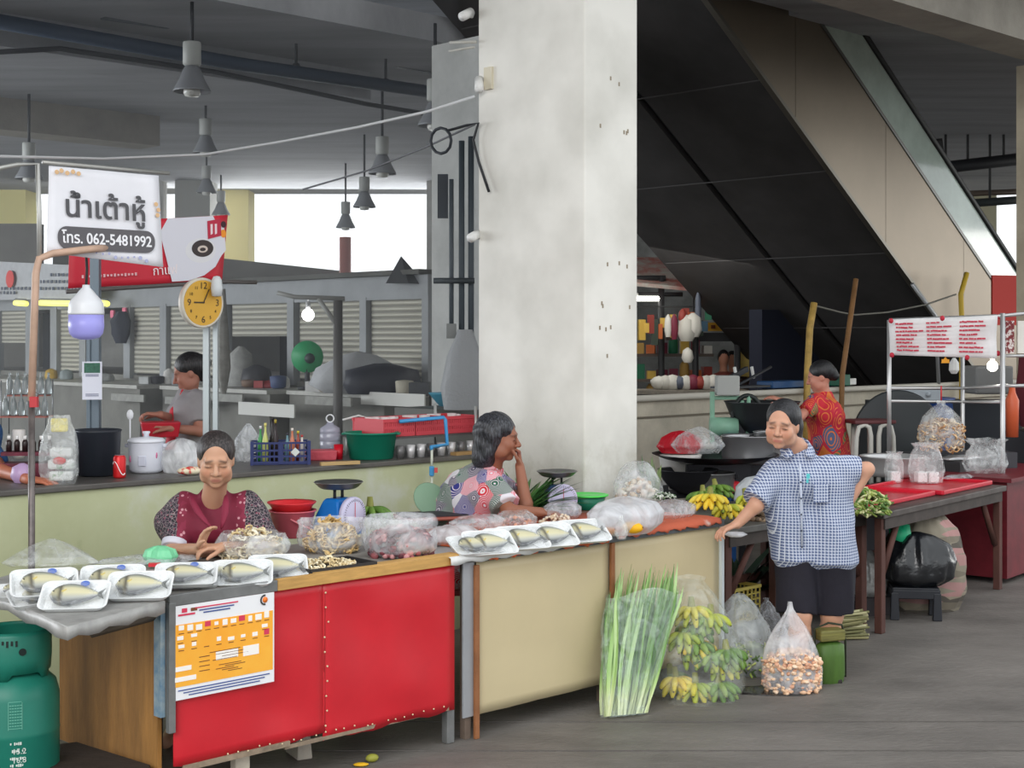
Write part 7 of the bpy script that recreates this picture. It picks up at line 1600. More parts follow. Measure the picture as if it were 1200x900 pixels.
for c_, (a0, n_) in enumerate(((.07, 8), (.36, 8), (.66, 8))):
    for k in range(n_):
        wd = rnd.uniform(.10, .24); b_ = .12+k*.105; a = a0
        while a < a0+wd: L_ = rnd.uniform(.012, .03); q = tl*(1-a)*(1-b_)+tr*a*(1-b_)+bl*(1-a)*b_+br*a*b_; mb.box(q+Vector((0,-.026,rnd.uniform(-.002,.002))), (L_, .002, .013), rz=az); a += L_+.006
mesh_obj('red_lettering', mb, M((196,60,80), .6), bn3)
for k, (px, py) in enumerate(((1043,376),(1103,373),(1168,371),(1044,416),(1132,419),(1168,414))): mesh_obj('tie', MB().ball(W(px, py, 11.3 if px > 1100 else 11.55)+Vector((0,-.03,0)), (.02,.015,.022), 8), M((190,40,60), .6), bn3)
bulb = thing('bare_bulb', 'glowing white bulb hanging under the corner of the banner', 'lamp', W(1163, 429, 11.4))
mesh_obj('glass', MB().ball((0,0,0), .042, 16), M((255,255,250), .3, emit=(255,252,240), estr=14), bulb); mesh_obj('socket', MB().tube([(0,0,.04),(0,0,.09)], .02, 10).tube([(0,0,.09),(0,0,.14)], .006, 6), M((230,230,226), .4), bulb)
# big clear sack of shells hanging from the rail
sc_ = W(1103, 527, 11.5)
bag('big tied clear sack of brown crisps hanging from the silver rail', sc_, [(.13,0),(.18,.04),(.185,.16),(.15,.26),(.08,.33),(.03,.36),(.045,.39)], 211, bagclear, .06, 1, .8)
pile('pork_crisps', 'brown and cream crisps filling the hanging tied sack', sc_, 300, .165, .13, .25, curl([(206,160,110),(226,190,146),(180,130,86),(236,214,180)], .022), 212, 'crisps', power=.25)
solo('hook', MB().tube([sc_+Vector((0,0,.39)), sc_+Vector((0,0,.46)), W(1103,455,11.5)+Vector((0,.0,.02))], .006, 6), M((200,40,50), .5), 'red hook string holding the sack of crisps', 'string')
solo('sack_table', MB().box((0,0,.46),(.9,.3,.92)), M((70,70,74), .5, metal=.3), 'dark cabinet behind the red trays below the hanging sack', 'cabinet', (sc_.x+.2, sc_.y+.25, 0), .2)
pot('aluminium basin standing behind the elbow of the checked shirt', Vector((W(1046,530,11.0).x, 11.0, .80)), .24, .14, alum, hnd=False, name='basin', cat='basin')
solo('blue_barrel', MB().lathe([(.30,0),(.33,.04),(.34,.5),(.35,1.0),(.33,1.26),(.36,1.3),(0,1.28)], n=36), M((26,70,140), .35), 'large blue barrel behind the silver frame', 'barrel', (W(1072, 500, 13.2).x, 13.2, 0))
solo('control_box', MB().box((0,0,0),(.42,.2,.13)).tube([(-.08,-.1,0),(-.08,-.115,0)], .02, 12).tube([(.10,-.1,0),(.10,-.115,0)], .022, 12), M((170,178,184), .4), 'grey appliance with two round knobs seen between the silver rails', 'appliance', W(1070, 462, 12.9), .1)
solo('appliance_shelf', MB().box((0,0,.63),(1.4,.3,1.26)), M((40,44,50), .6), 'dark cabinet below the grey appliance', 'cabinet', (W(1105, 462, 13.6).x, 13.6, 0), .1)
solo('grey_box', MB().box((0,0,0),(.36,.3,.26)), M((120,120,118), .6), 'grey box behind the glowing bulb', 'box', W(1158, 445, 13.5), .1, bevel=.02)
solo('warning_sign', MB().prism([(-.03,-.001),(.03,-.001),(.03,.001),(-.03,.001)], -.02, .0).add([(-.035,0,-.03),(.035,0,-.03),(0,0,.02),(-.035,.004,-.03),(.035,.004,-.03),(0,.004,.02)], [(0,1,2),(5,4,3),(0,3,4,1),(1,4,5,2),(2,5,3,0)]), M((230,160,40), .5), 'tiny orange triangle hanging below the banner', 'sign', W(1108, 421, 11.4))
bag('small white bag hanging under the banner near the middle silver post', W(1118, 438, 11.9), [(.02,0),(.04,.03),(.035,.09),(.01,.13)], 213, M((220,222,220), .4), .1)
# right margin: bagged goods and a red item behind the post
pr_ = T4(2.22+.40, .35, .80)
bag('bunched clear bags on the dark red cabinet', pr_, [(.14,0),(.18,.07),(.15,.15),(.10,.21),(.14,.26)], 221, bagclear, .2, 1, .8)
solo('red_sleeve_cloth', bag_shell([(.22,0),(.26,.3),(.22,.6),(.05,.7)], 9, 30, .1), M((96,26,36), .8), 'dark red cloth heap at the frame edge behind the cabinet', 'cloth', W(1212, 500, 12.6)+Vector((0.1,0,0)))
solo('red_sleeve_stand', MB().box((0,0,.52),(.5,.5,1.04)), dkp, 'dark block under the red cloth heap', 'stand', (W(1212, 500, 12.6).x+.1, 12.6, 0), ROT)
solo('orange_bottle', MB().lathe([(.05,0),(.055,.3),(.03,.36),(.02,.42),(0,.42)], n=16), M((206,96,60), .4), 'orange and white carton standing behind the silver post', 'carton', W(1186, 512, 11.9)+Vector((0,0,0)))
for i, px in enumerate((1183, 1197)): mesh_obj_ = solo('hanging_packet', MB().box((0,0,0),(.07,.02,.26)), (M((120,40,44), .5, var=.6, vscale=30, rgb2=(220,210,206), thresh=(.45,.5)), M((226,222,214), .5))[i], ('dark red patterned packet hanging beyond the silver post', 'white packet hanging at the frame edge beyond the silver post')[i], 'packet', W(px, 395, 11.6), .1)
solo('hoarding', MB().box((0,0,0),(.5,.03,.6)), M((206,70,62), .6), 'red panel seen past the foot of the escalator glass', 'panel', W(1183, 352, 17.5), .3)

# ---------------- market aisle seen under the escalator
mk = thing('market_awning', 'faded pink and white awning over the distant aisle', 'awning', (0,0,0)); My = 21
a, b_ = W(690, 300, My), W(812, 300, My)
mesh_obj('canopy', MB().add([W(690,300,My), W(800,302,My), W(822,338,My-1.2), W(690,326,My-1.2), W(690,300,My)+Vector((0,0,-.05)), W(800,302,My)+Vector((0,0,-.05)), W(822,338,My-1.2)+Vector((0,0,-.05)), W(690,326,My-1.2)+Vector((0,0,-.05))], [(0,1,2,3),(7,6,5,4),(0,4,5,1),(1,5,6,2),(2,6,7,3),(3,7,4,0)]), M((196,120,110), .8, var=.6, vscale=2.5, rgb2=(200,196,186), thresh=(.4,.6)), mk)
for px in (775, 815, 864): mesh_obj('pole', MB().tube([(W(px,400,My-1).x, My-1, 0), W(px, 325 if px < 850 else 395, My-1)], .045, 8), M((60,60,62), .5), mk)
mesh_obj('cross_pole', MB().tube([W(690,327,My-1), W(780,326,My-1)], .04, 8).tube([W(748,345,My-1), W(800,345,My-1)], .03, 8), M((60,60,62), .5), mk)
wmarket = MB(); a, b_ = W(700, 300, 27), W(960, 300, 27); wmarket.box(((a.x+b_.x)/2, 27.2, 2.6), (b_.x-a.x, .3, 5.2))
struct('wall_market', wmarket, M((150,150,146), .9, var=.5, vscale=1.5))
tb_ = thing('tube_light', 'lit fluorescent tube in the distant aisle beside the main pillar', 'lamp', W(758, 350, 20))
mesh_obj('tube', MB().tube([(-.22,0,0),(.22,0,0)], .035, 10), M((255,255,255), .3, emit=(255,255,245), estr=6), tb_); mesh_obj('fitting', MB().box((0,.03,.05),(.5,.06,.05)), M((210,210,206), .5), tb_)
palette = [(150,60,50),(206,110,60),(90,96,110),(200,196,186),(60,70,60),(190,150,80),(120,40,60),(80,110,130),(214,210,200),(70,60,60),(40,110,80),(220,180,80)]
names_ = ['dark red', 'orange', 'blue-grey', 'off-white', 'dark olive', 'ochre', 'wine red', 'steel blue', 'white', 'black-brown', 'bottle green', 'yellow']
rnd = random.Random(21)
st1 = thing('display_stall', 'distant stall of tiered wooden shelves beside the main pillar', 'stall', (0,0,0))
for z, py in ((0.95, 0), (1.25, 0), (1.6, 0)):
    c = W(775, 400, 20.3); mesh_obj('shelf', MB().box((c.x, c.y, z), (1.4, .5, .04)), M((96,84,76), .7), st1)
mesh_obj('stall_base', MB().box((W(775,400,20.3).x, 20.3, .46), (1.4, .5, .92)), M((100,88,80), .8), st1)
k_ = 0
for z in (.97, 1.27, 1.62):
    for q in range(9):
        ci = rnd.randrange(12); x = W(775,400,20.3).x-.62+q*.155; h = rnd.uniform(.10,.24)
        shp = MB().lathe([(.06,0),(.07,.02),(.068,h*.8),(.03,h),(0,h)], n=10) if rnd.random() < .5 else MB().box((0,0,h/2),(.12,.14,h))
        solo('goods_packet', shp, M(palette[ci], .6), names_[ci]+' packet on the '+{.97:'lowest',1.27:'middle',1.62:'top'}[z]+' shelf of the distant stall', 'packet', (x, 20.2, z), rnd.uniform(-.3,.3), 'goods on the distant shelves')
for i, (px, py, h, ci, r_) in enumerate(((783,395,.30,8,.05),(790,398,.34,6,.05),(800,378,.18,0,.06),(805,400,.35,3,.13),(812,395,.32,8,.12),(806,425,.2,8,.08),(818,385,.5,2,.04))):
    solo('hanging_bag', bag_shell([(r_*.6,0),(r_,h*.3),(r_*.8,h*.8),(r_*.2,h)], i, 20, .1), M(palette[ci], .5), ('white hanging bag', 'dark wine-red hanging strip', 'small red hanging pouch', 'pale hanging sack', 'white sack', 'white carton', 'grey hanging strip')[i]+' in the distant aisle'+(' near the fluorescent tube', ' next to the white strip', ' under the awning pole', ' under the escalator edge', ' beside the pale one', ' below the pale sack', ' by the second pole')[i], 'bag', W(px, py, 19.2))
solo('market_stall', MB().box((0,0,.55),(1.4,.6,1.1)).box((0,-.05,1.14),(1.5,.6,.05)), M((140,132,120), .8, var=.4), 'long low stall under the distant yellow signs', 'market stall', (W(806,440,19.0).x, 19.0, 0))
for i in range(11):
    ci = (8, 3, 8, 2, 8, 6, 0, 3, 8, 9, 5)[i]; solo('wrapped_goods', MB().ball((0,0,.09),(.11,.1,.09+.01*(i % 3)),10,jit=.2), M(palette[ci], .5), names_[ci]+' wrapped lump on the long low distant stall'+(', nearest the main pillar' if i == 0 else ''), 'goods', (W(772+i*8,440,18.9).x, 18.9, 1.165), 0, 'wrapped goods on the distant low stall')
sg = thing('stall_sign', 'yellow lettered sign over the distant aisle', 'sign', W(837, 383, 20.5)); mesh_obj('board', MB().box((0,0,0),(.45,.04,.12)), M((226,170,50), .5), sg); mesh_obj('lettering', MB().box((-.12,-.03,0),(.05,.01,.05)).box((-.02,-.03,0),(.06,.01,.05)).box((.1,-.03,0),(.05,.01,.05)), M((120,60,30), .5), sg)
solo('awning_edge', MB().box((0,0,0),(.7,.3,.12)), M((52,52,54), .7), 'dark awning edge below the distant yellow sign', 'awning', W(842, 395, 20.3))
def far_person(label, px, py, Y, shirt, s=1.0):
    h = W(px, py, Y); t = thing('person', label, 'person', (h.x, h.y, 0)); z = h.z
    sk = [ell((0,0,z), (.075,.09,.11)), cap((0,0,z-.1), (0,0,z-.2), .05, .06), cap((-.12,0,z-.28), (.12,0,z-.28), .06, .06), cap((0,0,z-.3), (0,0,z-.65), .12, .12)]+[cap((q*.17,0,z-.3), (q*.21,-.05,z-.75), .045, .035) for q in (-1,1)]+[cap((q*.08,0,z-.7), (q*.08,0,.05), .09, .05) for q in (-1,1)]
    b = sdf_obj('body', sk, .02, M((176,122,98), .6), t, .03); sdf_obj('hair', [ell((0,.015,z+.02), (.082,.095,.105)), ell((0,-.09,z-.03), (.06,.05,.09), sub=True, k=.01)], .015, M((22,20,22), .5), b)
    sdf_obj('shirt', [cap((-.12,0,z-.28), (.12,0,z-.28), .075, .075), cap((0,0,z-.3), (0,0,z-.68), .135, .15)]+[cap((q*.17,0,z-.3), (q*.2,-.04,z-.52), .06, .06, flat=True) for q in (-1,1)], .018, M(shirt, .8), b, .03)
    sdf_obj('trousers', [cap((q*.08,0,z-.68), (q*.08,0,.12), .11, .07) for q in (-1,1)], .02, M((40,42,56), .8), b, .03)
far_person('distant shopper with dark hair nearest the hanging sacks', 848, 420, 20.0, (120,60,52)); far_person('distant shopper between the two others under the escalator edge', 858, 421, 20.6, (90,70,66)); far_person('distant shopper beside the yellow cloth under the escalator edge', 867, 420, 21.0, (150,110,60))
solo('yellow_cloth', MB().box((0,0,0),(.16,.04,.55)), M((206,180,100), .7), 'pale yellow cloth hanging in the distant aisle beside the shoppers', 'cloth', W(873, 418, 20.2))

# ---------------- ceiling services and pendants
dp = M((46,60,78), .6)
mp_ = lambda px, py, v: Nn(px, py, v)
PV = 13.5
def run(label, pts, r, m, name='ceiling_pipe'): return solo(name, MB().tube(pts, r, 10), m, label, 'pipe')
run('thick dark blue pipe running along under the hall ceiling', [mp_(-20, 22, PV), mp_(280, 75, PV), mp_(575, 118, PV)], .075, dp)
run('dusty grey duct pipe above the dark blue one', [mp_(120, 12, PV+.4), mp_(340, 44, PV+.4), mp_(575, 92, PV+.4)], .10, M((92,96,100), .8))
run('thin conduit crossing below the dark blue pipe', [mp_(-20, 62, PV+.6), mp_(70, 57, PV+.6), mp_(250, 84, PV+.6), mp_(430, 122, PV+.6), mp_(570, 145, PV+.6)], .028, M((70,72,76), .8))
for i, (px, ya, yb) in enumerate(((208, 0, 22), (330, 0, 42), (347, 14, 78), (438, 25, 60), (452, 36, 96), (532, 45, 82), (543, 55, 110))):
    solo('pipe_hanger', MB().tube([mp_(px, ya, PV+.1), mp_(px, yb, PV+.1)], .018, 6).ball(mp_(px, yb, PV+.1), .05, 8), M((66,68,72), .7), 'steel hanger rod holding the pipes under the hall ceiling', 'pipe hanger', group='pipe hanger rods')
def pendant(i, px, py, Y, label, lit=False):
    p = W(px, py, Y); t = thing('pendant_lamp', label, 'lamp', p, 0, 'bell shaped pendant lamps of the hall')
    mesh_obj('gear_case', MB().lathe([(0,.50),(.085,.50),(.09,.49),(.09,.28),(.07,.26),(0,.26)], n=20), M((168,170,166), .5), t)
    mesh_obj('shade', MB().lathe([(.06,.27),(.09,.22),(.13,.12),(.185,.02),(.19,0),(.18,.005),(.12,.11),(.05,.24)], n=28), M((138,140,144), .5, metal=.2), t)
    mesh_obj('lamp_glass', MB().lathe([(.05,.16),(.08,.06),(.085,-.01),(.07,-.04),(0,-.05)], n=16), M((206,206,200), .3), t)
    mesh_obj('rod', MB().tube([(0,0,.5),(0,0,max(.55, CZ-p.z))], .02, 6), M((44,46,50), .6), t); return t
pl0 = None
for i, (px, py, Y, lb) in enumerate(((225, 108, 14.5, 'nearest bell lamp on a double rod above the banners'), (241, 180, 21, 'second bell lamp under the ceiling behind the pale wire'), (242, 226, 27, 'small bell lamp low in front of the yellow outer pillar'), (259, 252, 30, 'tiny dark bell lamp beside the corner of the red banner'),
                           (34, 210, 20, 'bell lamp partly behind the pipe post'), (510, 148, 15.5, 'bell lamp hanging beside the main pillar'), (448, 204, 19.5, 'dark bell lamp in front of the opening top'), (427, 243, 24, 'pale bell lamp seen against the white opening'), (405, 267, 28, 'tiny white bell lamp seen against the white opening'))):
    if Y > 14: pendant(i, px, py, Y, lb)
solo('hanging_cable', MB().tube([W(-10,183,8.5), W(120,186,9.4), W(240,181,9.6), W(330,166,9.4), W(420,149,9.2), W(500,131,9.0), W(556,113,8.9)], .010, 6), M((200,202,204), .6), 'pale cable swagging from the left to the main pillar', 'cable')
solo('hanging_cable', MB().tube([W(355,222,11), W(430,200,10.6), W(500,172,10), W(556,146,9.4)], .007, 6), M((110,112,116), .6), 'thin dark cable rising to the main pillar below the pale one', 'cable')
# on the main pillar's edge: cameras, cable coils, rods
cm = M((232,232,230), .4)
PB = R(PU[0], PU[1]+.93)   # far corner of the lit face
def PF(px, py, o=.04):       # a point just off the lit face
    Yq = PU[0]/(DX*(px-CX)/F+DY); q = W(px, py, Yq); return q-D*o
def camera_unit(label, px, py, d=(-.5,-.6,-.4)):
    t = thing('security_camera', label, 'security camera', PF(px, py)); d = Vector(d).normalized()
    mesh_obj('camera_body', MB().tube([-d*.05, d*.05], .030, 14).tube([d*.05, d*.056], .022, 14), cm, t); mesh_obj('bracket', MB().tube([(0,0,0),D*.05], .018, 8), cm, t)
camera_unit('white security camera high on the edge of the main pillar', 552, 18); camera_unit('white security camera fitting beside the cable entry on the main pillar', 567, 100, (0,-.6,-.8)); camera_unit('white security camera halfway up the main pillar edge', 561, 277, (-.4,-.8,-.3))
solo('junction_box', MB().box((0,0,0),(.02,.07,.14)), M((214,206,184), .5), 'cream junction box behind the camera fitting on the main pillar', 'junction box', PF(574, 92, .01), ROT)
solo('cable_coil', MB().tube([PF(533+12*math.cos(k*.52), 167+15*math.sin(k*.52), .12) for k in range(14)], .010, 6), M((40,44,50), .6), 'black cable coil hanging at the main pillar edge', 'cable')
solo('cable_tail', MB().tube([PF(538,155,.1), PF(555,148,.06), PF(566,145,.04), PF(560,165,.04), PF(565,190,.03), PF(577,225,.03)], .009, 6), M((40,42,46), .6), 'black cable end with clips lying over the pillar face', 'cable')
solo('bracket_rod', MB().tube([PF(538,52,.08), PF(562,50,.03)], .010, 6).tube([PF(537,62,.08), PF(560,56,.03)], .008, 6), M((190,188,180), .5), 'pair of pale bracket rods on the main pillar edge', 'bracket')
# conduits on the rear pillar
cx = M((72,80,86), .6)
for i, (px, ya, yb, lb) in enumerate(((529, 210, 390, 'thin conduit on the grey rear pillar running to the switch box'), (541, 165, 440, 'middle thick conduit on the grey rear pillar'), (552, 160, 452, 'conduit on the rear pillar nearest the main pillar'))):
    Yr = 13.8; solo('wall_conduit', MB().tube([W(px, ya, Yr), W(px, yb, Yr)], .022+.006*(i > 0), 8), cx, lb, 'conduit')
solo('switch_box', MB().box((0,0,0),(.09,.08,.14)), M((130,132,130), .6), 'grey switch box at the foot of the thin conduit', 'switch box', W(529, 388, 13.75))
solo('cross_conduit', MB().tube([W(508, 329, 13.7), W(556, 329, 13.7)], .028, 8), M((56,62,66), .6), 'horizontal dark bar across the rear pillar conduits', 'conduit')
solo('louvre_panel', MB().box((0,0,0),(.10,.05,.42)), M((56,62,70), .6), 'dark vertical grille high on the rear pillar', 'grille', W(519, 230, 13.9))
# red and white mast outside, roof clutter
om = thing('mast', 'red painted mast standing outside beyond the booths', 'mast', (W(414,300,31).x, 29.5, 0)); mesh_obj('mast_tube', MB().tube([(0,0,0),(0,0,W(414,278,29.5).z)], .12, 8), M((190,120,110), .6), om); mesh_obj('cross_bar', MB().tube([(0,0,2.9),(.9,0,2.95)], .03, 6), M((200,60,80), .6), om)
solo('tarpaulin', MB().add([W(452,332,17.8), W(478,332,17.8), W(498,333,17.9), W(470,300,18.0), W(484,316,18.0), W(460,332,18.6), W(490,332,18.6)], [(0,1,3),(1,4,3),(1,2,4),(0,3,5),(3,4,6,5),(4,2,6)]), M((84,86,88), .8), 'dark peaked cloth on the booth roof in front of the opening', 'tarpaulin')
# signs over the booths
sgn = thing('shop_sign', 'long white sign with a red oval over the shutters at the frame side', 'sign', (0,0,0)); c0, c1 = SP(-30, 330, -.4), SP(108, 330, -.4)
o = MB(); o.add([SP(-30,305,-.4), SP(110,312,-.4), SP(110,350,-.4), SP(-30,352,-.4)], [(0,3,2,1)]); mesh_obj('board', o, M((176,178,180), .6, var=.15), sgn, solid=.04)
q = SP(12, 327, -.47); mesh_obj('red_oval', MB().tube([q, q-D*.01], .15, 24, smooth=False), M((206,60,54), .5), sgn)
mb = MB(); rnd = random.Random(8)
for row, (py, xa, xb) in enumerate(((338, -20, 40), (343, -20, 20), (330, 48, 100), (338, 48, 100), (322, 60, 80))):
    x = xa
    while x < xb: w_ = rnd.uniform(2, 5); q = SP(x, py, -.46); mb.box(q, (.012, w_*.013, .05), rz=ROT); x += w_+1.2
mesh_obj('small_lettering', mb, M((70,80,96), .6), sgn)
for i, (xa, xb) in enumerate(((18, 31), (47, 96), (118, 126))):
    t = thing('tube_light', ('short lit yellow tube light beside the pipe post', 'long lit yellow tube light under the white shop sign', 'lit yellow tube end beside the bulb cord')[i], 'lamp', (0,0,0)); mesh_obj('tube', MB().tube([SP(xa, 355, -.45), SP(xb, 356, -.45)], .045, 8), M((250,246,120), .4, emit=(250,244,110), estr=1.6), t); mesh_obj('fitting', MB().tube([SP(xa, 351.5, -.42), SP(xb, 352.5, -.42)], .03, 4), M((150,150,140), .6), t)
# hanging bulb, lamp arm and clutter on the rear counters
hb = thing('bare_bulb', 'glowing white bulb hanging before the shutters', 'lamp', SP(361, 369, -1.3)); mesh_obj('glass', MB().ball((0,0,0), .075, 16), M((255,255,255), .3, emit=(255,255,255), estr=8), hb); mesh_obj('socket', MB().tube([(0,0,.07),(0,0,.16)], .03, 8).tube([(0,0,.16),(0.02,-.1,.22)], .01, 6), M((200,200,200), .5), hb)
lp_ = thing('lamp_post', 'thin grey post with a slanting strut among the rear counters', 'post', (0,0,0)); b_ = SP(396, 470, -1.4)
mesh_obj('post_tube', MB().tube([(b_.x, b_.y, 0), (b_.x, b_.y, W(396, 352, b_.y).z)], .055, 8), M((92,90,88), .6), lp_); mesh_obj('strut', MB().tube([W(399, 387, b_.y), W(373, 350, b_.y), ], .03, 6).tube([W(325, 343, b_.y), W(345, 348, b_.y), W(404, 350, b_.y)], .03, 6), M((150,150,146), .5), lp_)
def RC(px, z=1.175, d=-.7): q = SP(px, 450, d); return Vector((q.x, q.y, z))
fan = thing('desk_fan', 'green bladed desk fan on the rear counter below the shutters', 'fan', RC(360, 1.175, -.5)); TXf = Matrix.Rotation(math.pi/2, 4, 'X')
mesh_obj('fan_cage', MB().lathe([(0,-.04),(.20,-.03),(.21,.0),(.20,.03),(0,.05)], n=24, T=TXf), M((48,150,96), .5, trans=.0), fan, loc=(0,0,.42)); mesh_obj('fan_stem', MB().tube([(0,0,0),(0,0,.3)], .035, 8).lathe([(.12,0),(.12,.03),(0,.04)], n=16), M((48,50,54), .5), fan); mesh_obj('motor', MB().ball((.04,-.06,.40), .07, 10), M((50,60,60), .5), fan)
solo('covered_goods', bag_shell([(.4,0),(.55,.1),(.45,.3),(.2,.45),(.02,.5)], 3, 30, .12, 1.1, .6), M((176,178,180), .7, bump=.3), 'pale cloth draped over goods right of the green fan', 'cloth', RC(420), .5)
solo('black_bag', bag_shell([(.4,0),(.46,.1),(.42,.28),(.1,.36)], 5, 30, .08, 1.1, .6), M((46,48,58), .5), 'dark holdall on the rear counter before the last shutter', 'bag', RC(449), .5)
solo('blue_bowl', MB().lathe([(.12,0),(.22,.12),(.23,.13),(0,.1)], n=24), M((70,150,176), .5), 'turquoise bowl on the rear counter by the conduit pillar', 'bowl', RC(529, 1.175, -2.2))
solo('bowl_table', MB().box((0,0,.58),(.9,.6,1.17)), M((110,110,106), .8), 'grey block under the turquoise bowl', 'counter', RC(527, 0, -2.2)*1.0, ROT)
solo('silver_sack', bag_shell([(.25,0),(.28,.2),(.2,.5),(.08,.75)], 7, 24, .1, .8, .5), M((150,152,154), .5, bump=.4), 'grey sack propped at the foot of the rear pillar', 'sack', RC(545, 1.17, -2.5))
for i, (px, lb, cl, h, sx) in enumerate(((282, 'heap of clear bags hanging in the half-open booth', (150,150,146), .55, .35), (300, 'dark bundle on the counter of the half-open booth', (56,56,60), .3, .4), (318, 'red tray on the counter of the half-open booth', (150,40,44), .10, .3), (335, 'small white pot on the counter of the half-open booth', (206,204,200), .16, .1),
    (268, 'grey draped sack beside the aluminium post', (120,112,100), .5, .25), (60, 'yellow fruit box on the far counter beside the pipe post', (196,160,60), .16, .2), (78, 'glass jar box on the far counter right of the yellow box', (140,150,150), .16, .2), (198, 'white pot on the far counter left of the black hair', (206,204,198), .22, .16), (122, 'grey scale box on the far counter behind the printed card', (150,152,150), .12, .3))):
    solo('counter_goods', bag_shell([(sx*.5,0),(sx*.55,h*.3),(sx*.45,h*.8),(sx*.1,h)], 30+i, 24, .10, 1, .7), M(cl, .6, var=.3, vscale=10), lb, 'goods', RC(px, 1.175, -.6 if px < 250 else -.5))
solo('net_bag', bag_shell([(.05,0),(.13,.3),(.10,.7),(.03,1.2)], 77, 24, .2, .6, .4), M((136,134,128), .8, var=.4), 'grey net of dangling bags beside the clock post', 'net', SP(262, 430, -2.5))
o = bpy.data.objects['net_bag']; o.location.z = 1.2
solo('white_board', MB().box((0,0,0),(.02,1.2,.16)), M((206,206,200), .6), 'long white board on the front of the rear counter under the half-open booth', 'board', SP(312, 480, -1.35), ROT)
solo('white_board', MB().box((0,0,0),(.02,1.15,.15)), M((206,206,200), .6), 'long white board on the rear counter front left of the blue bowl', 'board', SP(460, 468, -1.0), ROT)
for i, px in enumerate((132, 146)): solo('pink_tag', MB().box((0,0,0),(.03,.10,.12)), M((226,110,140), .5), ('pink card pinned at the dark booth opening', 'second pink card higher at the dark booth opening')[i], 'card', SP(px, 368-3*i, -.1), ROT)
solo('dark_jacket', bag_shell([(.08,0),(.13,.15),(.15,.35),(.06,.5)], 12, 24, .25, 1, .5), M((40,44,56), .8), 'dark jacket hanging at the dark booth opening', 'jacket', SP(142, 385, -.2))
o = bpy.data.objects['dark_jacket']; o.location.z = 1.75

# ---------------- services and outer pier seen past the glass of the escalator
for i, (pts, r, c, lb) in enumerate((
    ([W(1075, 192, 24), W(1110, 196, 24), W(1215, 184, 24)], .10, (40,42,46), 'thick black pipe under the ceiling past the escalator glass'),
    ([W(1100, 228, 25), W(1215, 224, 25)], .05, (96,84,74), 'thin rusty pipe below the thick black one'),
    ([W(1110, 240, 25), W(1215, 233, 25)], .07, (50,56,56), 'dark green-grey pipe below the rusty one'),
    ([W(1080, 168, 23), W(1102, 165, 23), W(1104, 186, 23)], .05, (60,60,60), 'short dark pipe elbow under the ceiling'))):
    solo('service_pipe', MB().tube(pts, r, 8), M(c, .6), lb, 'pipe')
for i, px in enumerate((1108, 1134, 1160, 1176)): solo('pipe_hanger', MB().tube([W(px, 150, 24), W(px, 192 if i % 2 else 232, 24)], .022, 6), M((60,60,60), .7), 'thin hanger rod past the escalator glass', 'pipe hanger', group='hanger rods past the escalator')
a, b_ = W(1085, 300, 30), W(1168, 300, 30)
struct('pillar_outer_4', MB().box(((a.x+b_.x)/2, 30.4, 2.4), (b_.x-a.x, .8, 4.8)), M((214,210,180), .8))

# light of the distant aisle's tubes
l = bpy.data.lights.new('aisle_tube_glow', 'AREA'); l.shape = 'RECTANGLE'; l.size = 2.5; l.size_y = 1.2; l.energy = 28; l.color = (1, .98, .92)
o = bpy.data.objects.new('aisle_tube_glow', l); COL.objects.link(o); o.location = (1.7, 18.4, 2.9); o.rotation_euler = (math.radians(20), 0, 0)
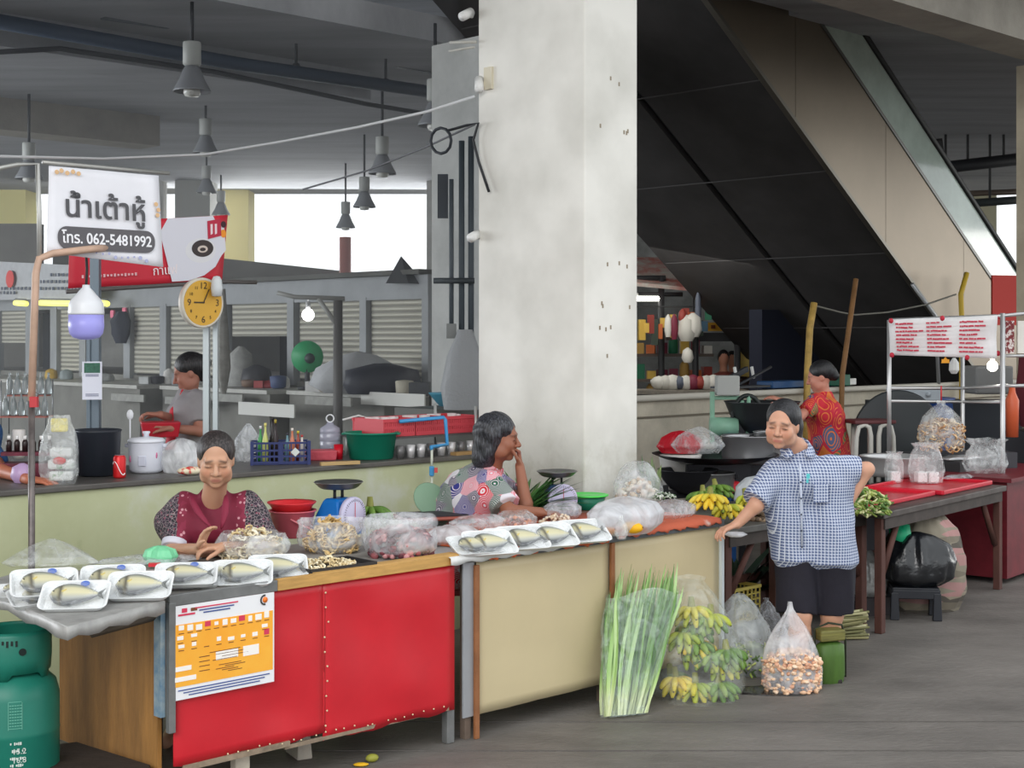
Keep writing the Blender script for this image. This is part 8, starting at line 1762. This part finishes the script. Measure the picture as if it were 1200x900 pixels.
# clutter on the rear counters and more goods in the aisle
rnd = random.Random(44)
for i, (px, nm, c) in enumerate(((104, 'white', (206,206,202)), (172, 'pale grey', (170,172,170)), (184, 'black', (44,44,48)), (212, 'steel', (150,152,156)), (292, 'brown', (120,96,80)), (306, 'red', (150,50,50)), (326, 'blue', (70,84,120)), (372, 'white plastic', (210,210,208)), (383, 'tan', (170,150,120)), (404, 'grey', (120,122,124)), (474, 'cream', (196,190,172)), (492, 'dark', (70,72,76)))):
    h = rnd.uniform(.08, .2); shp = MB().box((0,0,h/2), (rnd.uniform(.12,.3), rnd.uniform(.15,.35), h)) if i % 2 else MB().lathe([(.07,0),(.10,.02),(.11,h),(.09,h+.01),(0,h+.02)], n=14)
    solo('counter_goods', shp, M(c, .6, var=.2), nm+(' box' if i % 2 else ' bowl')+' among the clutter on the rear counters below the shutters', 'goods', RC(px, 1.175, rnd.uniform(-.9,-.6)), rnd.uniform(-.4,.4), 'clutter on the rear counters')
for i in range(4):
    px = (150, 215, 262, 385)[i]; solo('plank', MB().box((0,0,0),(.03,.9,.10)), M((150,150,144), .7, var=.3), ('grey plank on the long counter front behind the printed card', 'grey plank on the counter front below the black hair', 'grey plank at the gap between the rear counters', 'grey plank on the counter front below the green fan')[i], 'plank', SP(px, 466+4*(i % 2), -1.38 if px < 250 else -1.22), ROT)
for i in range(16):
    ci = rnd.randrange(12); x = W(752+i*5.2, 400, 19.6); h = rnd.uniform(.12,.35)
    solo('hanging_packet', MB().box((0,0,-h/2),(.09,.06,h)), M(palette[ci], .6), names_[ci]+' packet strung on the line over the distant shelves', 'packet', (x.x, 19.6, rnd.uniform(2.0,2.25)), rnd.uniform(-.4,.4), 'packets strung over the distant shelves')
solo('packet_line', MB().tube([(W(745,400,19.6).x,19.6,2.26),(W(840,400,19.6).x,19.6,2.26)], .012, 6), M((60,60,60), .6), 'thin line strung over the distant shelves', 'line')
hz = MB().prism([(-16, 10.6), (-0.45, 10.6), (-0.75, 32), (-16, 32)], 0.03, 5.15); hm = bpy.data.materials.new('haze'); hm.use_nodes = True; nt = hm.node_tree; nt.nodes.remove(nt.nodes['Principled BSDF'])
vs_ = nt.nodes.new('ShaderNodeVolumeScatter'); vs_.inputs['Density'].default_value = 0.013; vs_.inputs['Color'].default_value = (.93,.96,1,1); nt.links.new(vs_.outputs[0], nt.nodes['Material Output'].inputs['Volume'])
solo('haze', hz, hm, 'thin bluish smoke haze filling the hall behind the green counter', 'haze', kind='stuff')
